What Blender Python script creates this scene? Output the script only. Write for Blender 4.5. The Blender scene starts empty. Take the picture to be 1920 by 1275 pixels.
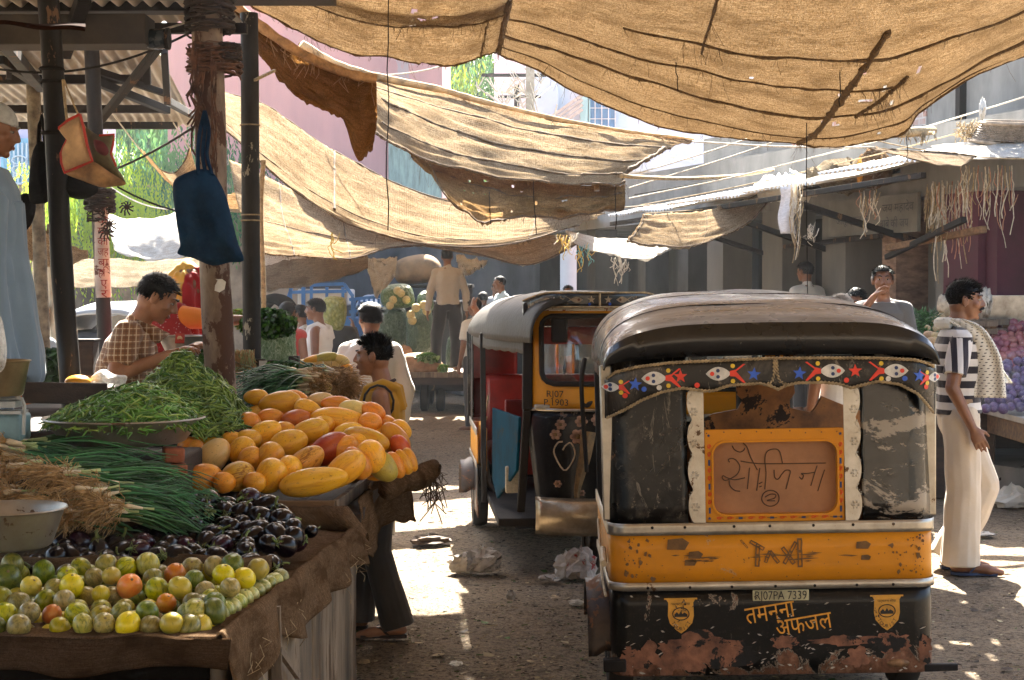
EXPO=3.5
HAZE=0.0009
import bpy, bmesh, math, random
from math import sin, cos, pi, radians, sqrt, atan2
from mathutils import Vector, Matrix, noise, Euler
V = Vector
SC = bpy.context.scene
COL = SC.collection
rnd = random.Random(7)
F = 3000.0; CAMH = 1.68; PIT = math.atan(87.5/F)

def P(px, py, d):
    """the point of the place seen at photo position (px,py), d metres ahead"""
    x = (px-960)/F; y = -(py-637.5)/F
    dy = cos(PIT)+y*sin(PIT); dz = -sin(PIT)+y*cos(PIT)
    return V((x*d/dy, d, CAMH+dz*d/dy))
def G(px, py, z=0.0):
    p = P(px, py, 1.0); t = (CAMH-z)/(CAMH-p.z)
    return V((p.x*t, t, z))

# ---------------------------------------------------------------- mesh builder
class MB:
    def __init__(s): s.v=[]; s.f=[]; s.m=[]; s.mi=0
    def add(s, vs, fs):
        o=len(s.v); s.v.extend([tuple(p) for p in vs]); s.f.extend([tuple(i+o for i in f) for f in fs]); s.m.extend([s.mi]*len(fs)); return s
    def box(s, c, size, rot=None):
        c=V(c); h=V(size)/2; R=rot.to_3x3() if rot is not None else Matrix.Identity(3)
        vs=[c+R@V((x*h.x,y*h.y,z*h.z)) for z in(-1,1) for y in(-1,1) for x in(-1,1)]
        return s.add(vs,[(0,2,3,1),(4,5,7,6),(0,1,5,4),(2,6,7,3),(0,4,6,2),(1,3,7,5)])
    def bar(s, a, b, w, h=None, up=(0,0,1)):
        a=V(a); b=V(b); d=(b-a); L=d.length; d.normalize(); u=V(up)
        if abs(d.dot(u))>.98: u=V((1,0,0))
        r=d.cross(u).normalized(); u=r.cross(d)
        return s.box((a+b)/2,(w,L,h or w),Matrix((r,d,u)).transposed())
    def tube(s, pts, r, n=8, cap=True):
        pts=[V(p) for p in pts]; N=len(pts); rs=r if isinstance(r,(list,tuple)) else [r]*N
        t0=(pts[1]-pts[0]).normalized(); u=V((0,0,1)) if abs(t0.z)<.9 else V((1,0,0))
        vs=[];fs=[]
        for i,p in enumerate(pts):
            t=(pts[min(i+1,N-1)]-pts[max(i-1,0)])
            t=t.normalized() if t.length>1e-9 else t0
            a=t.cross(u)
            if a.length<1e-6: a=t.orthogonal()
            a.normalize(); u=a.cross(t)
            for k in range(n):
                w=2*pi*k/n; vs.append(p+(a*cos(w)+u*sin(w))*rs[i])
        for i in range(N-1):
            for k in range(n):
                k2=(k+1)%n; fs.append((i*n+k,i*n+k2,(i+1)*n+k2,(i+1)*n+k))
        if cap and n>2:
            fs.append(tuple(range(n))[::-1]); fs.append(tuple((N-1)*n+k for k in range(n)))
        return s.add(vs,fs)
    def lathe(s, prof, c=(0,0,0), n=32, ax=None):
        c=V(c); vs=[];fs=[]; R=ax or Matrix.Identity(3)
        for r,z in prof:
            for k in range(n):
                w=2*pi*k/n; vs.append(c+R@V((r*cos(w),r*sin(w),z)))
        for i in range(len(prof)-1):
            for k in range(n):
                k2=(k+1)%n; fs.append((i*n+k,i*n+k2,(i+1)*n+k2,(i+1)*n+k))
        return s.add(vs,fs)
    def ell(s, c, r, rot=None, nu=16, nv=10):
        c=V(c); R=rot.to_3x3() if rot is not None else Matrix.Identity(3); vs=[];fs=[]
        vs.append(c+R@V((0,0,-r[2])))
        for j in range(1,nv):
            a=-pi/2+pi*j/nv
            for k in range(nu):
                w=2*pi*k/nu; vs.append(c+R@V((r[0]*cos(a)*cos(w),r[1]*cos(a)*sin(w),r[2]*sin(a))))
        vs.append(c+R@V((0,0,r[2])))
        for k in range(nu): fs.append((0,1+(k+1)%nu,1+k))
        for j in range(nv-2):
            for k in range(nu):
                a=1+j*nu; k2=(k+1)%nu; fs.append((a+k,a+k2,a+nu+k2,a+nu+k))
        t=len(vs)-1; a=1+(nv-2)*nu
        for k in range(nu): fs.append((t,a+k,a+(k+1)%nu))
        return s.add(vs,fs)
    def caps(s, p0, r0, p1, r1, n=12):
        """closed tapered capsule"""
        p0=V(p0);p1=V(p1); d=p1-p0; L=d.length
        if L<1e-6: return s.ell(p0,(r0,)*3)
        d.normalize(); pts=[];rs=[]
        for a in (80,60,35,0): pts.append(p0-d*r0*sin(radians(a))); rs.append(r0*cos(radians(a)))
        pts.append((p0+p1)/2); rs.append((r0+r1)/2)
        for a in (0,35,60,80): pts.append(p1+d*r1*sin(radians(a))); rs.append(r1*cos(radians(a)))
        return s.tube(pts,rs,n)
    def loft(s, secs, n=24, cap=True, pw=2.4):
        """secs: (centre, rx, ry, forward, right)"""
        vs=[];fs=[]
        for c,rx,ry,fw,rt in secs:
            for k in range(n):
                w=2*pi*k/n; x=cos(w); y=sin(w)
                x=math.copysign(abs(x)**(2/pw),x); y=math.copysign(abs(y)**(2/pw),y)
                vs.append(V(c)+V(rt)*rx*x+V(fw)*ry*y)
        N=len(secs)
        for i in range(N-1):
            for k in range(n):
                k2=(k+1)%n; fs.append((i*n+k,i*n+k2,(i+1)*n+k2,(i+1)*n+k))
        if cap:
            fs.append(tuple(range(n))[::-1]); fs.append(tuple((N-1)*n+k for k in range(n)))
        return s.add(vs,fs)
    def grid(s, fn, nu, nv, closeu=False):
        vs=[fn(i/(nu if closeu else nu-1), j/(nv-1)) for j in range(nv) for i in range(nu)]; fs=[]
        for j in range(nv-1):
            for i in range(nu if closeu else nu-1):
                i2=(i+1)%nu; fs.append((j*nu+i,j*nu+i2,(j+1)*nu+i2,(j+1)*nu+i))
        return s.add(vs,fs)
    def prism(s, pts, o, ex, ey, t):
        """flat outline pts in plane (o,ex,ey), thickness t along ex x ey"""
        o=V(o); ex=V(ex); ey=V(ey); nn=ex.cross(ey).normalized(); n=len(pts)
        vs=[o+ex*a+ey*b for a,b in pts]+[o+ex*a+ey*b+nn*t for a,b in pts]
        fs=[tuple(range(n))[::-1],tuple(range(n,2*n))]+[(i,(i+1)%n,n+(i+1)%n,n+i) for i in range(n)]
        return s.add(vs,fs)
    def mesh(s, name, mats, smooth=True):
        me=bpy.data.meshes.new(name); me.from_pydata(s.v,[],s.f)
        for m in (mats if isinstance(mats,(list,tuple)) else [mats]): me.materials.append(m)
        me.polygons.foreach_set('material_index',s.m)
        if smooth: me.polygons.foreach_set('use_smooth',[True]*len(s.f))
        me.update(); return me
    def build(s, name, mats, parent=None, smooth=True, bevel=0, solid=0, sharp=35, sub=0, loc=None):
        me=s.mesh(name,mats,smooth); o=bpy.data.objects.new(name,me); COL.objects.link(o)
        if parent is not None: o.parent=parent
        if loc is not None: o.location=loc
        if solid:
            m=o.modifiers.new('s','SOLIDIFY'); m.thickness=solid; m.offset=0
        if bevel:
            m=o.modifiers.new('b','BEVEL'); m.width=bevel; m.segments=2; m.limit_method='ANGLE'; m.angle_limit=radians(40)
        if sub:
            m=o.modifiers.new('u','SUBSURF'); m.levels=sub; m.render_levels=sub
        if smooth and sharp and not sub:
            me.set_sharp_from_angle(angle=radians(sharp))
        return o

def tag(o, label=None, cat=None, group=None, kind=None):
    if label: o['label']=label
    if cat: o['category']=cat
    if group: o['group']=group
    if kind: o['kind']=kind
    return o
def thing(name, label, cat, loc=(0,0,0), rz=0, group=None, rot=None):
    o=bpy.data.objects.new(name,None); COL.objects.link(o); o.location=loc; o.rotation_euler=rot or (0,0,rz); o.empty_display_size=.1
    return tag(o,label,cat,group)
def kids(o): return [c for c in bpy.data.objects if c.parent is o]
def dup(o, loc=None, rot=None, scale=None, label=None, group=None, ch=None):
    c=o.copy(); COL.objects.link(c)
    if loc is not None: c.location=loc
    if rot is not None: c.rotation_euler=rot
    if scale is not None: c.scale=(scale,)*3 if isinstance(scale,(int,float)) else scale
    if label: c['label']=label
    if group: c['group']=group
    for k in (ch if ch is not None else kids(o)):
        d=k.copy(); COL.objects.link(d); d.parent=c
        d.matrix_parent_inverse=k.matrix_parent_inverse.copy()
    return c
def cat_spline(pts, n):
    pts=[V(p) for p in pts]; N=len(pts); out=[]
    for i in range(n):
        t=i/(n-1)*(N-1); k=min(int(t),N-2); u=t-k
        p0=pts[k-1] if k>0 else pts[0]*2-pts[1]; p1=pts[k]; p2=pts[k+1]; p3=pts[k+2] if k+2<N else pts[-1]*2-pts[-2]
        out.append(.5*((2*p1)+(p2-p0)*u+(2*p0-5*p1+4*p2-p3)*u*u+(3*p1-p0-3*p2+p3)*u**3))
    return out
def net(rows, nu, nv):
    """smooth surface through rows of points -> nv x nu grid of points"""
    rs=[cat_spline(r,nu) for r in rows]
    cols=[cat_spline([r[i] for r in rs],nv) for i in range(nu)]
    return [[cols[i][j] for i in range(nu)] for j in range(nv)]
def N3(p, s=1.0): return noise.noise(V(p)*s)

# ---------------------------------------------------------------- materials
class NT:
    def __init__(s, name):
        s.mat=bpy.data.materials.new(name); s.mat.use_nodes=True; s.t=s.mat.node_tree; s.t.nodes.clear()
        s.out=s.n('ShaderNodeOutputMaterial'); s.tc=s.n('ShaderNodeTexCoord')
    def n(s, typ, **kw):
        x=s.t.nodes.new(typ)
        for k,v in kw.items():
            if k.startswith('i_'):
                x.inputs[int(k[2:]) if k[2:].isdigit() else k[2:].replace('_',' ')].default_value=v
            else: setattr(x,k,v)
        return x
    def l(s,a,b): s.t.links.new(a,b)
    def co(s): return s.tc.outputs['Object']
    def mapn(s, scale=(1,1,1), src=None, rot=(0,0,0), loc=(0,0,0)):
        m=s.n('ShaderNodeMapping'); m.inputs['Scale'].default_value=scale; m.inputs['Rotation'].default_value=rot; m.inputs['Location'].default_value=loc
        s.l(src or s.co(),m.inputs['Vector']); return m.outputs[0]
    def noise(s, scale, detail=4, rough=.6, src=None, dist=0):
        x=s.n('ShaderNodeTexNoise'); x.inputs['Scale'].default_value=scale; x.inputs['Detail'].default_value=detail; x.inputs['Roughness'].default_value=rough; x.inputs['Distortion'].default_value=dist
        s.l(src or s.co(),x.inputs['Vector']); return x.outputs[0]
    def wave(s, scale, axis='X', dist=0, src=None, prof='SIN', dscale=1):
        x=s.n('ShaderNodeTexWave'); x.bands_direction=axis; x.wave_profile=prof; x.inputs['Scale'].default_value=scale; x.inputs['Distortion'].default_value=dist; x.inputs['Detail Scale'].default_value=dscale
        s.l(src or s.co(),x.inputs['Vector']); return x.outputs[1]
    def vor(s, scale, src=None, feat='F1'):
        x=s.n('ShaderNodeTexVoronoi'); x.feature=feat; x.inputs['Scale'].default_value=scale
        s.l(src or s.co(),x.inputs['Vector']); return x
    def ramp(s, fac, stops, interp='LINEAR'):
        r=s.n('ShaderNodeValToRGB'); e=r.color_ramp; e.interpolation=interp
        while len(e.elements)<len(stops): e.elements.new(.5)
        for el,(p,c) in zip(e.elements,stops):
            el.position=p; el.color=(c,c,c,1) if isinstance(c,(int,float)) else (*c[:3],1)
        s.l(fac,r.inputs[0]); return r.outputs[0]
    def mix(s, fac, a, b, mode='MIX'):
        x=s.n('ShaderNodeMix'); x.data_type='RGBA'; x.blend_type=mode
        for val,i in ((fac,0),(a,6),(b,7)):
            if hasattr(val,'is_output'): s.l(val,x.inputs[i])
            elif i==0: x.inputs[0].default_value=val
            else: x.inputs[i].default_value=(*val[:3],1) if not isinstance(val,(int,float)) else (val,)*3+(1,)
        return x.outputs[2]
    def math(s, op, a, b=0.0, c=None):
        x=s.n('ShaderNodeMath'); x.operation=op
        for i,val in enumerate((a,b) if c is None else (a,b,c)):
            if hasattr(val,'is_output'): s.l(val,x.inputs[i])
            else: x.inputs[i].default_value=val
        return x.outputs[0]
    def orand(s): return s.n('ShaderNodeObjectInfo').outputs['Random']
    def hsv(s, col, h=.5, sat=1, val=1):
        x=s.n('ShaderNodeHueSaturation')
        for nm,vv in (('Hue',h),('Saturation',sat),('Value',val)):
            if hasattr(vv,'is_output'): s.l(vv,x.inputs[nm])
            else: x.inputs[nm].default_value=vv
        s.l(col,x.inputs['Color']); return x.outputs[0]
    def rgb(s,c):
        x=s.n('ShaderNodeRGB'); x.outputs[0].default_value=(*c[:3],1); return x.outputs[0]
    def bump(s, h, strength=.3, dist=.01, nrm=None):
        b=s.n('ShaderNodeBump'); b.inputs['Strength'].default_value=strength; b.inputs['Distance'].default_value=dist
        s.l(h,b.inputs['Height'])
        if nrm is not None: s.l(nrm,b.inputs['Normal'])
        return b.outputs[0]
    def bsdf(s, col, rough=.6, metal=0, nrm=None, spec=.5, coat=0, sss=0, trans=0, alpha=None, ior=1.45, sheen=0):
        b=s.n('ShaderNodeBsdfPrincipled')
        def st(nm,vv):
            i=b.inputs[nm]
            if hasattr(vv,'is_output'): s.l(vv,i)
            elif nm=='Base Color': i.default_value=(*vv[:3],1)
            else: i.default_value=vv
        st('Base Color',col); st('Roughness',rough); st('Metallic',metal); st('Specular IOR Level',spec); st('Coat Weight',coat); st('IOR',ior)
        st('Transmission Weight',trans); st('Sheen Weight',sheen)
        if sss: st('Subsurface Weight',sss); b.inputs['Subsurface Radius'].default_value=(.012,.005,.003); b.inputs['Subsurface Scale'].default_value=1
        if alpha is not None: st('Alpha',alpha)
        if nrm is not None: s.l(nrm,b.inputs['Normal'])
        return b.outputs[0]
    def done(s, sh): s.l(sh,s.out.inputs['Surface']); return s.mat
    def mixsh(s, fac, a, b):
        x=s.n('ShaderNodeMixShader')
        if hasattr(fac,'is_output'): s.l(fac,x.inputs[0])
        else: x.inputs[0].default_value=fac
        s.l(a,x.inputs[1]); s.l(b,x.inputs[2]); return x.outputs[0]

def M(name, col, rough=.6, metal=0, var=.25, scale=6, bump=.15, bscale=60, bdist=.004, col2=None, chip=None, orand=0, spec=.5, coat=0, sss=0, stretch=(1,1,1), sheen=0):
    """everyday painted / plain surface with tonal variation, bump and optional chips (colour, scale, threshold)"""
    t=NT(name); src=t.mapn(stretch)
    nz=t.noise(scale,5,.65,src)
    c2=col2 or tuple(max(0,c*(1-var*1.6)) for c in col); c1=tuple(min(1,c*(1+var*.5)) for c in col)
    c=t.ramp(nz,[(.3,c2),(.68,c1)])
    if orand:
        r=t.orand(); c=t.hsv(c,t.math('MULTIPLY_ADD',r,orand*.08,.5-orand*.04),1,t.math('MULTIPLY_ADD',r,orand*.7,1-orand*.35))
    rg=t.math('MULTIPLY_ADD',nz,.25,rough-.12)
    if chip:
        m=t.noise(chip[1],6,.7,src,.3); f=t.ramp(m,[(chip[2],0),(chip[2]+.015,1)])
        c=t.mix(f,c,chip[0]); rg=t.math('MAXIMUM',rg,t.math('MULTIPLY',f,.85))
    nr=t.bump(t.noise(bscale,3,.6,src),bump,bdist) if bump else None
    return t.done(t.bsdf(c,rg,metal,nr,spec,coat,sss,sheen=sheen))

def cloth_mat(name, col, tr=.45, var=.35, weave=260, holes=.0, dirt=.5, streak=(1,1,1), col2=None, lines=None):
    """thin woven sacking: light comes through it; streaky dirt, coarse weave, pin holes"""
    t=NT(name); uv=t.tc.outputs['UV']
    st=t.noise(3,6,.7,t.mapn((1.2,14,1),uv)); nz=t.noise(2.2,5,.6,t.mapn((1,1,1),uv)); fine=t.noise(60,4,.7,t.mapn((1,2.2,1),uv))
    c2=col2 or (col[0]*.30,col[1]*.25,col[2]*.19)
    s2=t.noise(6,5,.8,t.mapn((2.2,12,1),uv),.25); s3=t.noise(6,4,.8,t.mapn((13,2.2,1),uv),.2)
    c=t.mix(t.ramp(st,[(.36,0),(.62,1)]),(col[0]*.66,col[1]*.58,col[2]*.5),col)
    c=t.mix(t.math('MULTIPLY',t.ramp(s2,[(.47,0),(.6,1)]),var*1.6),c,c2); c=t.mix(t.math('MULTIPLY',t.ramp(s3,[(.5,0),(.6,1)]),var*1.2),c,c2)
    c=t.mix(t.math('MULTIPLY',t.ramp(nz,[(.46,0),(.62,1)]),dirt*1.3),c,c2)
    c=t.mix(t.ramp(fine,[(.36,.85),(.5,0)]),c,tuple(x*.5 for x in c2))
    wv=t.math('MULTIPLY',t.wave(weave,'X',1.5,uv),t.wave(weave,'Y',1.5,uv))
    c=t.mix(t.math('MULTIPLY',wv,.3),c,tuple(x*.5 for x in col))
    nr=t.bump(t.math('ADD',wv,t.noise(25,4,.6,uv)),.5,.006)
    d=t.n('ShaderNodeBsdfDiffuse'); t.l(c,d.inputs[0]); t.l(nr,d.inputs['Normal'])
    tr_=t.n('ShaderNodeBsdfTranslucent'); t.l(c,tr_.inputs[0]); t.l(nr,tr_.inputs['Normal'])
    s=t.mixsh(tr,d.outputs[0],tr_.outputs[0])
    if holes:
        h=t.noise(95,3,.8,t.mapn((1,3,1),uv)); f=t.ramp(h,[(.66-holes*.1,0),(.68,1)])
        tp=t.n('ShaderNodeBsdfTransparent'); s=t.mixsh(f,s,tp.outputs[0])
    return t.done(s)
def add_uv(me, nu, nv, su, sv):
    uv=me.uv_layers.new(name='UVMap'); n=nu
    for p in me.polygons:
        for li in p.loop_indices:
            vi=me.loops[li].vertex_index; uv.data[li].uv=((vi%n)/(nu-1)*su,(vi//n)/(nv-1)*sv)
def text_into(mb, s, size, o, ex, ey, t=.0015, align='CENTER', wid=None):
    """lettering as thin raised shapes on the plane (o,ex,ey)"""
    c=bpy.data.curves.new('lettering','FONT'); c.body=s; c.size=size; c.align_x=align; c.resolution_u=3
    ob=bpy.data.objects.new('lettering',c); COL.objects.link(ob)
    dg=bpy.context.evaluated_depsgraph_get(); me=bpy.data.meshes.new_from_object(ob.evaluated_get(dg))
    ex=V(ex).normalized(); ey=V(ey).normalized(); nn=ex.cross(ey); o=V(o)
    xs=[v.co.x for v in me.vertices] or [0]; k=1
    if wid: k=wid/max(1e-6,max(xs)-min(xs))
    mid=(max(xs)+min(xs))/2 if align=='CENTER' else 0
    vs=[o+ex*(v.co.x-mid)*k+ey*v.co.y+nn*t for v in me.vertices]
    mb.add(vs,[tuple(p.vertices) for p in me.polygons])
    bpy.data.objects.remove(ob); bpy.data.curves.remove(c); bpy.data.meshes.remove(me)
def rotz(v,a): return V((v[0]*cos(a)-v[1]*sin(a),v[0]*sin(a)+v[1]*cos(a),v[2]))
# ================================================================ camera, light, ground
cam=bpy.data.cameras.new('Camera'); co_=bpy.data.objects.new('Camera',cam); COL.objects.link(co_)
cam.sensor_width=36; cam.lens=36*F/1920; cam.clip_end=600; cam.clip_start=.05
co_.location=(0,0,CAMH); co_.rotation_euler=(pi/2-PIT,0,0); SC.camera=co_
SUN_AZ=radians(3); SUN_EL=radians(46)
sd=V((sin(SUN_AZ)*cos(SUN_EL),cos(SUN_AZ)*cos(SUN_EL),sin(SUN_EL)))
sl=bpy.data.lights.new('Sun','SUN'); sl.energy=5.0; sl.angle=radians(.5); sl.color=(1,.93,.82)
so=bpy.data.objects.new('Sun',sl); COL.objects.link(so); so.rotation_euler=sd.to_track_quat('Z','Y').to_euler()
w=bpy.data.worlds.new('World'); SC.world=w; w.use_nodes=True; wt=w.node_tree
sky=wt.nodes.new('ShaderNodeTexSky'); sky.sky_type='NISHITA'; sky.sun_disc=False; sky.sun_elevation=SUN_EL; sky.sun_rotation=SUN_AZ; sky.dust_density=4; sky.air_density=1.2
bg=wt.nodes['Background']; bg.inputs[1].default_value=.06; wt.links.new(sky.outputs[0],bg.inputs[0])
SC.view_settings.view_transform='Standard'; SC.view_settings.look='None'; SC.view_settings.exposure=EXPO; SC.view_settings.gamma=1
SC.render.engine='CYCLES'; SC.cycles.use_denoising=True; SC.cycles.max_bounces=8; SC.cycles.transparent_max_bounces=12
SC.cycles.sample_clamp_indirect=6; SC.cycles.caustics_reflective=False; SC.cycles.caustics_refractive=False

# ground: one sheet, fine near the camera, out to the horizon
def axis(lo,hi,fine0,fine1,step):
    a=[]; x=fine0
    while x<=fine1: a.append(x); x+=step
    k=step; x=fine1
    while x<hi: k*=1.35; x+=k; a.append(min(x,hi))
    k=step; x=fine0; b=[]
    while x>lo: k*=1.35; x-=k; b.append(max(x,lo))
    return b[::-1]+a
gx=axis(-220,220,-3.2,4.5,.06); gy=axis(-40,420,6.2,20,.07)
def gz(x,y):
    return .012*N3((x*.9,y*.9,0))+.009*N3((x*3.2,y*3.2,4))+.006*N3((x*9,y*9,7))-.012
mb=MB(); mb.add([(x,y,gz(x,y)) for y in gy for x in gx],[(j*len(gx)+i,j*len(gx)+i+1,(j+1)*len(gx)+i+1,(j+1)*len(gx)+i) for j in range(len(gy)-1) for i in range(len(gx)-1)])
t=NT('trodden_earth')
n1=t.noise(.7,5,.6); n2=t.noise(5,6,.7); n3=t.noise(42,5,.75); n4=t.noise(160,3,.7)
c=t.mix(t.ramp(n1,[(.35,0),(.7,1)]),(.30,.22,.145),(.50,.385,.255))
c=t.mix(t.ramp(n2,[(.42,0),(.62,.8)]),c,(.30,.235,.165))
c=t.mix(t.ramp(n3,[(.47,0),(.6,.85)]),c,(.085,.06,.04))
c=t.mix(t.ramp(n4,[(.56,0),(.66,.75)]),c,(.40,.35,.28))
c=t.mix(t.ramp(t.noise(2.2,5,.7,dist=.6),[(.58,0),(.68,.7)]),c,(.06,.048,.036))
c=t.mix(t.ramp(t.noise(.9,5,.65,t.mapn((1.6,.5,1)),.8),[(.56,0),(.68,.5)]),c,(.095,.072,.05)); c=t.mix(t.ramp(t.noise(320,2,.6),[(.6,0),(.68,.6)]),c,(.5,.45,.37))
h=t.math('ADD',t.math('MULTIPLY',n3,.8),t.math('ADD',n2,t.math('MULTIPLY',n4,.35)))
m_earth=t.done(t.bsdf(c,.95,0,t.bump(h,1,.05),.2))
tag(mb.build('ground',m_earth,sharp=0),kind='structure')

# ---------------------------------------------------------------- shared materials
m_iron=M('weathered_iron',(.017,.014,.012),.6,0,.5,5,.35,40,.004,chip=((.13,.075,.04),7,.6),stretch=(1,1,.35),spec=.2)
m_pipe=M('pale_rusty_pipe',(.27,.205,.145),.6,0,.45,5,.4,30,.005,col2=(.07,.035,.02),chip=((.06,.025,.012),6,.52),stretch=(1,1,.45))
m_wood=M('grey_wood',(.2,.15,.105),.8,0,.45,5,.5,50,.006,stretch=(5,5,.6))
m_woodx=M('brown_wood',(.2,.115,.055),.75,0,.45,5,.5,40,.006,stretch=(.6,5,5))
m_woodd=M('dark_wood',(.04,.024,.016),.75,0,.45,5,.5,40,.006,stretch=(.6,5,5))
m_zinc=M('corrugated_zinc',(.46,.42,.34),.5,.35,.4,2.5,.2,40,.003,col2=(.2,.15,.095),stretch=(1,.4,1))
m_alu=M('worn_aluminium',(.44,.41,.355),.38,.85,.35,7,.25,60,.002,col2=(.3,.26,.2),chip=((.2,.12,.07),9,.64))
m_steel=M('dull_steel',(.5,.48,.43),.34,.85,.35,6,.15,30,.002,col2=(.25,.22,.18))
m_rope=M('jute_rope',(.4,.3,.17),.9,0,.4,30,.3,200,.002)
m_string=M('pale_string',(.62,.56,.45),.9,0,.3,30,0)
m_dark=M('dark_cord',(.02,.017,.015),.8,0,.3,20,0,spec=.1)
m_black=M('black_rubber',(.022,.02,.019),.75,0,.5,8,.3,60,.003,col2=(.035,.03,.025),spec=.2)
m_white=M('white_paint',(.75,.73,.68),.6,0,.2,5,.1)
m_red=M('red_paint',(.5,.05,.025),.5,0,.25,9,.1)
m_skin=M('brown_skin',(.205,.092,.047),.42,0,.2,9,.12,140,.0012,col2=(.15,.064,.032),sss=.12)
m_skin2=M('light_brown_skin',(.33,.16,.085),.42,0,.2,9,.12,140,.0012,col2=(.25,.11,.055),sss=.12)
m_hair=M('black_hair',(.008,.007,.006),.5,0,.4,60,.3,300,.002,spec=.2)
m_eye=M('eye_white',(.3,.27,.24),.2,0,.05,3,0)
m_iris=M('eye_iris',(.018,.01,.007),.12,0,.05,3,0)
m_lip=M('lip',(.17,.06,.042),.4,0,.2,20,0)
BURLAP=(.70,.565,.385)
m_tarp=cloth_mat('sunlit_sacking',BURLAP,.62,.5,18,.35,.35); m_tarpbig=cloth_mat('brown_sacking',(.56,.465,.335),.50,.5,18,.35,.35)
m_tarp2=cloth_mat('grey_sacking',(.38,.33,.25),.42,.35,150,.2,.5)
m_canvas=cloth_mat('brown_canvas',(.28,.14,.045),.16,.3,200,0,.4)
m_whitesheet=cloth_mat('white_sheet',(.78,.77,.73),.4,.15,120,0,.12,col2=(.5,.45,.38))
m_seam=M('sacking_seam',(.11,.066,.03),.95,0,.45,40,.6,120,.004)
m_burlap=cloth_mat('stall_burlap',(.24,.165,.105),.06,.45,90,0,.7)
# ================================================================ sacking overhead
def cloth(name, rows, mat, label, cat, nu=60, nv=26, uvs=(4,2), sag=0, wr=.02, wf=2.2, thick=.004, group=None, fray=0, seams=(), seed=0, pix=True, tear=0, gaps=()):
    rr=[[(p if isinstance(p,Vector) else P(*p)) for p in r] for r in rows]
    g=net(rr,nu,nv); vs=[]
    for j in range(nv):
        for i in range(nu):
            p=g[j][i]; u=i/(nu-1); v=j/(nv-1)
            e=V((0,N3((u*9+seed,v*4,seed),1)*.6,N3((u*wf*2+seed,v*wf*5,seed*2.3),1)+.5*N3((u*wf*7,v*wf*12,seed),1)))*wr
            p=p+e; p.z-=sag*sin(pi*u)*sin(pi*v); p.z+=wr*1.8*(.22-abs(N3((u*2.2*wf+seed,v*9,seed*1.3))))
            if fray:
                if j==0: p.z+=N3((i*.9,seed,0))*fray
                if j==nv-1: p.z+=N3((i*.9,seed,5))*fray
            vs.append(p)
    fs=[]
    for j in range(nv-1):
        for i in range(nu-1):
            if any(((i/(nu-1)-gu)/ru)**2+((j/(nv-1)-gv)/rv)**2<1+.9*N3((i*.7,j*.7,seed)) for gu,gv,ru,rv in gaps): continue
            if tear and N3((i*.35+seed,j*.6,seed*3))>tear: continue
            fs.append((j*nu+i,j*nu+i+1,(j+1)*nu+i+1,(j+1)*nu+i))
    mb=MB(); mb.add(vs,fs); me=mb.mesh(name,mat); add_uv(me,nu,nv,*uvs)
    o=bpy.data.objects.new(name,me); COL.objects.link(o); tag(o,label,cat,group)
    md=o.modifiers.new('s','SOLIDIFY'); md.thickness=thick; md.offset=0
    # sewn joins and ragged threads belong to the cloth
    for sm in seams:
        kind,k,a,b,r=sm[:5]; sb=MB()
        if kind=='v': idx=[(int(u/60*(nu-1)),int(k*(nv-1))) for u in range(int(a*60),int(b*60)+1)]
        elif kind=='d': idx=[((k+(sm[5]-k)*q/60+.003*N3((q*.25,seed,1)))*(nu-1),(a+(b-a)*q/60)*(nv-1)) for q in range(61)]
        else: idx=[(int(k*(nu-1)),int(u/60*(nv-1))) for u in range(int(a*60),int(b*60)+1)]
        pts=[];last=None
        for i,j in idx:
            if kind=='d':
                i0,j0=int(i),int(j); fu,fv=i-i0,j-j0; A=lambda x,y:vs[min(y,nv-1)*nu+min(x,nu-1)]
                pts.append(A(i0,j0).lerp(A(i0+1,j0),fu).lerp(A(i0,j0+1).lerp(A(i0+1,j0+1),fu),fv)+V((0,-.006,-.006))); continue
            if (i,j)!=last: pts.append(vs[j*nu+i]+V((0,-.006,-.004))+V((0,0,N3((i,j,seed))*.008))); last=(i,j)
        if len(pts)<3: continue
        sb.tube(pts,[r*(.6+1.5*abs(N3((q*.45,seed,k*9)))+.5*abs(N3((q*1.9,seed,k)))) for q in range(len(pts))],5)
        for q in range(int(len(pts)*1.6)):
            ip=rnd.randrange(len(pts)); p=pts[ip]; L=rnd.uniform(.008,.035)*(1+3*max(0,N3((ip*.31,seed,k*7))+.1)**2*4)
            d=V((rnd.uniform(-.6,.6),rnd.uniform(-.5,.3),-1)).normalized()*L
            sb.tube([p,p+d*.5+V((rnd.uniform(-.01,.01),0,0)),p+d],.0013,3,False)
        sb.build('seam',m_seam,o,sharp=0)
    return o,vs,nu,nv

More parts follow.
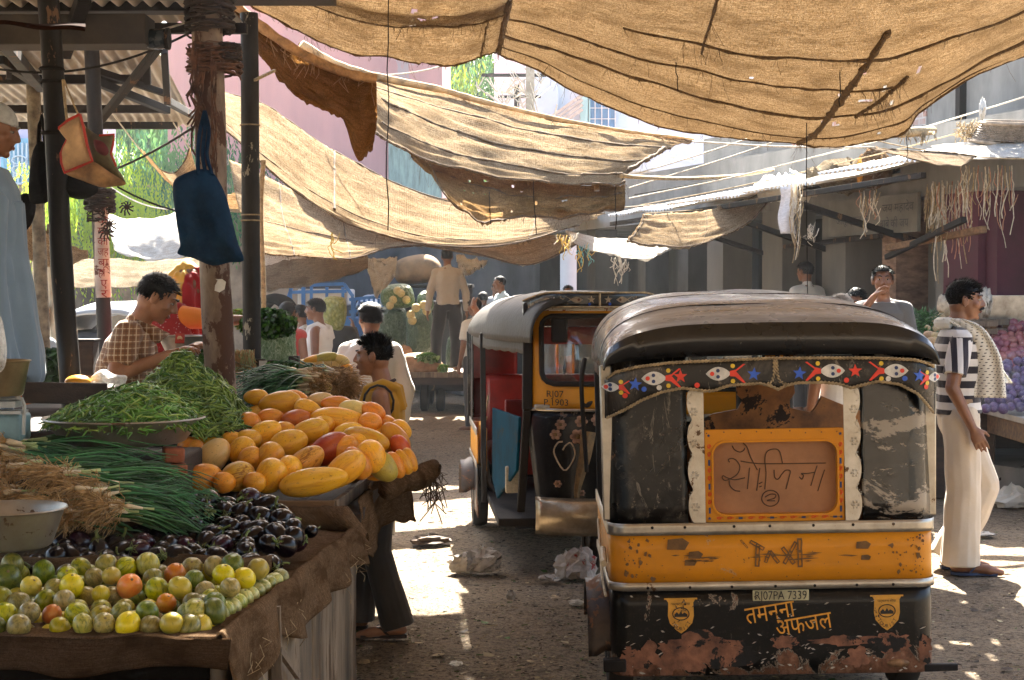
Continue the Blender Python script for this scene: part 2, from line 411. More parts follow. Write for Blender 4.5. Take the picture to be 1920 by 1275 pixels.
g_sac='stitched sacking hung over the market lane'
cloth('sacking_canopy',[
 [(935,98,12.4),(1010,132,12.4),(1080,172,12.4),(1160,206,12.4),(1250,238,12.4),(1340,255,12.3),(1420,265,12.2),(1500,271,12),(1570,272,11.9),(1640,262,11.7),(1700,245,11.4),(1722,212,11.2),(1800,160,11),(1925,104,10.8)],
 [(945,60,11.7),(1025,85,11.6),(1100,112,11.5),(1180,140,11.4),(1275,165,11.3),(1365,187,11.2),(1440,202,11.1),(1510,212,11),(1580,212,10.9),(1645,205,10.7),(1705,185,10.5),(1770,150,10.4),(1850,105,10.3),(1935,70,10.2)],
 [(958,0,11),(1050,10,10.8),(1130,30,10.6),(1210,55,10.4),(1300,72,10.2),(1390,92,10),(1470,100,9.8),(1540,103,9.7),(1610,100,9.7),(1680,92,9.8),(1750,78,9.7),(1820,55,9.6),(1890,28,9.6),(1960,0,9.6)],
 [(968,-80,9.6),(1060,-70,9.4),(1150,-62,9.2),(1240,-50,9),(1330,-40,8.8),(1420,-34,8.6),(1500,-32,8.5),(1580,-34,8.5),(1660,-40,8.6),(1740,-48,8.7),(1820,-60,8.8),(1890,-72,9),(1950,-85,9.1),(2000,-95,9.2)],
 [(930,-290,7.6),(1030,-285,7.5),(1130,-285,7.4),(1230,-285,7.3),(1330,-285,7.2),(1430,-285,7.1),(1520,-285,7),(1600,-285,7),(1680,-285,7),(1760,-290,7.1),(1840,-295,7.2),(1920,-300,7.2),(1990,-300,7.2),(2060,-310,7.2)],
 [V((x,3.2,3.3+.06*sin(x*3))) for x in (-1.6,-1.0,-.4,.25,.6,1.0,1.4,1.8,2.2,2.7,3.2,3.7,4.2,4.7)],
 [V((x,-6,3.3)) for x in (-1.6,-1.0,-.4,.25,.6,1.0,1.4,1.8,2.2,2.7,3.2,3.7,4.2,4.7)]],  # unseen rows added over and behind the camera to hold back sky light
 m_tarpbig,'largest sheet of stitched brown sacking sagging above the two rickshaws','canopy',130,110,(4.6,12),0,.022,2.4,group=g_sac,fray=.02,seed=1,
 seams=[('v',.06,.0,1,.007),('v',.164,0,1,.012),('v',.24,0,.72,.010),('v',.33,.2,1,.012),('d',.535,0.005,.38,.022,.66),('v',0.004,0,1,.009),('h',.33,.3,.5,.01),('d',.645,.15,.26,.014,.74),('h',.005,0,.5,.016)],gaps=[(.553,.055,.006,.012),(.583,.145,.009,.012),(.607,.22,.010,.008),(.63,.29,.008,.008),(.41,.25,.004,.006),(.7,.03,.006,.006),(.655,.20,.012,.007),(.69,.235,.008,.006),(.72,.17,.006,.008),(.60,.12,.006,.014),(.76,.26,.007,.007)])
cloth('sacking_canopy',[
 [(425,-14,10.45),(500,30,10.75),(580,66,11.15),(660,98,11.45),(740,112,11.55),(790,119,11.55),(835,124,11.55),(880,112,11.55),(912,103,11.65),(936,98,11.75)],
 [(445,-60,9.85),(520,-12,10.15),(600,24,10.45),(670,46,10.65),(745,55,10.75),(795,58,10.75),(845,58,10.75),(890,50,10.85),(925,40,10.95),(948,30,11.05)],
 [(470,-130,9.8),(540,-90,10),(620,-50,10.2),(690,-28,10.4),(760,-16,10.5),(810,-12,10.5),(855,-12,10.5),(900,-16,10.6),(935,-24,10.7),(960,-34,10.8)],
 [(330,-420,7),(420,-400,7),(520,-380,7),(620,-360,7),(700,-345,7),(770,-335,7),(830,-330,7),(880,-330,7),(910,-330,7),(935,-330,7)]],
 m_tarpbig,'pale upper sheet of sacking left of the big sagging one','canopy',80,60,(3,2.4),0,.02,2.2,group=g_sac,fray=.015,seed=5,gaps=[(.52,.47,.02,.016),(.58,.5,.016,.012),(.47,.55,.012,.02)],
 seams=[('v',.01,0,1,.009),('h',.995,0,.6,.02),('h',.86,0,.4,.005),('v',.4,0,1,.006)])
cloth('canvas_sheet',[
 [(428,-6,10.6),(480,40,10.7),(520,72,10.8),(560,100,11),(600,122,11.1),(640,134,11.2),(680,142,11.3),(706,146,11.3)],
 [(440,20,10.6),(485,66,10.7),(530,106,10.75),(570,136,10.9),(610,160,11),(648,178,11.1),(680,190,11.1),(706,192,11.2)],
 [(452,42,10.6),(488,88,10.7),(530,135,10.75),(575,170,10.9),(615,194,10.95),(645,212,11),(680,232,11),(706,232,11.1)],
 [(462,55,10.6),(490,102,10.7),(528,150,10.75),(572,184,10.9),(612,206,10.95),(642,224,11),(668,300,11),(698,282,11)]],
 m_canvas,'thick brown canvas rag hanging folded over a rope in deep shade','canvas sheet',60,30,(2,1),0,.03,2.5,.008,fray=.03,seed=9)
# its rolled tan hem runs on along the next sheet
hem=cat_spline([P(428,-4,10.55),P(480,42,10.65),P(540,85,10.75),P(600,118,11),P(660,140,11.15),P(706,148,11.2)],40)
mb=MB(); mb.tube(hem,[.033+.012*N3((i*.35,0,0)) for i in range(40)],10)
for q in range(30):
    p=hem[rnd.randrange(8,40)]; L=rnd.uniform(.04,.2)
    mb.tube([p,p+V((rnd.uniform(-.03,.03),-.04,-L*.5)),p+V((rnd.uniform(-.05,.05),-.04,-L))],.0022,3,False)
tag(mb.build('rolled_cloth',M('tan_cloth',(.42,.24,.11),.9,0,.4,14,.5,60,.006),sharp=0),'rolled tan cloth hem tied along the top of the brown canvas rag','cloth roll')
cloth('sacking_canopy',[
 [(560,82,14.3),(640,126,14.4),(700,143,14.5),(760,156,14.6),(830,170,14.7),(900,190,14.8),(970,208,14.9),(1040,224,15),(1110,236,15.1),(1170,246,15.2),(1235,254,15.3),(1300,262,15.5)],
 [(640,140,14),(690,158,14),(735,172,14.1),(785,186,14.2),(845,202,14.3),(910,220,14.4),(975,238,14.5),(1040,250,14.6),(1105,260,14.7),(1160,268,14.9),(1215,272,15),(1262,276,15.2)],
 [(700,170,13.6),(728,192,13.6),(765,210,13.7),(810,228,13.8),(862,246,13.9),(920,262,14),(980,276,14.1),(1040,286,14.2),(1100,294,14.4),(1150,300,14.5),(1190,300,14.7),(1220,298,14.8)],
 [(704,215,13.3),(730,236,13.3),(768,255,13.3),(812,272,13.4),(862,288,13.5),(920,302,13.7),(980,312,13.8),(1040,320,13.9),(1095,325,14.1),(1140,326,14.3),(1160,326,14.4),(1172,326,14.5)],
 [(704,252,13.1),(730,270,13.1),(768,288,13.1),(812,304,13.2),(862,318,13.3),(920,330,13.5),(980,338,13.6),(1040,344,13.8),(1095,346,14),(1140,345,14.2),(1160,342,14.3),(1172,340,14.4)]],
 m_tarp,'middle sheet of sacking stretched to a point at its right corner','canopy',110,44,(3.4,1.6),0,.02,2.4,group=g_sac,fray=.02,seed=13,
 seams=[('v',.28,.1,1,.012),('v',.52,.05,1,.013),('v',.78,.05,1,.013),('v',.99,0,1,.012),('v',.004,0,1,.016),('h',.99,.3,1,.02)])
hem2=cat_spline([P(566,86,14.1),P(640,126,14.3),P(730,150,14.4),P(830,170,14.6),P(900,190,14.7),P(1040,223,14.9),P(1170,246,15.1),P(1300,262,15.4)],60)
mb=MB(); mb.tube([p+V((0,-.05,.0)) for p in hem2],[max(.008,.045-.0006*i+.012*N3((i*.4,3,0))) for i in range(60)],10)
for q in range(50):
    p=hem2[rnd.randrange(2,58)]; L=rnd.uniform(.03,.13); mb.tube([p,p+V((rnd.uniform(-.03,.03),-.08,-L*.5)),p+V((rnd.uniform(-.05,.05),-.09,-L))],.002,3,False)
tag(mb.build('rolled_cloth',M('pale_tan_cloth',(.55,.34,.16),.9,0,.4,9,.5,60,.006),sharp=0),'pale tan rolled hem along the top of the pointed sacking sheet','cloth roll')
cloth('sacking_canopy',[
 [(735,262,13.9),(790,282,13.9),(850,302,14),(910,320,14.1),(975,332,14.2),(1040,342,14.3),(1110,346,14.5),(1172,345,14.7)],
 [(770,290,13.6),(815,318,13.5),(865,340,13.5),(920,356,13.6),(980,366,13.7),(1040,370,13.9),(1110,368,14.2),(1172,362,14.5)],
 [(800,312,13.4),(826,345,13.2),(868,378,13.1),(920,396,13.2),(975,396,13.5),(1040,398,13.8),(1110,392,14.1),(1172,380,14.4)],
 [(815,320,13.3),(832,362,13),(870,398,12.9),(922,418,13),(968,404,13.4),(1040,406,13.8),(1110,400,14.1),(1170,390,14.4)]],
 cloth_mat('dark_sacking',(.46,.30,.14),.45,.4,18,.5,.55),'dark ragged flap of sacking bulging below the pointed sheet','canopy',90,36,(2.6,1.2),0,.035,3,group=g_sac,fray=.03,seed=17,tear=.56,
 seams=[('v',.35,0,1,.01),('v',.99,0,1,.01)])
cloth('sacking_canopy',[
 [(418,172,14.7),(460,184,14.7),(500,198,14.9),(550,232,15.1),(600,266,15.3),(650,296,15.5),(700,322,15.6),(760,350,15.8),(830,374,16.1),(900,388,16.3),(980,395,16.5),(1060,400,16.7),(1135,400,16.9)],
 [(418,202,14.1),(460,222,14.2),(500,250,14.3),(550,288,14.5),(600,322,14.7),(650,350,14.9),(700,374,15.1),(760,396,15.3),(830,414,15.6),(900,422,15.8),(980,424,16.1),(1050,418,16.5),(1110,410,16.7)],
 [(418,228,13.7),(460,262,13.7),(500,298,13.8),(550,338,14),(600,372,14.2),(650,400,14.3),(700,420,14.6),(760,438,14.8),(830,450,15.1),(900,452,15.4),(975,446,15.8),(1035,432,16.3),(1085,420,16.5)],
 [(418,240,13.5),(460,276,13.5),(500,314,13.6),(550,356,13.8),(600,390,14),(650,418,14.2),(700,436,14.4),(760,452,14.7),(830,461,15),(900,462,15.3),(970,454,15.7),(1028,440,16.2),(1075,424,16.5)]],
 m_tarp,'long golden sheet of sacking swooping down from the pale post','canopy',120,40,(4,1.4),0,.014,2,group=g_sac,fray=.012,seed=23,
 seams=[('v',.004,0,1,.011),('v',.66,0,1,.008),('v',.99,0,1,.010),('h',.38,.0,.75,.012),('h',.86,.1,1,.007)])
cloth('sacking_canopy',[
 [(430,300,16.2),(480,322,16.4),(540,350,16.6),(600,384,16.8),(660,412,17),(730,432,17.2),(800,442,17.4),(880,446,17.6),(960,445,17.9),(1060,440,18.2)],
 [(445,380,15.8),(490,395,15.8),(545,412,16),(605,430,16.2),(665,446,16.4),(730,456,16.7),(800,460,17),(880,468,17.2),(965,470,17.6),(1070,448,18.2)],
 [(470,440,15.2),(510,450,15.2),(560,456,15.4),(615,462,15.7),(670,466,16),(730,460,16.3),(800,458,16.7),(890,470,17),(985,482,17.4),(1075,452,18)],
 [(478,474,14.9),(520,478,14.9),(565,480,15.1),(620,484,15.4),(672,484,15.8),(730,466,16.2),(800,462,16.6),(900,478,16.9),(995,497,17.3),(1082,458,18)]],
 m_tarp,'lowest golden sheet of sacking with a ragged bottom edge over the cart','canopy',110,40,(4,1.6),0,.025,2.4,group=g_sac,fray=.03,seed=29,
 seams=[('h',.2,0,1,.008),('h',.42,0,1,.008),('h',.66,0,1,.008),('v',.45,0,1,.007),('v',.99,0,1,.01)])
cloth('sacking_canopy',[
 [(1206,402,16),(1250,402,16.2),(1300,398,16.4),(1350,388,16.6),(1400,374,16.8),(1462,344,17)],
 [(1195,425,15.8),(1245,432,15.9),(1300,430,16.1),(1355,418,16.3),(1405,400,16.5),(1460,352,16.9)],
 [(1172,452,15.6),(1225,462,15.6),(1290,462,15.8),(1350,446,16),(1402,418,16.3),(1456,360,16.8)]],
 m_tarp,'small golden sheet of sacking slung below the shop awning','canopy',60,20,(1.8,.8),0,.016,2,group=g_sac,fray=.02,seed=31,seams=[('h',.03,0,1,.008),('v',.99,0,1,.009),('h',.5,0,1,.004)])
# left of the posts
cloth('sacking_canopy',[
 [(262,278,14),(285,305,14),(310,322,14),(330,322,14),(348,300,14),(356,276,14)],
 [(275,290,13.8),(297,322,13.8),(318,340,13.8),(336,345,13.8),(356,340,13.8),(372,330,13.8)],
 [(300,318,13.6),(322,345,13.6),(340,362,13.6),(356,372,13.6),(372,372,13.6),(390,368,13.6)]],
 m_tarp,'small scalloped sheet of sacking tied up by two strings behind the blue bag','canopy',40,18,(1.2,.6),0,.01,2,group=g_sac,seed=33,seams=[('v',.01,0,1,.008)])
cloth('sacking_canopy',[[(40,385,12.5),(80,430,12.5),(120,455,12.6),(165,472,12.8)],[(40,430,12),(80,462,12),(120,480,12.2),(165,478,12.6)],[(40,480,11.8),(80,500,11.8),(120,498,12),(165,486,12.4)]],
 m_tarp,'tan sheet of sacking low behind the pole beside the robed man','canopy',36,16,(1,.6),0,.02,2,group=g_sac,seed=35)
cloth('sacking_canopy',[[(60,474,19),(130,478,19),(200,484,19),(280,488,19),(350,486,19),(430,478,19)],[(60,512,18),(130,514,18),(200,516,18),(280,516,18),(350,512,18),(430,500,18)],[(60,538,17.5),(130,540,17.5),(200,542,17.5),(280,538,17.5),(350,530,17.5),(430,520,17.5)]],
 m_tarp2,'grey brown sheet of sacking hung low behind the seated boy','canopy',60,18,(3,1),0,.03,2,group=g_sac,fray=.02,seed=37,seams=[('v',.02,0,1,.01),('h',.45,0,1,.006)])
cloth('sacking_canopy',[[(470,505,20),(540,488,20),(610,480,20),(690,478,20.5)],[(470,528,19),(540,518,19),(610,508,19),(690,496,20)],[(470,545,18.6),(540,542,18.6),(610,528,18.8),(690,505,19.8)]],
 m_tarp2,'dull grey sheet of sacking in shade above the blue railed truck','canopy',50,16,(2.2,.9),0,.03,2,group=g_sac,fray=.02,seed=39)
g_ws='white sheets strung up across the lane'
cloth('white_sheet',[[(195,400,22),(245,410,22),(300,405,22),(350,392,22)],[(205,430,21),(250,438,21),(300,430,21),(350,428,21)],[(215,470,20.5),(260,486,20.5),(300,492,20.5),(350,480,20.5)]],m_whitesheet,'large white sheet slung behind the blue bag','sheet',40,20,(2,1),0,.03,1.6,group=g_ws,seed=41)
cloth('white_sheet',[[(480,478,21),(530,470,21),(600,472,21)],[(485,500,20.4),(540,488,20.4),(600,480,20.4)],[(488,512,20),(530,498,20),(595,484,20.2)]],m_whitesheet,'narrow white sheet edge beside the slim iron post','sheet',24,10,(1,.5),0,.03,2,group=g_ws,seed=43)
cloth('white_sheet',[[(1060,432,17.4),(1120,445,17.4),(1190,448,17.4),(1255,442,17.4)],[(1070,446,17),(1125,462,16.9),(1190,466,16.9),(1260,456,17)],[(1085,462,16.8),(1130,474,16.6),(1190,482,16.6),(1240,475,16.7),][:4]],m_whitesheet,'white sheet sagging between two golden sheets of sacking','sheet',36,14,(1.6,.6),0,.02,2,group=g_ws,seed=45)
cloth('white_sheet',[[(1120,462,17.8),(1170,470,17.8),(1220,470,17.8),(1268,458,17.8)],[(1130,476,17.6),(1172,486,17.6),(1222,484,17.6),(1266,464,17.7)]],m_whitesheet,'thin white sheet hanging lowest under the small golden sacking','sheet',30,8,(1.4,.5),0,.03,2,group=g_ws,seed=46)
cloth('white_sheet',[[(682,484,21),(705,486,21),(735,484,21),(745,482,21)],[(690,510,21),(708,515,21),(728,510,21),(742,505,21)],[(700,545,21),(704,560,21),(712,552,21),(740,520,21)]],m_whitesheet,'white plastic sheet hanging in points beside the big jute sack','sheet',24,20,(.6,1),0,.04,3,group=g_ws,seed=47)
cloth('white_sheet',[[(855,478,22.5),(885,488,22.5),(915,490,22.5)],[(860,500,22.5),(885,506,22.5),(905,498,22.5)],[(866,512,22.5),(884,512,22.5),(898,502,22.5)]],m_whitesheet,'white plastic sheet behind the head of the man on the cart','sheet',18,12,(.8,.6),0,.05,3,group=g_ws,seed=48)
cloth('white_sheet',[[(1745,274,13.6),(1800,268,13.6),(1860,260,13.6),(1940,248,13.6)],[(1770,286,13.2),(1815,284,13.2),(1870,280,13.2),(1940,276,13.2)],[(1800,300,13),(1830,298,13),(1880,297,13),(1940,296,13)]],m_whitesheet,'sunlit white sheet lying over the tin awning at right','sheet',30,14,(1.6,.6),0,.015,2,group=g_ws,seed=49)
m_net=cloth_mat('brown_net',(.4,.33,.25),.4,.3,70,.6,.4)
cloth('shade_net',[[(1628,277,13),(1680,281,13),(1740,284,13),(1830,292,13)],[(1660,285,12.9),(1700,294,12.8),(1750,300,12.8),(1820,300,12.9)],[(1690,292,12.8),(1730,302,12.7),(1770,310,12.6),(1800,313,12.6)]],m_net,'brown net tarpaulin corner tied above the tin awning','net',36,14,(1.4,.5),0,.01,2,seed=51,seams=[('v',.01,0,1,.008)])

cloth('sacking_canopy',[[(430,398,24),(600,404,24),(800,408,24),(980,412,24),(1120,414,24)],[(425,385,21.5),(600,392,21.5),(800,398,21.5),(980,402,21.5),(1120,404,21.5)],[(420,368,19.3),(600,376,19.3),(800,384,19.3),(980,388,19.3),(1120,392,19.3)],[(490,352,16.6),(620,360,16.6),(800,370,16.6),(980,376,16.6),(1110,380,16.6)]],
 m_tarp,'hidden sheet of sacking added over the flat cart to shade the lane','canopy',60,24,(4,2),0,.03,2.2,group=g_sac,seed=61)  # added sheet, hidden by the others, that casts shade on the lane
# wooden pole end of the big sheet
mb=MB(); mb.tube([P(1685,250,12.6),P(1720,247,12.7),P(1752,245,12.8)],[.035,.04,.03],8)
for q in range(40):
    p=P(rnd.uniform(1690,1752),246,12.7); mb.tube([p,p+V((rnd.uniform(-.05,.05),-.05,-rnd.uniform(.02,.12)))],.003,3)
tag(mb.build('awning_pole',m_rope,sharp=0),'pole end bound with rags at the corner of the big sacking sheet','pole')
# ---------------------------------------------------------------- ropes, wires and strings
def line(name,a,b,r,mat,label,cat,sag=.0,n=16,group=None,wob=0):
    a=P(*a) if len(a)==3 else V(a); b=P(*b) if len(b)==3 else V(b); pts=[]
    for i in range(n):
        u=i/(n-1); p=a.lerp(b,u); p.z-=sag*4*u*(1-u); p+=V((N3((u*5,a.x,1)),N3((u*5,a.x,9)),0))*wob; pts.append(p)
    mb=MB(); mb.tube(pts,r,5); return tag(mb.build(name,mat,sharp=0),label,cat,group)
gw='ropes and wires strung over the shop awning'
for i,(a,b,r,m,s) in enumerate([
 ((1130,345,15),(1925,62,13),.007,m_string,.06),((1180,352,15.4),(1925,88,13.2),.006,m_string,.05),((1180,372,16),(1925,180,14),.007,m_string,.06),
 ((1200,385,16.5),(1920,215,14.5),.006,m_rope,.05),((1165,330,12.6),(1450,318,18),.018,m_rope,.05),((1150,390,15),(1640,300,15),.006,m_string,.08),
 ((1210,400,17),(1700,320,17),.006,m_rope,.08),((1300,265,13.6),(1640,276,13),.008,m_string,.02),((1190,365,16),(1730,236,15),.005,m_dark,.05),((1640,262,13),(1930,298,13),.005,m_rope,.04)]):
    line('rope' if m is not m_dark else 'wire',a,b,r,m,['pale rope, topmost over the tin awning at right','pale rope just under the topmost one at right','pale rope level with the basket stack at right','jute rope passing below the basket stack','thick frayed rope end tied to the pointed sacking corner','thin pale rope crossing low over the tin awning','jute rope, lowest over the tin awning','pale rope from the pointed sacking corner to the brown net','thin dark wire among the pale ropes at right','jute rope holding the brown net to the right'][i],'rope' if m is not m_dark else 'wire',s,group=gw,wob=.03)
gs='dark strings hanging down from the sacking'
for i,(x,y0,y1,d) in enumerate([(729,-20,432,9.2),(1512,225,660,11.2),(1575,95,200,10),(1155,350,430,11),(1000,340,440,11.4),(1265,95,170,10.8),(918,360,420,11),(1700,255,300,12.4)]):
    line('string',(x,y0,d),(x+rnd.uniform(-5,6),y1,d),.0035,m_dark,['long dark string hanging left of the ragged flap','long dark string from the big sheet in front of the shops','short dark string under the right part of the big sheet','dark string end below the pointed corner','dark string end below the ragged flap','short dark thread left in the big sheet','short dark thread on the ragged flap','short string at the ragged right corner of the big sheet'][i],'string',0,10,gs,.02)
line('clothesline',(75,60,7.2),(360,38,7.4),.005,m_string,'pale twine tied between the dark post and the pale post','twine',.05)
line('wire',(0,130,8),(365,57,7.3),.006,m_dark,'dark wire sagging across the shed under the duct','wire',.08)
line('wire',(180,330,11),(375,230,9),.008,m_dark,'dark wire slanting across the green tree','wire',.03)
line('wire',(220,350,13),(330,395,13),.008,m_dark,'dark wire running down behind the blue bag','wire',.02)
line('twine',(205,205,13),(262,280,14),.006,m_string,'pale string holding the left corner of the scalloped sacking','string')
line('twine',(325,230,13),(356,278,14),.006,m_string,'pale string holding the right corner of the scalloped sacking','string')
line('wire',(200,345,20),(340,392,20),.008,m_string,'pale cable crossing below the lit foliage','cable',.1)
line('wire',(640,135,16),(835,122,16),.008,m_string,'pale cable in front of the pink building','cable',.06)
line('wire',(1120,255,26),(1300,300,24),.012,m_string,'pale cable in front of the white building','cable',.05)
# strands of waste twine
def strands(name,label,c,w,hgt,n,mats,group=None,r=.0035,d=None,curl=.06):
    mb=MB(); top=P(*c)
    for q in range(n):
        mb.mi=q%len(mats); p=top+V((rnd.uniform(-w,w),rnd.uniform(-.06,.06),rnd.uniform(-.04,.05))); L=hgt*rnd.uniform(.35,1.0); pts=[p]; k=9
        ph=rnd.uniform(0,6); am=curl*rnd.uniform(.2,1)
        for s in range(1,k):
            u=s/(k-1); pts.append(p+V((am*sin(ph+u*5)*u+rnd.uniform(-.008,.008),am*.7*cos(ph+u*4)*u,-L*u)))
        if rnd.random()<.3: pts=pts[:6]+[pts[5]+V((.03,0,.03)),pts[5]+V((.05,0,.09))]
        mb.tube(pts,[r*rnd.uniform(.7,1.5)]*len(pts),4)
    return tag(mb.build(name,mats,sharp=0),label,'twine',group)
m_tw2=M('pink_twine',(.5,.25,.17),.9,0,.3,20,0); m_teal=M('teal_twine',(.15,.42,.4),.8,0,.2,20,0); m_yel=M('yellow_twine',(.6,.4,.08),.8,0,.2,20,0)
gt='bundles of waste twine hanging from the awning'
tm=[m_string,m_rope,m_string,m_tw2]
for nm,c,wd,h,n,mats in [('large tangle of pale and pink twine in front of the purple pillar',(1778,348,14.0),.16,.85,46,tm),('loose white twine tangle right of the largest tangle',(1850,320,13.6),.22,.62,36,tm),('brown twine hanging left of the purple pillar',(1742,352,14.2),.03,.62,8,[m_rope]),('pale straw like twine knotted beside the hanging paper',(1492,352,14.8),.05,.72,18,[m_string,m_rope]),('short white twine tassel above the white shirted man',(1518,425,14.8),.025,.2,8,[m_string]),('pinkish twine under the awning signboard',(1628,365,14.6),.07,.4,14,tm),('twine hanging from the white sheet over the rear rickshaw',(1155,482,16.5),.05,.3,12,[m_string]),('curly pale twine strand beside it above the black roof',(1172,480,16.6),.015,.27,3,[m_string]),('yellow and teal twine scraps left of the white sheet',(1096,466,16.6),.07,.22,14,[m_yel,m_teal]),('pale twine scraps on the sacking corner',(1055,446,15.8),.1,.2,16,[m_string,m_yel]),('yellow strand dangling from the lowest sacking sheet',(625,440,12.8),.01,.28,4,[m_yel])]:
    strands('twine_bundle',nm,c,wd,h,n,mats,gt)
# ================================================================ market shed at left, posts, bags
def inflate(mb, pts, nrm, t, rings=7, fold=.0, ff=9, seed=0, back=True, pw=.5):
    """cushion shape from a closed outline of points"""
    pts=[V(p) for p in pts]; c=sum(pts,V())/len(pts); nrm=V(nrm).normalized(); n=len(pts)
    for sgn in ((1,-1) if back else (1,)):
        vs=[];fs=[]
        for r in range(rings+1):
            s=1-r/rings
            for p in pts:
                q=c+(p-c)*s; h=t*(max(0,1-s*s))**pw
                if r==0: h=0
                h+=fold*N3((q.x*ff+seed,q.z*ff*.5,q.y*ff+sgn*3))*(1-s)**.3 if r else 0
                vs.append(q+nrm*h*sgn)
        for r in range(rings):
            for k in range(n):
                k2=(k+1)%n; f=(r*n+k,r*n+k2,(r+1)*n+k2,(r+1)*n+k); fs.append(f if sgn<0 else f[::-1])
        mb.add(vs,fs)
def smooth_loop(pts, n):
    pts=[V(p) for p in pts]; N=len(pts); out=[]
    for i in range(n):
        t=i/n*N; k=int(t)%N; u=t-int(t); p0,p1,p2,p3=pts[k-1],pts[k],pts[(k+1)%N],pts[(k+2)%N]
        out.append(.5*((2*p1)+(p2-p0)*u+(2*p0-5*p1+4*p2-p3)*u*u+(3*p1-p0-3*p2+p3)*u**3))
    return out
def post(name, top, bot, r, mat, label, wob=.012, n=14, zbase=0.0):
    a=P(*top); b=P(*bot); d=(b-a); b=a+d*((a.z-zbase)/(a.z-b.z)); pts=[];rs=[]
    for i in range(28):
        u=i/27; p=a.lerp(b,u)+V((N3((u*4,top[0],1)),N3((u*4,top[0],5)),0))*wob; pts.append(p); rs.append(r*(1+.07*N3((u*11,top[0],9))))
    mb=MB(); mb.tube(pts,rs,n); o=mb.build(name,mat); return tag(o,label,'post'),pts
shed=thing('market_shed','market shed with a corrugated tin roof on dark trusses over the left stalls','shed',(-3,9,0))
def in_shed(mb,name,mat,**k):
    o=mb.build(name,mat,shed,**k); o.matrix_parent_inverse=Matrix.Translation((3,-9,0)); return o
def tin(mb,x0,x1,y0,y1,z0,z1,drift,wl=.076,amp=.014,ny=10,th=.003,edge=0):
    nx=int(abs(x1-x0)/wl*8)+1; vs=[];fs=[]
    for k in (0,1):
        for j in range(ny+1):
            v=j/ny
            for i in range(nx+1):
                u=i/nx; x=x0+(x1-x0)*u; y=y0+(y1-y0)*v+edge*N3((i*.02,v,3)); z=z0+(z1-z0)*v+amp*sin(2*pi*x/wl)+.012*N3((x*2,y*2,0))-k*th
                vs.append((x+drift*(y-y0),y,z))
    m=(nx+1)*(ny+1)
    for j in range(ny):
        for i in range(nx):
            a=j*(nx+1)+i; fs.append((a,a+1,a+nx+2,a+nx+1)); fs.append((m+a,m+a+nx+1,m+a+nx+2,m+a+1))
    for i in range(nx):
        for j in (0,ny): a=j*(nx+1)+i; fs.append((a,a+1,m+a+1,m+a))
    mb.add(vs,fs)
mb=MB(); tin(mb,-5.6,-2.06,9.1,14.0,3.17,3.14,-.14); in_shed(mb,'roof_sheet',m_zinc,sharp=60)
mb=MB(); tin(mb,-5.2,-1.33,-5.0,8.0,3.45,3.02,0,ny=30); in_shed(mb,'roof_sheet',m_zinc,sharp=60)  # near end runs unseen past the camera, lengthened to block sky light
for y in (10.6,12.3,13.5):
    mb=MB(); mb.bar((-5.9,y,3.09),(-2.2-.14*(y-9.1),y,3.09),.05,.06); in_shed(mb,'purlin',m_iron,bevel=.004)
mb=MB(); mb.bar((-5,7.9,2.98),(-1.3,7.9,2.98),.05,.05); in_shed(mb,'purlin',m_iron,bevel=.004)
for a,b,wd in [((308,95,10),(314,192,10.6),.045),((178,152,10),(314,207,10.8),.05),((183,133,10),(312,176,10.6),.04),((188,226,10.4),(298,88,9.6),.045),((272,98,10.3),(276,158,10.4),.05),((314,190,11),(372,222,14),.05),((0,112,9.6),(70,158,10.6),.05),((0,70,8),(78,165,11),.06),((17,96,9.8),(17,145,10),.035),((120,100,7.5),(158,-5,7),.06),((180,60,9),(190,-10,8),.05)]:
    mb=MB(); mb.bar(P(*a),P(*b),wd,wd); in_shed(mb,'truss_bar',m_iron,bevel=.004)
mb=MB(); mb.bar(P(-30,6,7.6),P(372,4,7.6),.12,.1); in_shed(mb,'beam',m_iron,bevel=.006)
mb=MB(); mb.box(P(30,-20,8.2),(3.2,.6,.06)); in_shed(mb,'ceiling_board',m_woodd)
tag(shed,None,None)
# box gutter with the lamp on its end
mb=MB(); mb.bar(P(-40,62,7.3),P(282,60,7.3),.2,.135); tag(mb.build('gutter_beam',M('dusty_sheet_iron',(.05,.04,.03),.8,0,.4,4,.3,40,.004),bevel=.006),'dusty square steel duct under the shed roof','duct')
lamp=thing('flood_lamp','black round lamp at the right end of the steel duct','lamp',P(297,73,7.3))
axm=Matrix.Rotation(pi/2,3,'Y')
mb=MB(); mb.lathe([(0,-.05),(.04,-.05),(.046,-.03),(.046,.03),(.04,.034)],n=28,ax=axm); mb.build('lamp_housing',M('black_enamel',(.02,.03,.04),.25,0,.2,8,.05),lamp)
mb=MB(); mb.lathe([(.04,.034),(.05,.036),(.05,.05),(.04,.051),(0,.046)],n=28,ax=axm); mb.build('lamp_rim',m_iron,lamp)
mb=MB(); mb.grid(lambda u,v: P(-20+180*u,44+8*v-10*(1-u)*v+4*u,5.2-.5*v)+V((0,0,.004*sin(u*9))),24,8); tag(mb.build('awning_edge',M('rusty_cloth',(.02,.007,.004),.95,0,.4,8,.4,60,.006,spec=.03),solid=.012),'rust brown awning edge at the top left corner','awning')
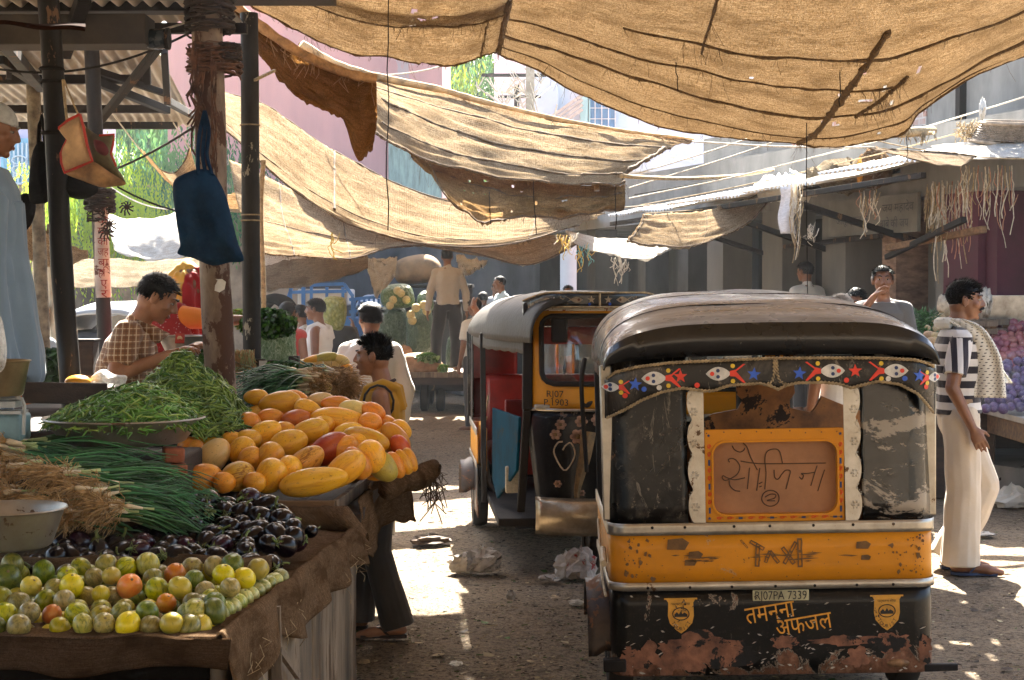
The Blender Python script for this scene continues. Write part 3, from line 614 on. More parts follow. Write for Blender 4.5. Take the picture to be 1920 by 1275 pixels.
# posts
pa,ptsa=post('iron_post',(88,-30,6.9),(130,715,6.9),.046,m_iron,'thick dark post left of the beans with bags hung on it',.014)
mb=MB()
for q in (0,1,4): 
    y=130+q*22+q*q*2; c=P(97+q*1.0,y,6.9); mb.lathe([(.05,-.008),(.056,0),(.05,.008)],c,18)
mb.build('rag_binding',m_dark,pa)
pb,ptsb=post('painted_post',(172,92,9.4),(197,640,9.4),.043,M('sooty_pole',(.022,.017,.015),.7,0,.4,6,.3),'slim post painted white with red lettering in its middle',.005)
mb=MB(); up=P(187,382,9.4); lo=P(194,558,9.4); mb.tube([up.lerp(lo,i/10) for i in range(11)],.0455,18); mb.build('white_band',M('chipped_whitewash',(.62,.5,.43),.8,0,.25,8,.3,60,.004,chip=((.12,.05,.035),6,.6)),pb)
mb=MB()
for i,s in enumerate(['बाबा','था','या','का','जह','बा','हि','ए','र']):
    p=P(194+.5*i,395+i*19.5,9.4)+V((.004,-.0475,-.02)); text_into(mb,s,.065,p,(1,0,0),(0,0,1),.001,wid=.062 if len(s)>1 else .04)
mb.build('red_lettering',M('red_lettering',(.28,.02,.015),.6,0,.2,20,0),pb,smooth=False)
pc,ptsc=post('pale_post',(383,-40,7.25),(413,735,7.25),.069,m_pipe,'thick pale rusty post with the blue bag hung on it',.008,18)
pd,ptsd=post('iron_post',(467,25,8.6),(472,600,8.6),.049,M('dark_pipe',(.03,.026,.021),.55,0,.5,5,.3,40,.003,chip=((.28,.24,.18),9,.64),stretch=(1,1,.4),spec=.25),'slim dark post just right of the blue bag',.004,16)
pe,ptse=post('iron_post',(62,150,11),(78,560,11),.046,M('speckled_pole',(.2,.17,.12),.8,0,.5,14,.4),'speckled thin post farthest left behind the robed man',.006)
post('iron_post',(494,300,10.5),(492,520,10.5),.016,m_rope,'thin bark covered stake behind the slim dark post',.03)
post('iron_post',(95,420,12.5),(98,560,12.5),.03,m_zinc,'thin grey post between the robed man and the thick dark post',.004)
for p0,y in ((ptsd,0),):
    mb=MB()
    for zz in (2.58,2.1,2.07):
        c=V((ptsd[5].x,ptsd[5].y,zz)); mb.lathe([(.052,-.004),(.056,0),(.052,.004)],c+V((N3((zz,0,0))*.01,0,0)),16)
    mb.bar(P(478,150,8.5),P(515,132,8.9),.014,.014); mb.build('wire_binding',m_rope,pd)
mb=MB(); mb.lathe([(.073,-.03),(.0745,0),(.073,.03)],P(411,538,7.25),18); 
def sticker(): 
    c=P(422,535,7.25); pts=[(-.045,.012),(-.03,.026),(.02,.028),(.036,.015),(.03,-.018),(.008,-.032),(-.02,-.022)]
    m=MB(); vs=[];n=len(pts)
    for k in (0.0705,.0735):
        for a,b in pts: 
            w=a/.07-.15; vs.append((ptsc[20].x+sin(w)*k,ptsc[20].y-cos(w)*k,c.z+b))
    m.add(vs,[tuple(range(n,2*n)),tuple(range(n))[::-1]]+[(i,(i+1)%n,n+(i+1)%n,n+i) for i in range(n)]); m.build('torn_sticker',m_white,pc,smooth=False)
sticker()
# fibre tangles tied round the posts
def tangle(name,c,rx,ry,hz,n,mat,label,r=.004,down=.5):
    mb=MB(); c=V(c)
    for q in range(n):
        a=rnd.uniform(0,2*pi); z=rnd.uniform(-hz,hz); pts=[]; b=a; L=rnd.randint(5,9)
        for s in range(L):
            b+=rnd.uniform(.15,.5)*(1 if q%2 else -1); k=1+rnd.uniform(0,.35); z-=rnd.uniform(-.4,1)*down*hz/3
            pts.append(c+V((rx*k*cos(b),ry*k*sin(b),z)))
        mb.tube(pts,r*rnd.uniform(.5,1.6),4)
    return tag(mb.build(name,mat,sharp=0),label,'twine','fibre tied round the posts')
m_fib=M('dark_fibre',(.13,.06,.032),.9,0,.5,20,0); m_fib2=M('black_fibre',(.045,.03,.022),.9,0,.5,20,0)
tangle('fibre_tangle',P(393,22,7.25),.085,.085,.09,90,[m_fib2][0],'black fibre wound round the top of the pale post',.006,.2)
tangle('fibre_tangle',P(402,108,7.25),.095,.095,.055,90,m_fib,'brown fibre tangle round the pale post below its top binding',.004,.6)
tangle('fibre_tangle',P(428,96,7.2),.045,.04,.035,50,m_fib2,'dark bunch of fibre on the right side of the pale post',.004,.4)
tangle('fibre_tangle',P(186,372,9.4),.07,.07,.06,80,m_fib2,'dark fibre bundle tied above the red lettering',.006,.5)
tangle('fibre_tangle',P(180,395,9.35),.04,.04,.04,30,m_fib2,'loose dark fibre left of the red lettering',.004,.9)
mb=MB()
for q in range(12):
    x=rnd.uniform(362,378); p=P(x,rnd.uniform(80,130),7.15); L=rnd.uniform(.2,.5); mb.tube([p+V((.03*sin(s*1.3+q)*s/6,-.01,-L*s/7)) for s in range(8)],.0045,4)
for q in range(6):
    p=P(402,rnd.uniform(100,130),7.1); L=rnd.uniform(.3,.6); mb.tube([p+V((.012*sin(s*1.1+q),-.02,-L*s/7)) for s in range(8)],.003,4)
tag(mb.build('hanging_fibre',m_fib,sharp=0),'long brown fibres hanging down the pale post','twine')
for c in ((238,388,10),(205,420,9.3),(200,435,9.3)):
    mb=MB(); p=P(*c)
    for q in range(9): 
        a=q*.7; mb.tube([p,p+V((.03*cos(a),0,.03*sin(a))),p+V((.045*cos(a+.3),-.01,.045*sin(a+.3)-.01))],.005,4)
    mb.ell(p,(.018,.018,.018),nu=8,nv=6); tag(mb.build('withered_flower',m_fib2,sharp=0),'withered dark flowers on a thread by the painted post','flower','withered flowers on threads')
# ---------------------------------------------------------------- bags on the posts
m_bluecloth=M('navy_cloth',(.007,.033,.075),.95,0,.35,6,.8,120,.004,col2=(.003,.013,.032),spec=.15)
bag=thing('cloth_bag','blue cloth bag hanging by its straps on the pale post','bag',P(385,330,7.05))
bp=P(385,330,7.05)
out=smooth_loop([P(x,y,7.05)-bp for x,y in [(327,338),(345,326),(372,317),(396,321),(412,342),(425,372),(436,415),(446,455),(457,488),(430,492),(398,498),(362,484),(333,476),(338,462),(330,410),(324,362)]],56)
mb=MB(); inflate(mb,out,(0,-1,0),.06,14,.075,13,2); mb.build('bag_body',m_bluecloth,bag,sharp=60)
mb=MB()
for x0,x1 in ((375,372),(384,386),(392,398)):
    mb.tube(cat_spline([P(x1,328,7.03)-bp,P(x0-4,290,7.08)-bp,P(x0,245,7.12)-bp,P(384,208,7.14)-bp],12),.009,6)
mb.build('strap',m_bluecloth,bag)
mb=MB(); 
for q in range(26):
    x=rnd.uniform(335,440); y=rnd.uniform(340,485); L=rnd.uniform(.003,.009); p=P(x,y,7.05)-bp
    mb.ell(p+V((0,-.085,0)),(L*.5,.004,L),nu=6,nv=4)
beige=M('stained_jute',(.52,.33,.17),.85,0,.35,7,.5,160,.003,chip=((.2,.08,.03),5,.66))
redp=M('red_piping',(.42,.03,.015),.6,0,.2,20,0)
sb=thing('shopping_bag','beige shopping bag with red piping hung on the thick dark post','bag',P(150,270,6.7)); b0=P(150,270,6.7)
A=[(110,240),(128,225),(150,214),(157,240),(163,270),(173,302),(150,312),(121,324),(115,305),(114,288),(120,274),(126,262),(124,254)]
Bp=[(157,238),(186,254),(214,252),(212,270),(208,288),(218,312),(236,344),(205,322),(173,302),(164,272)]
Cp=[(121,324),(150,312),(173,302),(205,322),(236,344),(212,350),(190,351),(160,341)]
for pts,nm,mt,t0,dd in ((A,'side_panel',beige,.035,6.66),(Bp,'printed_panel',M('olive_print',(.12,.11,.045),.6,0,.4,12,.3,120,.003,col2=(.05,.03,.02)),.03,6.74),(Cp,'base_panel',M('dirty_jute',(.4,.22,.09),.85,0,.45,8,.5,160,.003),.03,6.72)):
    mb=MB(); inflate(mb,smooth_loop([P(x,y,dd)-b0 for x,y in pts],40),(0,-1,0),t0,8,.012,14,3); mb.build(nm,mt,sb,sharp=60)
mb=MB(); mb.tube([P(x,y,6.64)-b0 for x,y in A[2:]+A[:1]],.006,6); mb.tube([P(x,y,6.7)-b0 for x,y in Bp[1:6]],.005,6); mb.tube([P(x,y,6.64)-b0 for x,y in A[:3]],.006,6); mb.build('red_piping',redp,sb)
mb=MB(); inflate(mb,smooth_loop([P(x,y,6.705)-b0 for x,y in [(176,262),(195,268),(204,284),(196,292),(180,282)]],20),(0,-1,0),.012,4); mb.build('maroon_emblem',M('maroon_print',(.13,.012,.015),.5,0,.3,30,0),sb)
mb=MB(); mb.tube(cat_spline([P(126,228,6.68)-b0,P(122,195,6.75)-b0,P(118,150,6.83)-b0],10),.006,6); mb.tube(cat_spline([P(160,240,6.7)-b0,P(140,200,6.75)-b0,P(120,150,6.83)-b0],10),.004,6); mb.build('handle',m_rope,sb)
m_bk=M('black_cloth',(.010,.009,.009),.9,0,.5,8,.5,120,.004,spec=.1)
for nm,pts,d,lab,tt in (('black_bag',[(60,295),(68,270),(80,265),(92,275),(94,340),(92,375),(76,382),(56,378),(55,340)],7.1,'black bag hanging left of the thick dark post',.06),('black_bag',[(120,330),(142,322),(166,335),(184,352),(176,366),(150,374),(124,366),(116,350)],6.95,'dark grey bag under the beige shopping bag',.07),('black_bag',[(33,372),(50,362),(66,378),(62,410),(50,432),(38,432),(30,402)],7.3,'black cloth bundle hanging lowest behind the robed man',.05)):
    mb=MB(); inflate(mb,smooth_loop([P(x,y,d) for x,y in pts],36),(0,-1,0),tt,8,.03,12,d)
    if d==7.1: mb.tube([P(72,270,7.1),P(74,235,7.1),P(78,215,7.1),P(82,240,7.1),P(84,270,7.1)],.009,6)
    tag(mb.build(nm,m_bk,sharp=60),lab,'bag')

mb=MB(); mb.box((0,-9,2.2),(16,.4,4.4)); tag(mb.build('back_wall',M('sky_blocking_wall',(.16,.13,.10),.9,0,.4,1.2,.2)),'unseen plaster wall added behind the viewer to block sky light','wall')  # unseen wall, added to cut sky reflections from behind the camera
# ================================================================ auto rickshaws
def paint(name, col, rough=.28, rust=.5, grad=None, scr=.3, coat=.3):
    t=NT(name); co=t.co(); n=t.noise(3.2,7,.72,dist=.5); fine=t.noise(60,4,.7)
    c=t.mix(t.ramp(t.noise(2.2,4,.6),[(.35,0),(.7,.6)]),col,tuple(x*.6+.004 for x in col))
    th=t.rgb((0,0,0)); fac=n
    if grad:
        sx=t.n('ShaderNodeSeparateXYZ'); t.l(co,sx.inputs[0]); g=t.n('ShaderNodeMapRange'); t.l(sx.outputs[2],g.inputs[0]); g.inputs[1].default_value=grad[0]; g.inputs[2].default_value=grad[1]; g.inputs[3].default_value=grad[2]; g.inputs[4].default_value=0; fac=t.math('ADD',n,g.outputs[0])
    f=t.ramp(fac,[(1-rust*.72,0),(1-rust*.72+.012,1)])
    rustc=t.ramp(t.noise(16,5,.7),[(.35,(.07,.03,.016)),(.55,(.2,.095,.055)),(.72,(.34,.2,.13))])
    edge=t.ramp(fac,[(1-rust*.72-.018,0),(1-rust*.72-.006,1),(1-rust*.72+.004,0)])
    c=t.mix(f,c,rustc); c=t.mix(t.math('MULTIPLY',edge,.7),c,(.42,.33,.24))
    s=t.ramp(t.noise(22,6,.8,t.mapn((1,1,.35)),1.2),[(.66,0),(.69,scr)]); c=t.mix(s,c,(.34,.3,.25))
    c=t.mix(t.ramp(fine,[(.56,0),(.8,.2)]),c,(.15,.11,.08))
    rg=t.math('MULTIPLY_ADD',f,.55,rough); rg=t.math('MULTIPLY_ADD',t.noise(7,4,.6),.22,rg)
    nr=t.bump(t.math('ADD',t.math('MULTIPLY',t.noise(5,3,.5),1.2),t.math('MULTIPLY',f,-.25)),.25,.012)
    return t.done(t.bsdf(c,rg,0,nr,.3,coat*.35))
p_black=paint('black_body_paint',(.004,.0035,.003),.24,.5,(.14,.36,.2))
def vinyl():
    t=NT('black_hood_vinyl'); n=t.noise(2.6,6,.7,dist=.6); c=t.mix(t.ramp(n,[(.53,0),(.62,.75)]),(.0045,.004,.0035),(.075,.062,.05))
    s=t.ramp(t.noise(16,6,.8,t.mapn((1,1,.3),rot=(0,.5,0)),1.3),[(.6,0),(.64,.6)]); c=t.mix(s,c,(.22,.19,.15)); c=t.mix(t.ramp(t.noise(45,4,.7),[(.62,0),(.68,.7)]),c,(.16,.13,.1)); f=t.ramp(t.noise(7,5,.7,t.mapn((1,1,1),loc=(3,0,1))),[(.66,0),(.68,1)]); c=t.mix(f,c,(.17,.085,.045))
    nr=t.bump(t.math('ADD',t.noise(3.5,3,.5),t.math('MULTIPLY',t.noise(30,3,.6),.12)),.4,.03)
    return t.done(t.bsdf(c,t.math('MULTIPLY_ADD',n,.5,.08),0,nr,.35,.1))
p_blackup=vinyl()
p_orange=paint('orange_body_paint',(.66,.25,.008),.34,.485,None,.15)
p_yellow=paint('amber_body_paint',(.70,.30,.012),.32,.45,None,.1)
def roofmat():
    t=NT('glossy_black_hood'); n=t.noise(4,4,.6)
    c=t.mix(t.ramp(t.noise(9,5,.7),[(.5,0),(.75,.6)]),(.006,.006,.0065),(.03,.027,.024))
    c=t.mix(t.ramp(t.noise(26,4,.7),[(.7,0),(.73,.6)]),c,(.3,.27,.22))
    gm=t.n('ShaderNodeNewGeometry'); sp=t.n('ShaderNodeSeparateXYZ'); t.l(gm.outputs['Normal'],sp.inputs[0]); du=t.math('MULTIPLY',t.ramp(sp.outputs[2],[(.62,0),(.93,1)]),t.ramp(t.noise(3,5,.7,t.mapn((1,5,1))),[(.3,.35),(.7,.95)])); c=t.mix(du,c,(.33,.335,.34))  # pale streaky dust on upward faces, also painted in for the sky's reflection
    nr=t.bump(t.math('ADD',t.noise(2.6,2,.5,t.mapn((1,4,1))),t.math('MULTIPLY',n,.3)),.22,.03)
    return t.done(t.bsdf(c,t.math('MULTIPLY_ADD',n,.22,.17),0,nr,.6,.25))
p_roof=roofmat()
p_roofdusty=M('dusty_hood',(.034,.028,.020),.6,0,.5,5,.4,30,.008,col2=(.022,.018,.014),spec=.4)
p_redint=M('red_interior',(.20,.009,.004),.4,0,.3,5,.2,40,.003)
p_brownint=M('brown_interior',(.30,.12,.03),.5,0,.55,5,.3,30,.003,col2=(.06,.022,.008),chip=((.025,.012,.007),5,.58))
p_board=M('brown_board',(.36,.165,.07),.7,0,.25,3,.2,90,.002,chip=((.2,.09,.04),7,.68))
p_blue=M('blue_door',(.003,.055,.095),.8,0,.35,4,.3,30,.004,chip=((.03,.045,.05),6,.6),spec=.1)
p_glass=None
def glassmat():
    t=NT('windscreen_glass'); g=t.n('ShaderNodeBsdfGlossy'); g.inputs[0].default_value=(.9,.93,.95,1); g.inputs[1].default_value=.05
    tr=t.n('ShaderNodeBsdfTransparent'); tr.inputs[0].default_value=(.86,.9,.9,1); d=t.n('ShaderNodeBsdfDiffuse'); d.inputs[0].default_value=(.5,.45,.38,1)
    lw=t.n('ShaderNodeLayerWeight'); lw.inputs[0].default_value=.25
    s=t.mixsh(t.math('MULTIPLY_ADD',lw.outputs[0],.6,.06),tr.outputs[0],g.outputs[0]); s=t.mixsh(t.ramp(t.noise(9,5,.7),[(.45,.02),(.8,.3)]),s,d.outputs[0]); return t.done(s)
p_glass=glassmat()
def plasticmat():
    t=NT('torn_plastic_window'); tr=t.n('ShaderNodeBsdfTransparent'); tr.inputs[0].default_value=(.7,.66,.58,1)
    n=t.noise(2.6,6,.75,t.mapn((1,1,2.2),loc=(.3,0,.15)),.6); f=t.ramp(n,[(.505,0),(.53,1)])
    b=t.bsdf(t.mix(f,(.006,.0055,.005),(.24,.2,.155)),.25,0,t.bump(t.noise(12,3,.6),.3,.01),.5,.3)
    return t.done(b)
p_plast=plasticmat()
c_red=M('red_sticker',(.72,.045,.02),.45,0,.15,30,0); c_blue=M('blue_sticker',(.03,.11,.55),.45,0,.15,30,0); c_whitest=M('white_sticker',(.62,.6,.55),.5,0,.2,30,0)
c_yel=M('yellow_sticker',(.75,.5,.03),.5,0,.2,30,0); c_cream=M('cream_sticker',(.55,.42,.27),.5,0,.3,30,0); c_dot=M('dark_blue_sticker',(.02,.04,.13),.5,0,.2,30,0); c_bk=M('black_lettering',(.02,.016,.012),.5,0,.3,30,0)
c_txt=M('worn_brown_lettering',(.16,.075,.018),.6,0,.3,30,0); c_orange=M('orange_lettering',(.75,.33,.03),.5,0,.2,30,0,chip=((.03,.02,.015),22,.62))
def star_pts(x,z,r,rot=0): return [(x+(r if k%2==0 else r*.42)*sin(pi*k/5+rot),z+(r if k%2==0 else r*.42)*cos(pi*k/5+rot)) for k in range(10)]
def disc_pts(x,z,r,n=14): return [(x+r*cos(2*pi*k/n),z+r*sin(2*pi*k/n)) for k in range(n)]
def lin(x,tab):
    if x<=tab[0][0]: return tab[0][1]
    for (a,fa),(b,fb) in zip(tab,tab[1:]):
        if x<=b: return fa+(fb-fa)*(x-a)/(b-a)
    return tab[-1][1]
def rope_on(mb,pts,r=.006,tw=34):
    L=0; ps=[V(p) for p in pts]; 
    for sgn in (0,pi):
        out=[];L=0
        for i,p in enumerate(ps):
            if i: L+=(p-ps[i-1]).length
            t=(ps[min(i+1,len(ps)-1)]-ps[max(i-1,0)]).normalized(); a=t.cross(V((0,1,0))).normalized(); b=V((0,1,0)); w=L*tw*6.28+sgn
            out.append(p+(a*cos(w)+b*sin(w))*r*.62)
        mb.tube(out,r*.62,5)
def dense(pts,step):
    out=[]
    for a,b in zip(pts,pts[1:]):
        a=V(a);b=V(b);n=max(1,int((b-a).length/step))
        out+= [a.lerp(b,i/n) for i in range(n)]
    return out+[V(pts[-1])]
def rickshaw(loc,rot,label,kind):
    A=(kind=='rear'); R=thing('auto_rickshaw',label,'auto rickshaw',loc,0,None,rot); W=.645
    col=p_orange if A else p_yellow; inter=p_brownint if A else p_redint; roofm=p_roof if A else p_roofdusty
    def ub(z0,z1,off,name,mat,nz=4,yend=1.15,inset=0,rr=.085,dent=.002):
        path=[(-W-off,yend),(-W-off,rr)]+[(-W-off+rr-rr*cos(a*pi/16),rr-off-rr*sin(a*pi/16)) for a in range(1,9)]
        n=14; path+=[(-W-off+rr+(2*(W+off-rr))*i/n,-off) for i in range(1,n)]+[(-x,y) for x,y in path[::-1]]
        if yend>.5: path=[(-W-off,yend-(yend-rr)*i/6) for i in range(6)]+path[1:-1]+[(W+off,rr+(yend-rr)*i/6) for i in range(7)]
        m=MB(); k=len(path)
        m.grid(lambda u,v:(path[round(u*(k-1))][0],path[round(u*(k-1))][1]+inset*v+dent*N3((path[round(u*(k-1))][0]*4,v*2,z0*9)),z0+(z1-z0)*v),k,nz+1)
        return m.build(name,mat,R,solid=.006,sharp=50)
    ub(.152,.50,0,'rear_panel',p_black,5,1.1); lowp=ub(.497,.53,.011,'trim_strip',m_alu,2); ub(.526,.724,.003,'colour_band',col,3); ub(.72,.768,.012,'trim_strip',m_alu,3)
    m=MB()
    for z,o in ((.51,.0125),(.752,.0135)):
        for i in range(7): m.ell((-.5+i*.165+rnd.uniform(-.02,.02),-o-.004,z),(.006,.003,.006),nu=8,nv=5)
    m.build('trim_screw',m_iron,R)
    # upper rear hood panels
    yl=lambda z:.012+(z-.765)*.05
    def panel(x0,x1,z0,z1,name,mat,dy=0,nx=12,nz=10,curve=True):
        m=MB(); m.grid(lambda u,v:((x0+(x1-x0)*u),yl(z0+(z1-z0)*v)+dy+(max(0,abs(x0+(x1-x0)*u)-.56)/.085)**2*.06*(1 if curve else 0)+.005*N3((u*3,v*3,x0)),z0+(z1-z0)*v),nx,nz); return m.build(name,mat,R,solid=.005,sharp=60)
    if A:
        panel(-.645,-.335,.76,1.43,'hood_panel',p_blackup); panel(.362,.645,.76,1.43,'hood_panel',p_plast)
        # scalloped aluminium strips
        for sx,x0 in ((-1,-.267),(1,.292)):
            zs=[.765+i*.0122 for i in range(46)]; ed=[]
            for z in zs:
                q=(z-.765)/.139%1; ed.append((x0+sx*(.046+.021*abs(sin(q*pi))**.7*(1 if q<.86 else .55)),z))
            pts=[(x0,.765)]+ed+[(x0,zs[-1])]
            if sx>0: pts=pts[::-1]
            m=MB(); m.prism([(p[0],p[1]-.765) for p in pts],(0,yl(.765)-.012,.765),(1,0,0),(0,.05,1),-.003 if False else .004)
            s_=m.build('scalloped_strip',m_alu,R,smooth=False)
            m=MB()
            for i in range(5):
                zc=.83+i*.127
                for a in range(6): m.ell((x0+sx*.04+.013*cos(a*1.05),yl(zc)-.017,zc+.013*sin(a*1.05)),(.005,.003,.005),nu=7,nv=5)
                for a in range(7): m.ell((x0+sx*(.055+.009*sin(a)),yl(zc)-.017,zc+.035+a*.008),(.003,.002,.003),nu=6,nv=4)
                m.ell((x0+sx*.036,yl(zc)-.017,zc),(.004,.003,.004),nu=7,nv=5)
            m.build('embossed_flower',m_alu,R)
        # painted frame round the board
        fx0,fx1,fz0,fz1=-.265,.29,.767,1.137; ix0,ix1,iz0,iz1=-.232,.262,.797,1.086
        def rr(x0,x1,z0,z1,r,n=8):
            o=[]
            for cx,cz,a0 in ((x1-r,z1-r,0),(x0+r,z1-r,90),(x0+r,z0+r,180),(x1-r,z0+r,270)):
                o+=[(cx+r*cos(radians(a0+90*i/n)),cz+r*sin(radians(a0+90*i/n))) for i in range(n+1)]
            return o
        O=rr(fx0,fx1,fz0,fz1,.004); I=rr(ix0,ix1,iz0,iz1,.05); I2=rr(ix0-.008,ix1+.008,iz0-.008,iz1+.008,.056); n=len(O)
        yf=yl(.95)-.012; vs=[(x,yf,z) for x,z in O]+[(x,yf,z) for x,z in I2]+[(x,yf-.007,z) for x,z in I2]+[(x,yf-.007,z) for x,z in I]+[(x,yf+.035,z) for x,z in I]+[(x,yf+.03,z) for x,z in O]; fs=[]
        for k in range(5):
            for i in range(n): fs.append((k*n+i,k*n+(i+1)%n,(k+1)*n+(i+1)%n,(k+1)*n+i))
        m=MB(); m.add(vs,fs); fr=m.build('window_frame',p_orange,R,sharp=30)
        m=MB(); m.box(((ix0+ix1)/2,yf+.037,(iz0+iz1)/2),(ix1-ix0+.03,.01,iz1-iz0+.03)); m.build('window_board',p_board,R)
        def wp(X,Y): return V((((1240+X/4.25)-1458)/470,yf+.0305,1.68-((700+Y/4.25)-552)/470))
        m=MB()
        for st in [[(600,722),(590,702),(618,692),(655,708),(682,760),(660,820),(600,858),(560,868),(540,848),(548,830),(580,848),(640,865),(722,850)],[(595,868),(603,915),(640,950),(682,958)],[(760,768),(740,940)],[(622,590),(642,622),(682,642),(715,628),(722,608)],[(708,565),(742,604),(772,690),(822,788)],[(688,714),(762,728),(860,738),(1100,741),(1372,741)],[(842,772),(830,850),(814,955)],[(880,945),(892,820),(884,710),(900,645),(950,622),(1002,640),(1026,742)],[(956,788),(962,850),(988,864),(1020,822),(1048,795),(1086,800),(1076,850),(1050,946)],[(1158,850),(1178,868),(1192,838),(1174,822),(1215,824),(1280,815)],[(1302,760),(1275,840),(1250,922)],[(1362,794),(1335,870),(1305,966)],[(925+70*cos(a*.42),1018+64*sin(a*.42)) for a in range(16)],[(880,1008),(925,985),(966,990),(955,1018),(895,1036),(962,1040)],[(832,900),(862,885)],[(836,925),(856,918)]]:
            m.tube(cat_spline([wp(*p) for p in st],max(8,len(st)*4)) if len(st)>2 else [wp(*p) for p in st],.0021,5)
        m.build('pencil_writing',M('pencil_mark',(.075,.035,.015),.7,0,.2,20,0),R)
        m=MB(); mats=[c_dot,c_red,c_txt]
        def deco(pts,mi,dy=-.0015): m.mi=mi; m.prism(pts,(0,yf+dy,0),(1,0,0),(0,0,1),.001)
        for x,z in ((-.25,1.115),(.276,1.115),(-.25,.782),(.276,.782)): deco(star_pts(x,z,.008),0)
        for sx in (-.249,.276):
            for i in range(9):
                z=1.07-i*.032
                if i%3==2: deco([(sx-.004,z-.012),(sx+.004,z-.012),(sx+.004,z+.012),(sx-.004,z+.012)],0)
                else:
                    m.mi=1; m.tube([(sx+.007*cos(a*.7)*(1-a/14),yf-.002,z+.012*sin(a*.7)*(1-a/14)) for a in range(12)],.0014,4)
        for i in range(12):
            x=-.21+i*.042
            if i%3==2: deco([(x-.02,.781),(x+.02,.781),(x+.02,.783),(x-.02,.783)],2); deco([(x-.008,.778),(x+.008,.778),(x+.008,.786),(x-.008,.786)],0)
            else:
                m.mi=1; m.tube([(x+.016*cos(a*.7)*(1-a/14),yf-.002,.782+.006*sin(a*.7)*(1-a/14)) for a in range(12)],.0014,4)
        for i in range(9): deco(disc_pts(-.25+i*.064+rnd.uniform(-.01,.01),1.126+rnd.uniform(-.006,.004),.003,8),2)
        m.build('painted_scroll',mats,fr,smooth=False)
    else:
        panel(-.645,.645,.76,1.05,'hood_panel',p_redint); panel(-.645,-.3,1.05,1.43,'hood_panel',p_redint); panel(.3,.645,1.05,1.43,'hood_panel',p_redint)
        panel(-.3,.3,1.3,1.43,'hood_panel',p_redint)
    # canopy roof
    ytab=[(-.03,.05),(-.024,.14),(-.005,.178),(.03,.196),(.16,.222),(.30,.245),(.32,.252),(.6,.272),(.9,.288),(1.2,.297),(1.6,.305),(2.0,.308),(2.42,.30),(2.52,.285),(2.55,.25)]
    def hw(y): return .665-.0*y if y<1.2 else .665-.265*((y-1.2)/1.35)**1.2
    rows=[]; n=44
    for y,h in ytab:
        r=[]
        for i in range(n+1):
            a=pi-pi*i/n; x=hw(y)*math.copysign(abs(cos(a))**(2/3.6),cos(a)); z=1.385+h*abs(sin(a))**(2/2.6)
            x+=.006*N3((x*3,y*2,1)); z+=.008*N3((x*3,y*2.5,4))*min(1,h*5)
            r.append((x,y,z))
        rows.append(r)
    m=MB(); m.grid(lambda u,v:rows[round(v*(len(rows)-1))][round(u*n)],n+1,len(rows)); m.build('roof_hood',roofm,R,solid=.008,sharp=28)
    m=MB()
    for y in (.31,.92,1.6):
        h=lin(y,ytab); m.tube([(hw(y)*math.copysign(abs(cos(pi-pi*i/30))**(2/3.6),cos(pi-pi*i/30)),y,1.388+h*abs(sin(pi-pi*i/30))**(2/2.6)) for i in range(31)],.004,6)
    m.build('roof_seam',roofm,R)
    # rear valance with painted fishes and stars
    ct=[(-.66,1.19),(-.63,1.205),(-.52,1.266),(-.44,1.297),(-.36,1.312),(-.27,1.299),(-.235,1.299),(-.17,1.32),(-.05,1.325),(-.01,1.315),(.02,1.30),(.05,1.315),(.1,1.325),(.2,1.325),(.26,1.318),(.31,1.301),(.35,1.312),(.42,1.326),(.50,1.312),(.57,1.275),(.62,1.225),(.66,1.185)]
    tt=[(-.66,1.345),(-.62,1.378),(-.54,1.398),(-.4,1.413),(0,1.424),(.4,1.418),(.56,1.408),(.62,1.392),(.66,1.37)]
    def vy(x,z): return -.042+(max(0,abs(x)-.55)/.11)**2*.075-.012*sin((z-1.2)*12)
    zr=(lambda z:z) if A else (lambda z:z)
    m=MB(); m.grid(lambda u,v:(lambda x:(lambda z:(x,vy(x,z),z))(lin(x,ct)+(lin(x,tt)-lin(x,ct))*v))(-.66+1.32*u),90,9); val=m.build('rear_valance',p_blackup,R,solid=.006)
    m=MB(); rope_on(m,[V((x,vy(x,lin(x,ct))-.004,lin(x,ct))) for x in [-.655+i*.004 for i in range(328)]]); rope_on(m,[V((x,vy(x,lin(x,tt))-.004,lin(x,tt))) for x in [-.655+i*.004 for i in range(328)]])
    for sx in (-1,1): rope_on(m,dense([(.012+sx*.004,-.052,1.42),(.012+sx*.006,-.054,1.36),(.012+sx*.016,-.054,1.33),(.012+sx*.045,-.054,1.318)],.004))
    m.build('rope_trim',m_rope,val)
    m=MB(); mats=[c_red,c_blue,c_whitest,c_yel,c_dot]
    def fl(pts,mi,dy=.007):
        m.mi=mi; k=len(pts); cx=sum(p[0] for p in pts)/k; cz=sum(p[1] for p in pts)/k
        vs=[(x,vy(x,z)-dy,z) for x,z in pts]+[(cx,vy(cx,cz)-dy,cz)]; m.add(vs,[(i,(i+1)%k,k) for i in range(k)])
    def fish(x,z,s,d):
        bod=[(x+d*s*(.5-1*u),z+s*.27*sin(pi*u)**.8*sg) for sg,us in ((1,[i/10 for i in range(11)]),(-1,[1-i/10 for i in range(1,10)])) for u in us]
        fl(bod,2); tx=x-d*s*.45
        for sg in (1,-1): fl([(tx,z-.01),(tx,z+.01),(tx-d*s*.25,z+.008),(tx-d*s*.62,z+sg*s*.36),(tx-d*s*.54,z+sg*s*.38),(tx-d*s*.2,z+sg*.012)],0,.0075)
        fl(disc_pts(x+d*s*.25,z,.009,10),0,.0085)
        for sg in (1,-1): fl(disc_pts(x+d*s*.02,z+sg*s*.12,.0075,10),4,.0085); fl(disc_pts(tx-d*s*.12,z+sg*s*.3,.009,10),3,.008)
    zc=1.362
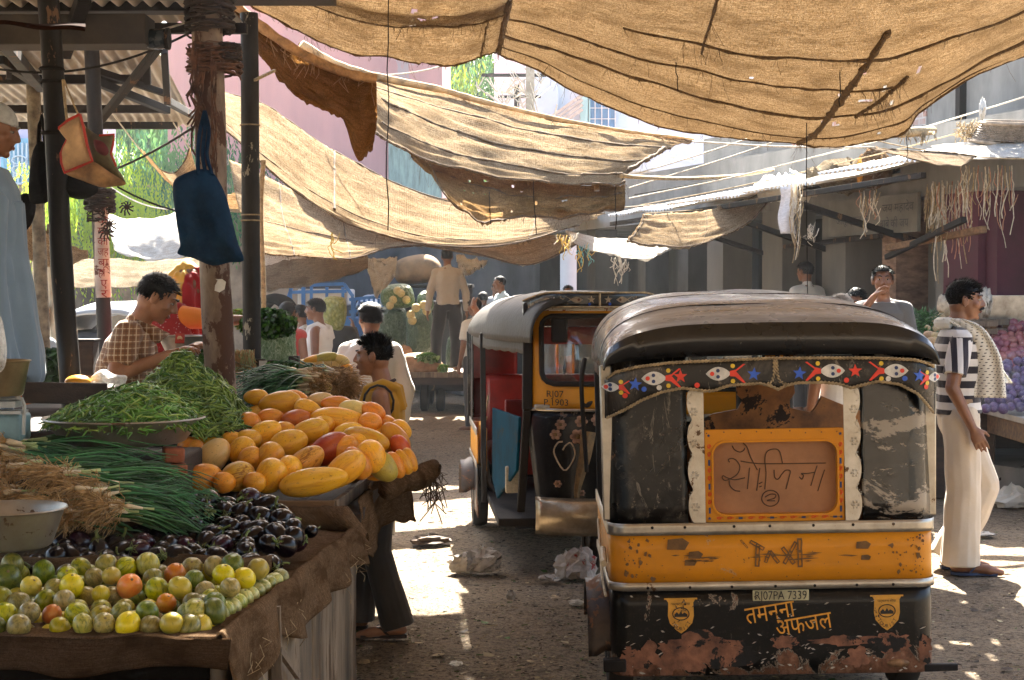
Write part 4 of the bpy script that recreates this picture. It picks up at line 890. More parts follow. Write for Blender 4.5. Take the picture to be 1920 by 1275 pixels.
    for x,z,k in ((-.075,1.362,1),(-.365,1.358,0),(-.545,1.33,1),(.105,1.362,1),(.325,1.368,0),(.58,1.345,1)): fl(star_pts(x,z,.028,.12*k),k)
    for x,z,s,d in ((-.47,1.352,.1,-1),(-.215,1.366,.1,-1),(.235,1.37,.1,1),(.485,1.366,.1,1),(-.64,1.318,.07,-1)): fish(x,z,s,d)
    fish(.655,1.335,.07,1)
    for x,z,k in ((-.585,1.285,0),(-.51,1.31,1),(-.45,1.315,2),(-.30,1.322,0),(.29,1.332,0),(.455,1.335,2),(.52,1.335,1),(.61,1.3,0)): fl(disc_pts(x,z,.0105,12),k)
    m.build('painted_motif',mats,val,smooth=False)
    # side hood trim, pillars, sills
    for sx in (-1,1):
        m=MB(); m.bar((sx*.648,.09,.77),(sx*.655,.09,1.4),.03,.05); m.bar((sx*.648,.2,.77),(sx*.655,.2,1.4),.016,.02); m.build('hood_edge',m_alu if A else p_blackup,R,bevel=.006)
        m=MB(); m.grid(lambda u,v:(sx*(.65+.003*N3((u*4,v*4,sx))),.09+.32*u,.77+.64*v),8,8); m.build('side_curtain',p_blackup,R,solid=.005)
        m=MB(); m.bar((sx*.62,1.42,.3),(sx*.63,1.42,1.42),.035,.035); m.build('side_pillar',m_black,R,bevel=.006)
        m=MB(); m.bar((sx*.41,2.36,.98),(sx*.40,2.3,1.62),.05,.06); m.bar((sx*.41,2.36,.98),(sx*.44,2.25,.35),.04,.05); m.build('front_pillar',m_black if A else m_black,R,bevel=.008)
        m=MB(); m.grid(lambda u,v:(sx*(.645-.22*max(0,u*2.3-1.15)/1.15),1.15*0+.4+1.95*u,1.40-.075*v-.01*v*abs(sin(u*34))),60,4); m.build('side_valance',roofm,R,solid=.006)
        m=MB(); m.box((sx*.60,.85,.62),(.03,.6,.3)); m.build('side_panel',col,R,bevel=.01)
        m=MB(); m.add([(sx*.57,1.46,.46),(sx*.555,1.7,.36),(sx*.47,2.24,.6),(sx*.455,2.28,.93),(sx*.57,1.46,.93)]+[(sx*.55,1.46,.46),(sx*.535,1.7,.36),(sx*.45,2.24,.6),(sx*.435,2.28,.93),(sx*.55,1.46,.93)],[(0,1,2,3,4),(9,8,7,6,5),(0,5,6,1),(1,6,7,2),(2,7,8,3),(3,8,9,4),(4,9,5,0)]); m.build('side_door',p_blue,R,smooth=False,bevel=.006)
        # wheels and mudguards
        wx=sx*.60
        m=MB(); ax=Matrix.Rotation(pi/2,3,'Y')
        m.lathe([(.10,-.048),(.165,-.055),(.2,-.05),(.212,-.03),(.215,0),(.212,.03),(.2,.05),(.165,.055),(.10,.048)],(wx,.42,.215),40,ax); wh=m.build('wheel',m_black,R)
        m=MB(); m.lathe([(0,.02*sx),(.04,.025*sx),(.05,.04*sx),(.09,.03*sx),(.12,.05*sx),(.125,.045*sx)],(wx,.42,.215),28,ax); m.build('rim',m_steel,wh)
        m=MB(); m.grid(lambda u,v:(sx*(.575+(.165 if sx<0 or not A else .07)*v),.42+.27*cos(.25+pi*.92*u)-.02,.225+.27*sin(.25+pi*.92*u)+(.0 if v<.8 else -.02)),24,6); m.build('mudguard',M('rusty_mudguard',(.055,.036,.026),.5,0,.5,9,.3,40,.004,chip=((.15,.07,.035),8,.56)) if sx<0 or not A else m_iron,R,solid=.006)
    m=MB(); m.box((0,1.2,.29),(1.16,2.2,.05)); m.box((0,.5,.2),(.5,.7,.16)); m.bar((-.6,.42,.215),(.6,.42,.215),.05,.05); m.box((0,1.4,.22),(.9,1.1,.04)); m.build('chassis',m_black,R,bevel=.006)
    m=MB(); m.box((0,.6,.55),(1.12,.5,.14)); m.build('seat',inter if not A else p_brownint,R,bevel=.04)
    m=MB(); m.box((0,.3,.84),(1.12,.12,.5)); m.build('seat_back',inter,R,bevel=.04)
    # inner partition behind the driver
    y=1.32; 
    if A:
        def q(px,py): return ((px-960)*(6.38+y)/3000-1.056,1.68-(py-550)*(6.38+y)/3000-.62)
        o=[q(*p) for p in [(1310,880),(1310,790),(1338,775),(1385,767),(1394,750),(1383,738),(1383,722),(1490,720),(1492,738),(1482,752),(1482,766),(1522,775),(1531,766),(1542,745),(1596,768),(1620,775),(1620,880)]]
        m=MB(); m.prism(o[::-1],(0,y,.62),(1,0,0),(0,0,1),.03); m.build('driver_partition',p_brownint,R,smooth=False)
        o=[q(*p) for p in [(1392,800),(1392,768),(1408,752),(1466,752),(1482,768),(1482,800)]]
        m=MB(); m.prism(o[::-1],(0,y-.012,.62),(1,0,0),(0,0,1),.01); m.build('partition_board',M('worn_board',(.36,.18,.06),.6,0,.4,8,.2,60,.002,stretch=(.6,1,5)),R,smooth=False)
        m=MB(); m.box((.2,1.55,1.12),(.27,.2,.24)); m.box((0,1.6,.7),(.5,.3,.5)); m.build('driver_seat',m_black,R,bevel=.06)
    else:
        m=MB(); m.box((0,1.3,.72),(.95,.04,.5)); m.build('driver_partition',p_redint,R,bevel=.01)
        m=MB(); m.box((0,1.5,.62),(.5,.34,.12)); m.box((0,1.36,.85),(.5,.06,.3)); m.build('driver_seat',p_redint,R,bevel=.03)
        m=MB()
        for x in (-.12,0,.12): m.bar((x,.04,1.06),(x,.04,1.3),.015,.015)
        m.build('window_bar',p_yellow,R)
    # front: windscreen panel, cowl, mudguard, wheel
    def fp(x,z): return V((x,2.50-.10*(z-.95)-.32*(abs(x)/.42)**2.6*.55,z))
    def fhw(z): return lin(z,[(.3,.33),(.46,.36),(.9,.41),(1.0,.415),(1.62,.39)])
    def ring(w0,w1,z0,z1,rad,n=7):
        o=[]
        for cx,cz,a0 in ((w1-rad,z1-rad,0),(w0+rad,z1-rad,90),(w0+rad,z0+rad,180),(w1-rad,z0+rad,270)):
            o+=[(cx+rad*cos(radians(a0+90*i/n)),cz+rad*sin(radians(a0+90*i/n))) for i in range(n+1)]
        return o
    def resamp(o,n):
        L=[0]
        for a,b in zip(o,o[1:]+o[:1]): L.append(L[-1]+sqrt((a[0]-b[0])**2+(a[1]-b[1])**2))
        r=[];T=L[-1]
        for k in range(n):
            s=T*k/n; i=max(j for j in range(len(o)) if L[j]<=s); u=(s-L[i])/max(1e-9,L[i+1]-L[i]); a=o[i];b=o[(i+1)%len(o)]; r.append((a[0]+(b[0]-a[0])*u,a[1]+(b[1]-a[1])*u))
        return r
    n=72; O=[(.41*.0+x,z) for x,z in ring(-.41,.41,.99,1.62,.05)]; I=ring(-.325,.325,1.14,1.545,.07)
    def ang(o): 
        out=[]
        for k in range(n):
            a=2*pi*k/n; dx,dz=cos(a),sin(a); best=None
            for p,q in zip(o,o[1:]+o[:1]):
                ex,ez=q[0]-p[0],q[1]-p[1]; px_,pz_=p[0],p[1]-1.32; den=dx*ez-dz*ex
                if abs(den)<1e-9: continue
                tt_=(px_*ez-pz_*ex)/den; uu=(px_*dz-pz_*dx)/den
                if tt_>0 and -1e-6<=uu<=1+1e-6: best=tt_ if best is None else max(best,tt_)
            out.append((dx*best,1.32+dz*best))
        return out
    O=ang(O);I=ang(I); m=MB(); vs=[];fs=[]
    for k in range(5):
        for (a,b) in zip(O,I): 
            x=a[0]+(b[0]-a[0])*k/4; z=a[1]+(b[1]-a[1])*k/4; vs.append(fp(x,z))
    for k in range(4):
        for i in range(n): fs.append((k*n+i,k*n+(i+1)%n,(k+1)*n+(i+1)%n,(k+1)*n+i))
    m.add(vs,fs); m.build('windscreen_panel',col,R,solid=.012)
    m=MB(); m.tube([fp(*p)+V((0,.008,0)) for p in I]+[fp(*I[0])+V((0,.008,0))],.016,8,False); m.build('window_rubber',m_black,R)
    m=MB(); m.add([fp(0,1.32)]+[fp(*p) for p in I],[(0,1+i,1+(i+1)%n) for i in range(n)]); m.build('windscreen',p_glass,R,solid=.004)
    m=MB(); m.grid(lambda u,v:fp((-1+2*u)*fhw(.32+.66*v),.32+.66*v)+V((0,.012*N3((u*3,v*3,2)),0)),24,16); cow=m.build('front_cowl',p_black,R,solid=.008)
    m=MB(); m.tube([fp((-1+2*i/20)*.415,.985)+V((0,.01,0)) for i in range(21)],.009,6); m.build('cowl_trim',m_alu,R)
    m=MB(); m.grid(lambda u,v:(lambda x:fp(x,.42)+V((0,.05+.05*sin(v*pi)*1,-.17+.22*v-.0)))( (-1+2*u)*.37),22,8); m.build('front_mudguard',M('bare_metal_guard',(.48,.4,.28),.32,.75,.4,6,.3,25,.006,col2=(.2,.14,.08)),R,solid=.006)
    m=MB(); m.lathe([(.10,-.045),(.165,-.052),(.2,-.045),(.215,0),(.2,.045),(.165,.052),(.10,.045)],(0,2.28,.215),36,ax); m.lathe([(0,-.03),(.1,-.04),(.1,.04),(0,.03)],(0,2.28,.215),24,ax); m.build('wheel',m_black,R)
    m=MB(); m.box((0,2.36,1.0),(.74,.16,.03)); m.build('dashboard',M('dashboard',(.5,.46,.36),.4,.3,.3,9,.1),R,bevel=.01)
    if not A:
        # front valance wraps the brow of the roof
        def br(x,v): return V((x,2.585-.30*(abs(x)/.43)**2.4-.0*v,1.60+.085*v-(.16-.11*v)*max(0,(abs(x)-.28)/.15)**1.6))
        m=MB(); m.grid(lambda u,v:br(-.43+.86*u,v),50,5); bv=m.build('front_valance',p_roof,R,solid=.006)
        m=MB(); m.tube([br(-.43+.86*i/60,0)+V((0,.005,0)) for i in range(61)],.006,6); m.tube([br(-.43+.86*i/60,1)+V((0,.005,0)) for i in range(61)],.006,6); m.tube([br(0,i/4)+V((0,.008,0)) for i in range(5)],.007,6); m.build('edge_piping',m_rope,bv)
        m=MB()
        def fl2(pts,mi,dy=.008):
            m.mi=mi; k=len(pts); cx=sum(p[0] for p in pts)/k; cz=sum(p[1] for p in pts)/k
            vs=[br(x,z)+V((0,dy,0)) for x,z in pts]+[br(cx,cz)+V((0,dy,0))]; m.add(vs,[(i,(i+1)%k,k) for i in range(k)]+[(i,k,(i+1)%k) for i in range(k)])
        for x in (-.05,.05,-.225,.225,.375,-.375,.40,-.41): fl2([(a,.5+(b)/.085) for a,b in star_pts(x,0,.024)],0)
        for sx in (-1,1):
            for x0,s in ((.135,.075),(.31,.065)):
                x=sx*x0; d=-sx
                bod=[(x+d*s*(.5-u),.5+s*.24*sin(pi*u)*sg/.085) for sg,us in ((1,[i/8 for i in range(9)]),(-1,[1-i/8 for i in range(1,8)])) for u in us]; fl2(bod,0)
                tx=x-d*s*.42
                for sg in (1,-1): fl2([(tx,.46),(tx,.54),(tx-d*s*.55,.5+sg*s*.34/.085),(tx-d*s*.2,.5+sg*.1)],0,.0085)
                fl2([(a,.5+b/.085) for a,b in disc_pts(x+d*s*.16,0,.008,8)],1,.0095)
            fl2([(a,.2+b/.085) for a,b in disc_pts(sx*.06,0,.009,8)],2)
        m.mi=3; p0=br(.27,.3)
        fl2([(a,.42+b/.085) for a,b in star_pts(.262,0,.026)],3,.011)
        m.build('painted_motif',[c_cream,M('brown_eye',(.2,.07,.03),.5),c_blue,c_whitest],bv,smooth=False)
        m=MB(); m.grid(lambda u,v:fp(-.36+.72*u,1.575+.03*v)+V((0,.02,0)),20,3); m.build('chipped_white_strip',M('chipped_white',(.6,.57,.5),.6,0,.2,9,.1,60,.002,chip=((.2,.06,.03),14,.56)),R,solid=.004)
        m=MB(); 
        for s,x,z in (('RJ07',.25,1.062),('P.1903',.245,1.012)): text_into(m,s,.055,fp(x,z)+V((0,.017,0)),(-1,.42,0),(0,-.10,1),.002,wid=.105 if s[0]=='R' else .15)
        m.build('registration_lettering',c_bk,R,smooth=False)
        m=MB(); inflate(m,smooth_loop([fp(x,z)+V((0,.013,0)) for x,z in [(.03,1.04),(.06,1.035),(.075,1.02),(.08,1.03),(.09,1.02),(.07,1.0),(.045,1.01)]],20),(0,1,0),.003,3); m.build('bird_decal',c_bk,R)
        # painted flowers, heart and lotus stem on the cowl
        m=MB(); o=lambda x,z:fp(x,z)+V((0,.02,0))
        for x,z,r in ((.1,.92,.04),(.0,.93,.045),(-.1,.93,.04),(.22,.9,.035),(.12,.83,.05),(.25,.84,.035),(.1,.50,.02),(.24,.55,.025)):
            for k in range(6):
                a=k*1.05; c=o(x+r*.6*cos(a),z+r*.6*sin(a)); m.mi=0; m.ell(c,(r*.4,.003,r*.34),nu=8,nv=5)
            m.mi=2; m.ell(o(x,z),(r*.3,.006,r*.3),nu=8,nv=5)
        m.mi=1; m.tube(cat_spline([o(.21,.8),o(.24,.79),o(.26,.73),o(.2,.63),o(.14,.72),o(.16,.79),o(.19,.78),o(.21,.75)],30),.005,5); m.mi=2
        m.tube(cat_spline([o(.06,.86),o(.08,.72),o(.11,.6),o(.13,.5),o(.13,.4)],20),[.05-.0021*i for i in range(20)],6)
        for i,vv in enumerate(list(m.v)): pass
        ob=m.build('cowl_painting',[M('pale_pink_paint',(.38,.22,.14),.5,0,.4,30,.1),c_cream,M('tan_paint',(.2,.12,.04),.5,0,.4,20,.1)],cow)
        m=MB(); m.box((.47,2.02,.52),(.1,.03,.17)); m.build('side_lamp_box',M('cream_grille',(.5,.45,.33),.5,0,.2,80,.2),R,bevel=.01)
        m=MB(); m.box((-.28,2.42,1.5),(.1,.03,.16)); m.box((.22,2.40,1.46),(.1,.03,.15)); m.build('mirror',m_black,R,bevel=.015)
        m=MB(); m.tube(cat_spline([(.57,1.0,.98),(.6,1.05,.8),(.59,1.2,.85)],10),.006,5); m.build('rope_loop',m_rope,R)
        m=MB(); m.tube([(.52,1.0,.30),(.55,.7,.34),(.57,.62,.5)],.02,8); m.build('kick_rail',m_steel,R)
    else:
        m=MB(); 
        tq=lambda X,Y:(((1080+X/2.667)-1458)/470,1.68-((900+Y/2.667)-552)/470)
        for a,b_,w0 in (((893,312),(962,352),.016),((932,335),(926,440),.019),((968,420),(992,362),.014),((990,362),(1034,422),.016),((1054,345),(1112,428),.017),((1122,318),(1062,428),.015),((1140,300),(1142,446),.02),((846,305),(880,345),.007)):
            p,q_=V((*tq(*a),0)),V((*tq(*b_),0)); d=(q_-p).normalized(); nn_=V((-d.y,d.x,0)); 
            for side in (-1,1):
                pts=[];
                for i in range(9): u=i/8; pts.append(p.lerp(q_,u)+nn_*side*w0*.5*(1+.25*N3((u*4+a[0],side,1))))
                qq=[x+nn_*-side*w0*.28*(1+.3*N3((x.x*90,x.y*90,2))) for x in pts]; m.prism([(x.x,x.y) for x in pts+qq[::-1]],(0,-.0105,0),(1,0,0),(0,0,1),.0012)
            for u0,u1 in ((0,.06),(.94,1),(.4,.5)):
                x0,x1=p.lerp(q_,u0),p.lerp(q_,u1); h_=nn_*w0*.5; m.prism([(v.x,v.y) for v in (x0-h_,x1-h_,x1+h_,x0+h_)],(0,-.0107,0),(1,0,0),(0,0,1),.0012)
        for q in range(90):
            sd_=rnd.choice((-1,1)); x=sd_*(.60-abs(rnd.gauss(0,.075))); z=rnd.uniform(.545,.71); s=rnd.choice((.003,.005,.008,.013)) if rnd.random()<.6 else .003
            if abs(x)>.615: continue
            m.prism([(x+s*cos(k*1.05)*rnd.uniform(.4,1.2),z+s*sin(k*1.05)*rnd.uniform(.4,1.5)) for k in range(6)],(0,-.0105+.0 ,0),(1,0,0),(0,0,1),.001)
        for q in range(40):
            x=rnd.uniform(-.45,.45); z=rnd.uniform(.54,.71); s=rnd.uniform(.0015,.004); m.prism([(x+s*cos(k*1.26)*rnd.uniform(.4,1.2),z+s*sin(k*1.26)*rnd.uniform(.4,1.5)) for k in range(5)],(0,-.0105,0),(1,0,0),(0,0,1),.001)
        for k in range(26):
            x=rnd.uniform(-.4,.45); z=.628+rnd.uniform(-.02,.012); L=rnd.uniform(.01,.05); m.prism([(x-L,z),(x,z-.003),(x+L,z+.001),(x,z+.003)],(0,-.0105,0),(1,0,0),(0,0,1),.001)
        for x,z,s in ((-.38,.685,.045),(-.31,.64,.03),(.36,.67,.03),(-.33,.61,.025),(.37,.62,.02)): m.prism([(x-s,z-s*.5),(x+s*.6,z-s*.55),(x+s,z+s*.1),(x+s*.4,z+s*.5),(x-s*.9,z+s*.4)],(0,-.0105,0),(1,0,0),(0,0,1),.001)
        m.build('taxi_lettering',c_txt,R,smooth=False)
        pl=MB(); pl.box((.028,-.008,.472),(.225,.008,.044)); plate=pl.build('number_plate',M('yellowed_plate',(.5,.45,.26),.6,0,.3,14,.1,60,.002,chip=((.1,.06,.03),16,.66)),R,bevel=.003)
        m=MB(); text_into(m,'RJ07PA 7339',.05,(.028,-.0135,.456),(1,0,0),(0,0,1),.001,wid=.205); m.build('plate_lettering',c_bk,plate,smooth=False)
        m=MB(); e=radians(9); text_into(m,'तमन्ना',.10,(-.01,-.0045,.372),(cos(e),0,sin(e)),(-sin(e),0,cos(e)),.0015,wid=.2); text_into(m,'अफजल',.10,(.125,-.0045,.322),(cos(e),0,sin(e)),(-sin(e),0,cos(e)),.0015,wid=.225); m.build('painted_name',c_orange,R,smooth=False)
        for x0 in (-.372,.452):
            sh=[(-.058,.065),(-.05,.052),(-.052,.0),(-.045,-.03),(-.02,-.058),(0,-.072),(.02,-.058),(.045,-.03),(.052,0),(.05,.052),(.058,.065),(.066,.064),(.066,.071),(-.066,.071),(-.066,.064)]
            m=MB(); m.prism([(a,b) for a,b in sh[::-1]],(x0,-.0045,.395),(1,0,0),(0,0,1),-.0012); em=m.build('tourist_emblem',M('amber_emblem',(.62,.30,.035),.5,0,.2,20,0,chip=((.05,.03,.02),18,.6)),R,smooth=False)
            m=MB(); m.tube([(x0+.033*cos(a*.3),-.0062,.402+.025*sin(a*.3)) for a in range(22)],.0022,5)
            m.prism([(-.026,-.012),(-.026,-.002),(-.016,.008),(-.008,-.002),(0,.012),(.006,0),(.014,.006),(.026,-.002),(.026,-.012)],(x0,-.0058,.402),(1,0,0),(0,0,1),-.001)
            text_into(m,'पर्यटन सेवा',.014,(x0,-.006,.438),(1,0,0),(0,0,1),.001,wid=.075)
            for i,ch in enumerate('TOURIST'):
                a=radians(-150+i*20); text_into(m,ch,.02,(x0+.042*cos(a),-.006,.39+.055*sin(a)),(-sin(a),0,cos(a)),(-cos(a),0,-sin(a)),.001)
            m.build('emblem_lettering',c_bk,em,smooth=False)
        m=MB(); inflate(m,smooth_loop([(.495+.045*cos(a*.5),-.004,.19+.018*sin(a*.5)) for a in range(12)],24),(0,-1,0),.012,5,back=False); m.build('tail_lamp',M('rusted_lamp',(.3,.16,.07),.5,.2,.5,20,.4),R)
        m=MB()
        for q in range(110):
            x=rnd.uniform(-.6,.6); z=rnd.choice([rnd.uniform(.16,.32),rnd.uniform(.16,.48)]); L=rnd.uniform(.003,.014); a=rnd.uniform(-.5,.5); h_=rnd.uniform(.0015,.005)
            m.prism([(x-L,z-a*L),(x-L*.2,z-h_),(x+L,z+a*L),(x+L*.1,z+h_)],(0,-.0045,0),(1,0,0),(0,0,1),-.0008)
        m.build('paint_flake',M('pale_flake',(.45,.4,.33),.7,0,.3,40,0),R,smooth=False)
        m=MB()
        for k,(x,z,a,b) in enumerate(((-.30,.265,.15,.055),(-.20,.235,.13,.05),(-.52,.235,.07,.05),(-.33,.215,.09,.05),(.05,.282,.055,.028),(.30,.285,.12,.02),(.47,.275,.075,.04),(.33,.215,.05,.035),(.60,.25,.03,.05),(-.60,.2,.03,.05),(-.43,.2,.04,.04))):
            pts=[]
            for i in range(40):
                w_=2*pi*i/40; q=1+.55*N3((cos(w_)*1.6+k*3,sin(w_)*1.6,k))+.35*N3((cos(w_)*4,sin(w_)*4,k*2)); pts.append((x+a*q*cos(w_),max(.158,z+b*q*sin(w_))))
            m.prism(pts,(0,-.0042-.0001*k,0),(1,0,0),(0,0,1),.0008)
        m.build('rust_patch',M('bare_rust',(.25,.11,.06),.85,0,.5,11,.5,60,.004,col2=(.05,.022,.014),chip=((.012,.01,.008),7,.53)),R,smooth=False)
        m=MB(); m.box((-.64,-.0,.2),(.09,.06,.05)); m.bar((.6,.02,.165),(.74,.03,.165),.03,.03); m.build('bumper_stub',m_iron,R,bevel=.006)
        m=MB(); m.tube([(-.668,.30,.62),(-.675,.05,.60)],.014,8); m.tube([(-.66,.9,.66),(-.672,.30,.50),(-.67,.05,.47)],.006,6); m.build('side_handle',M('cream_handle',(.5,.4,.25),.6,0,.3,10,.1),R)
        m=MB(); m.tube(cat_spline([(-.70,1.15,.85),(-.72,1.1,1.25),(-.70,1.2,1.38)],14),.012,6); m.build('grab_rail',m_black,R)
    return R
taxiA=rickshaw((1.056,6.38,0),(0,radians(-1.0),radians(-.6)),'nearest auto rickshaw, black and orange, its back turned, TAXI lettered on the band','rear')
h2=radians(180+4)
fx,fy=.51,9.5
taxiB=rickshaw((fx-2.5*sin(radians(4)),fy+2.5*cos(radians(4)),0),(0,0,h2),'farther auto rickshaw facing the viewer, amber front with windscreen and red inside','front')
# ================================================================ the vegetable stall in front
TZ=.80
def edge_x(y): return -.763+(y-4.125)*(.169/2.015)
tb=thing('stall_table','grey wooden stall table holding the eggplants and small melons','table',(-1.4,5.1,0))
def tpart(mb,name,mat,**k):
    o=mb.build(name,mat,tb,**k); o.matrix_parent_inverse=Matrix.Translation((1.4,-5.1,0)); return o
mb=MB(); mb.add([(-2.5,4.14,TZ-.05),(edge_x(4.14)-.02,4.14,TZ-.05),(edge_x(6.1)-.02,6.1,TZ-.05),(-2.5,6.1,TZ-.05),(-2.5,4.14,TZ-.02),(edge_x(4.14)-.02,4.14,TZ-.02),(edge_x(6.1)-.02,6.1,TZ-.02),(-2.5,6.1,TZ-.02)],[(0,3,2,1),(4,5,6,7),(0,1,5,4),(1,2,6,5),(2,3,7,6),(3,0,4,7)]); tpart(mb,'tabletop',m_woodd,smooth=False)
for y0,y1,zb in ((4.15,4.66,.0),(4.69,5.28,.0),(5.31,6.08,.03)):
    mb=MB(); nz=10; ny=8
    mb.grid(lambda u,v:(edge_x(y0+(y1-y0)*u)-.012+.006*N3((u*3,v*3,y0)),y0+(y1-y0)*u,zb+(TZ-.06-zb)*v),ny,nz); tpart(mb,'side_plank',M('weathered_plank',(.21,.16,.11),.85,0,.55,2.2,.6,40,.008,stretch=(1,2.6,.35),chip=((.09,.055,.03),5,.57)),solid=.03,sharp=60)
for x,y in ((-.86,4.26),(-.72,6.0),(-2.3,4.26)):
    mb=MB(); mb.box((x,y,.37),(.07,.07,.74)); tpart(mb,'leg',m_woodd,bevel=.006)
mb=MB(); mb.bar((edge_x(4.68)+.02,4.68,.76),(edge_x(4.68)+.035,4.70,0),.02,.03); mb.bar((edge_x(4.7)+.03,4.68,.63),(edge_x(5)+.03,4.9,.5),.015,.02); tpart(mb,'batten',m_wood)
mb=MB(); mb.box((-1.65,4.16,.37),(1.72,.03,.74)); tpart(mb,'front_board',M('shade_toned_board',(.004,.003,.002),.9,0,.4,4,.4,spec=.03),bevel=.004)  # near-black colour paints in the shade below the flap
# burlap over the table: top, front flap, ragged flap down the right side
def flap(path,n_u,n_v,label,mat,uvs,name='burlap_cover',wr=.012,seed=0,solid=.006):
    m=MB(); vs=[path(i/(n_u-1),j/(n_v-1)) for j in range(n_v) for i in range(n_u)]
    vs=[V(p)+V((N3((p[0]*9,p[1]*9,p[2]*9+seed)),N3((p[0]*9+7,p[1]*9,p[2]*9+seed)),N3((p[0]*7,p[1]*7+3,p[2]*5+seed))))*wr for p in map(V,vs)]
    m.add(vs,[(j*n_u+i,j*n_u+i+1,(j+1)*n_u+i+1,(j+1)*n_u+i) for j in range(n_v-1) for i in range(n_u-1)])
    me=m.mesh(name,mat); add_uv(me,n_u,n_v,*uvs); o=bpy.data.objects.new(name,me); COL.objects.link(o); md=o.modifiers.new('s','SOLIDIFY'); md.thickness=solid; md.offset=0; return tag(o,label,'cloth') if label else o
def topcloth(u,v):
    y=4.12+2.0*v; ex=edge_x(y); x=-2.5+(ex-(-2.5))*min(1,u/.8); k=max(0,(u-.8)/.2)
    z=TZ-.012+.02*(1 if False else 0); drop=.10+.11*max(0,N3((y*2.3,2,5))+.5)+.1*max(0,1-abs(y-4.3)/.35)
    if k>0: x+=.02*min(1,k*4)+.02*k+.025*sin(y*17)*k; z-=drop*max(0,k-.12); z+=.014*(1-k)
    return (x,y,z)
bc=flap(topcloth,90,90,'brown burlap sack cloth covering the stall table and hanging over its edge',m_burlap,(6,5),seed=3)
fl=flap(lambda u,v:(-2.5+(edge_x(4.12)+2.53)*u,4.115-.02*sin(v*2.5)+.012*sin(u*40)*v,TZ-.008-.085*v-.03*N3((u*7,0,1))*v),80,10,None,cloth_mat('shade_toned_burlap',(.085,.055,.034),.03,.4,90,0,.7),(6,.5),'front_flap',seed=8); fl.parent=bc  # darker copy of the burlap, with the shade of the table front painted in
rag=MB()
for q in range(26):
    y=rnd.uniform(4.2,6.15); p=V((edge_x(y)+.045,y,TZ-rnd.uniform(.06,.17))); L=rnd.uniform(.02,.07); rag.tube([p,p+V((rnd.uniform(-.01,.03),rnd.uniform(-.02,.02),-L*.5)),p+V((rnd.uniform(-.02,.03),rnd.uniform(-.03,.03),-L))],.0012,3,False)
rag.build('loose_thread',m_rope,bc)
# bundled burlap at the far right corner of the table
mb=MB(); mb.grid(lambda u,v:(edge_x(6.05)-.45+.50*u,6.06+.09*cos(v*6.28)+.03*N3((u*5,v*3,1)),TZ+.02+.05*sin(v*6.28)+.012*N3((u*9,v*5,6))-.10*max(0,u-.85)/.15),40,14); tag(mb.build('burlap_roll',m_burlap,sharp=0),'rolled burlap edge at the far corner of the stall table','cloth')
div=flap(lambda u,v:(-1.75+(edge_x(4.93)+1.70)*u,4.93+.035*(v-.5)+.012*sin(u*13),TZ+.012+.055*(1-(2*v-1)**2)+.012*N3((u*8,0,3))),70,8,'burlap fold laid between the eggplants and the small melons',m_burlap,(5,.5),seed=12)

# ---- second table with the tray of large melons
t2=thing('stall_table','farther stall table wrapped in burlap under the tray of large orange melons','table',(-1.1,6.8,0))
def t2part(mb,name,mat,**k):
    o=mb.build(name,mat,t2,**k); o.matrix_parent_inverse=Matrix.Translation((1.1,-6.8,0)); return o
mb=MB(); mb.box((-1.57,6.9,.80),(1.96,1.34,.04)); t2part(mb,'tabletop',m_woodd,bevel=.004)
for x,y in ((-.76,6.35),(-.8,7.4),(-2.4,6.3)): mb=MB(); mb.box((x,y,.39),(.07,.07,.78)); t2part(mb,'leg',m_woodd,bevel=.006)
def drape2(u,v):
    y=6.24+1.48*u; x=-.60+.05*sin(u*9)*v+.14*max(0,(u-.5)*2)*(1-v*.3)*(.4+.6*v); z=.865-.24*v*(1+.35*N3((u*6,0,2)))
    return (x,y,z)
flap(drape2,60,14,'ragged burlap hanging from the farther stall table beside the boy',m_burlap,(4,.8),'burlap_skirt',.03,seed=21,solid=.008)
def bolster(u,v):
    y=6.6+1.1*u; a=v*6.28; k=(.05+.02*N3((u*6,v*2,4)))*min(1,sqrt(max(0,1-(2*u-1)**8))); return (-.52+.15*u+k*cos(a),y,.85+k*sin(a)+.02*sin(u*7))
mb=MB(); mb.grid(bolster,30,14)
p0=V((-.40,7.72,.86))
for q in range(26): 
    L=rnd.uniform(.08,.3); mb.tube([p0+V((rnd.uniform(-.05,.06),rnd.uniform(-.06,.05),-.03)),p0+V((rnd.uniform(-.03,.09),rnd.uniform(-.06,.05),-L*.6)),p0+V((rnd.uniform(-.05,.09),rnd.uniform(-.06,.05),-L))],.003,3,False)
tag(mb.build('burlap_bolster',m_burlap,sharp=0),'rolled burlap bolster with loose threads on the right edge of the melon table','cloth roll')
tr=thing('wooden_tray','shallow wooden tray full of large orange melons','tray',(-.96,6.6,.82))
tc0=V((-.96,6.6,.82))
cs=[V((-1.28,6.16,.835)),V((-.685,6.16,.835)),V((-.625,7.12,.835)),V((-1.28,7.12,.835))]
mb=MB(); mb.add([c-tc0+V((0,0,d)) for d in (-.015,.0) for c in cs],[(0,3,2,1),(4,5,6,7),(0,1,5,4),(1,2,6,5),(2,3,7,6),(3,0,4,7)]); mb.build('tray_floor',m_woodd,tr,smooth=False)
for a,b in ((0,1),(1,2),(2,3),(3,0)):
    mb=MB(); mb.bar(cs[a]-tc0+V((0,0,.02)),cs[b]-tc0+V((0,0,.02)),.022,.05); mb.build('tray_side',m_wood if a==1 else m_woodx,tr,bevel=.003)

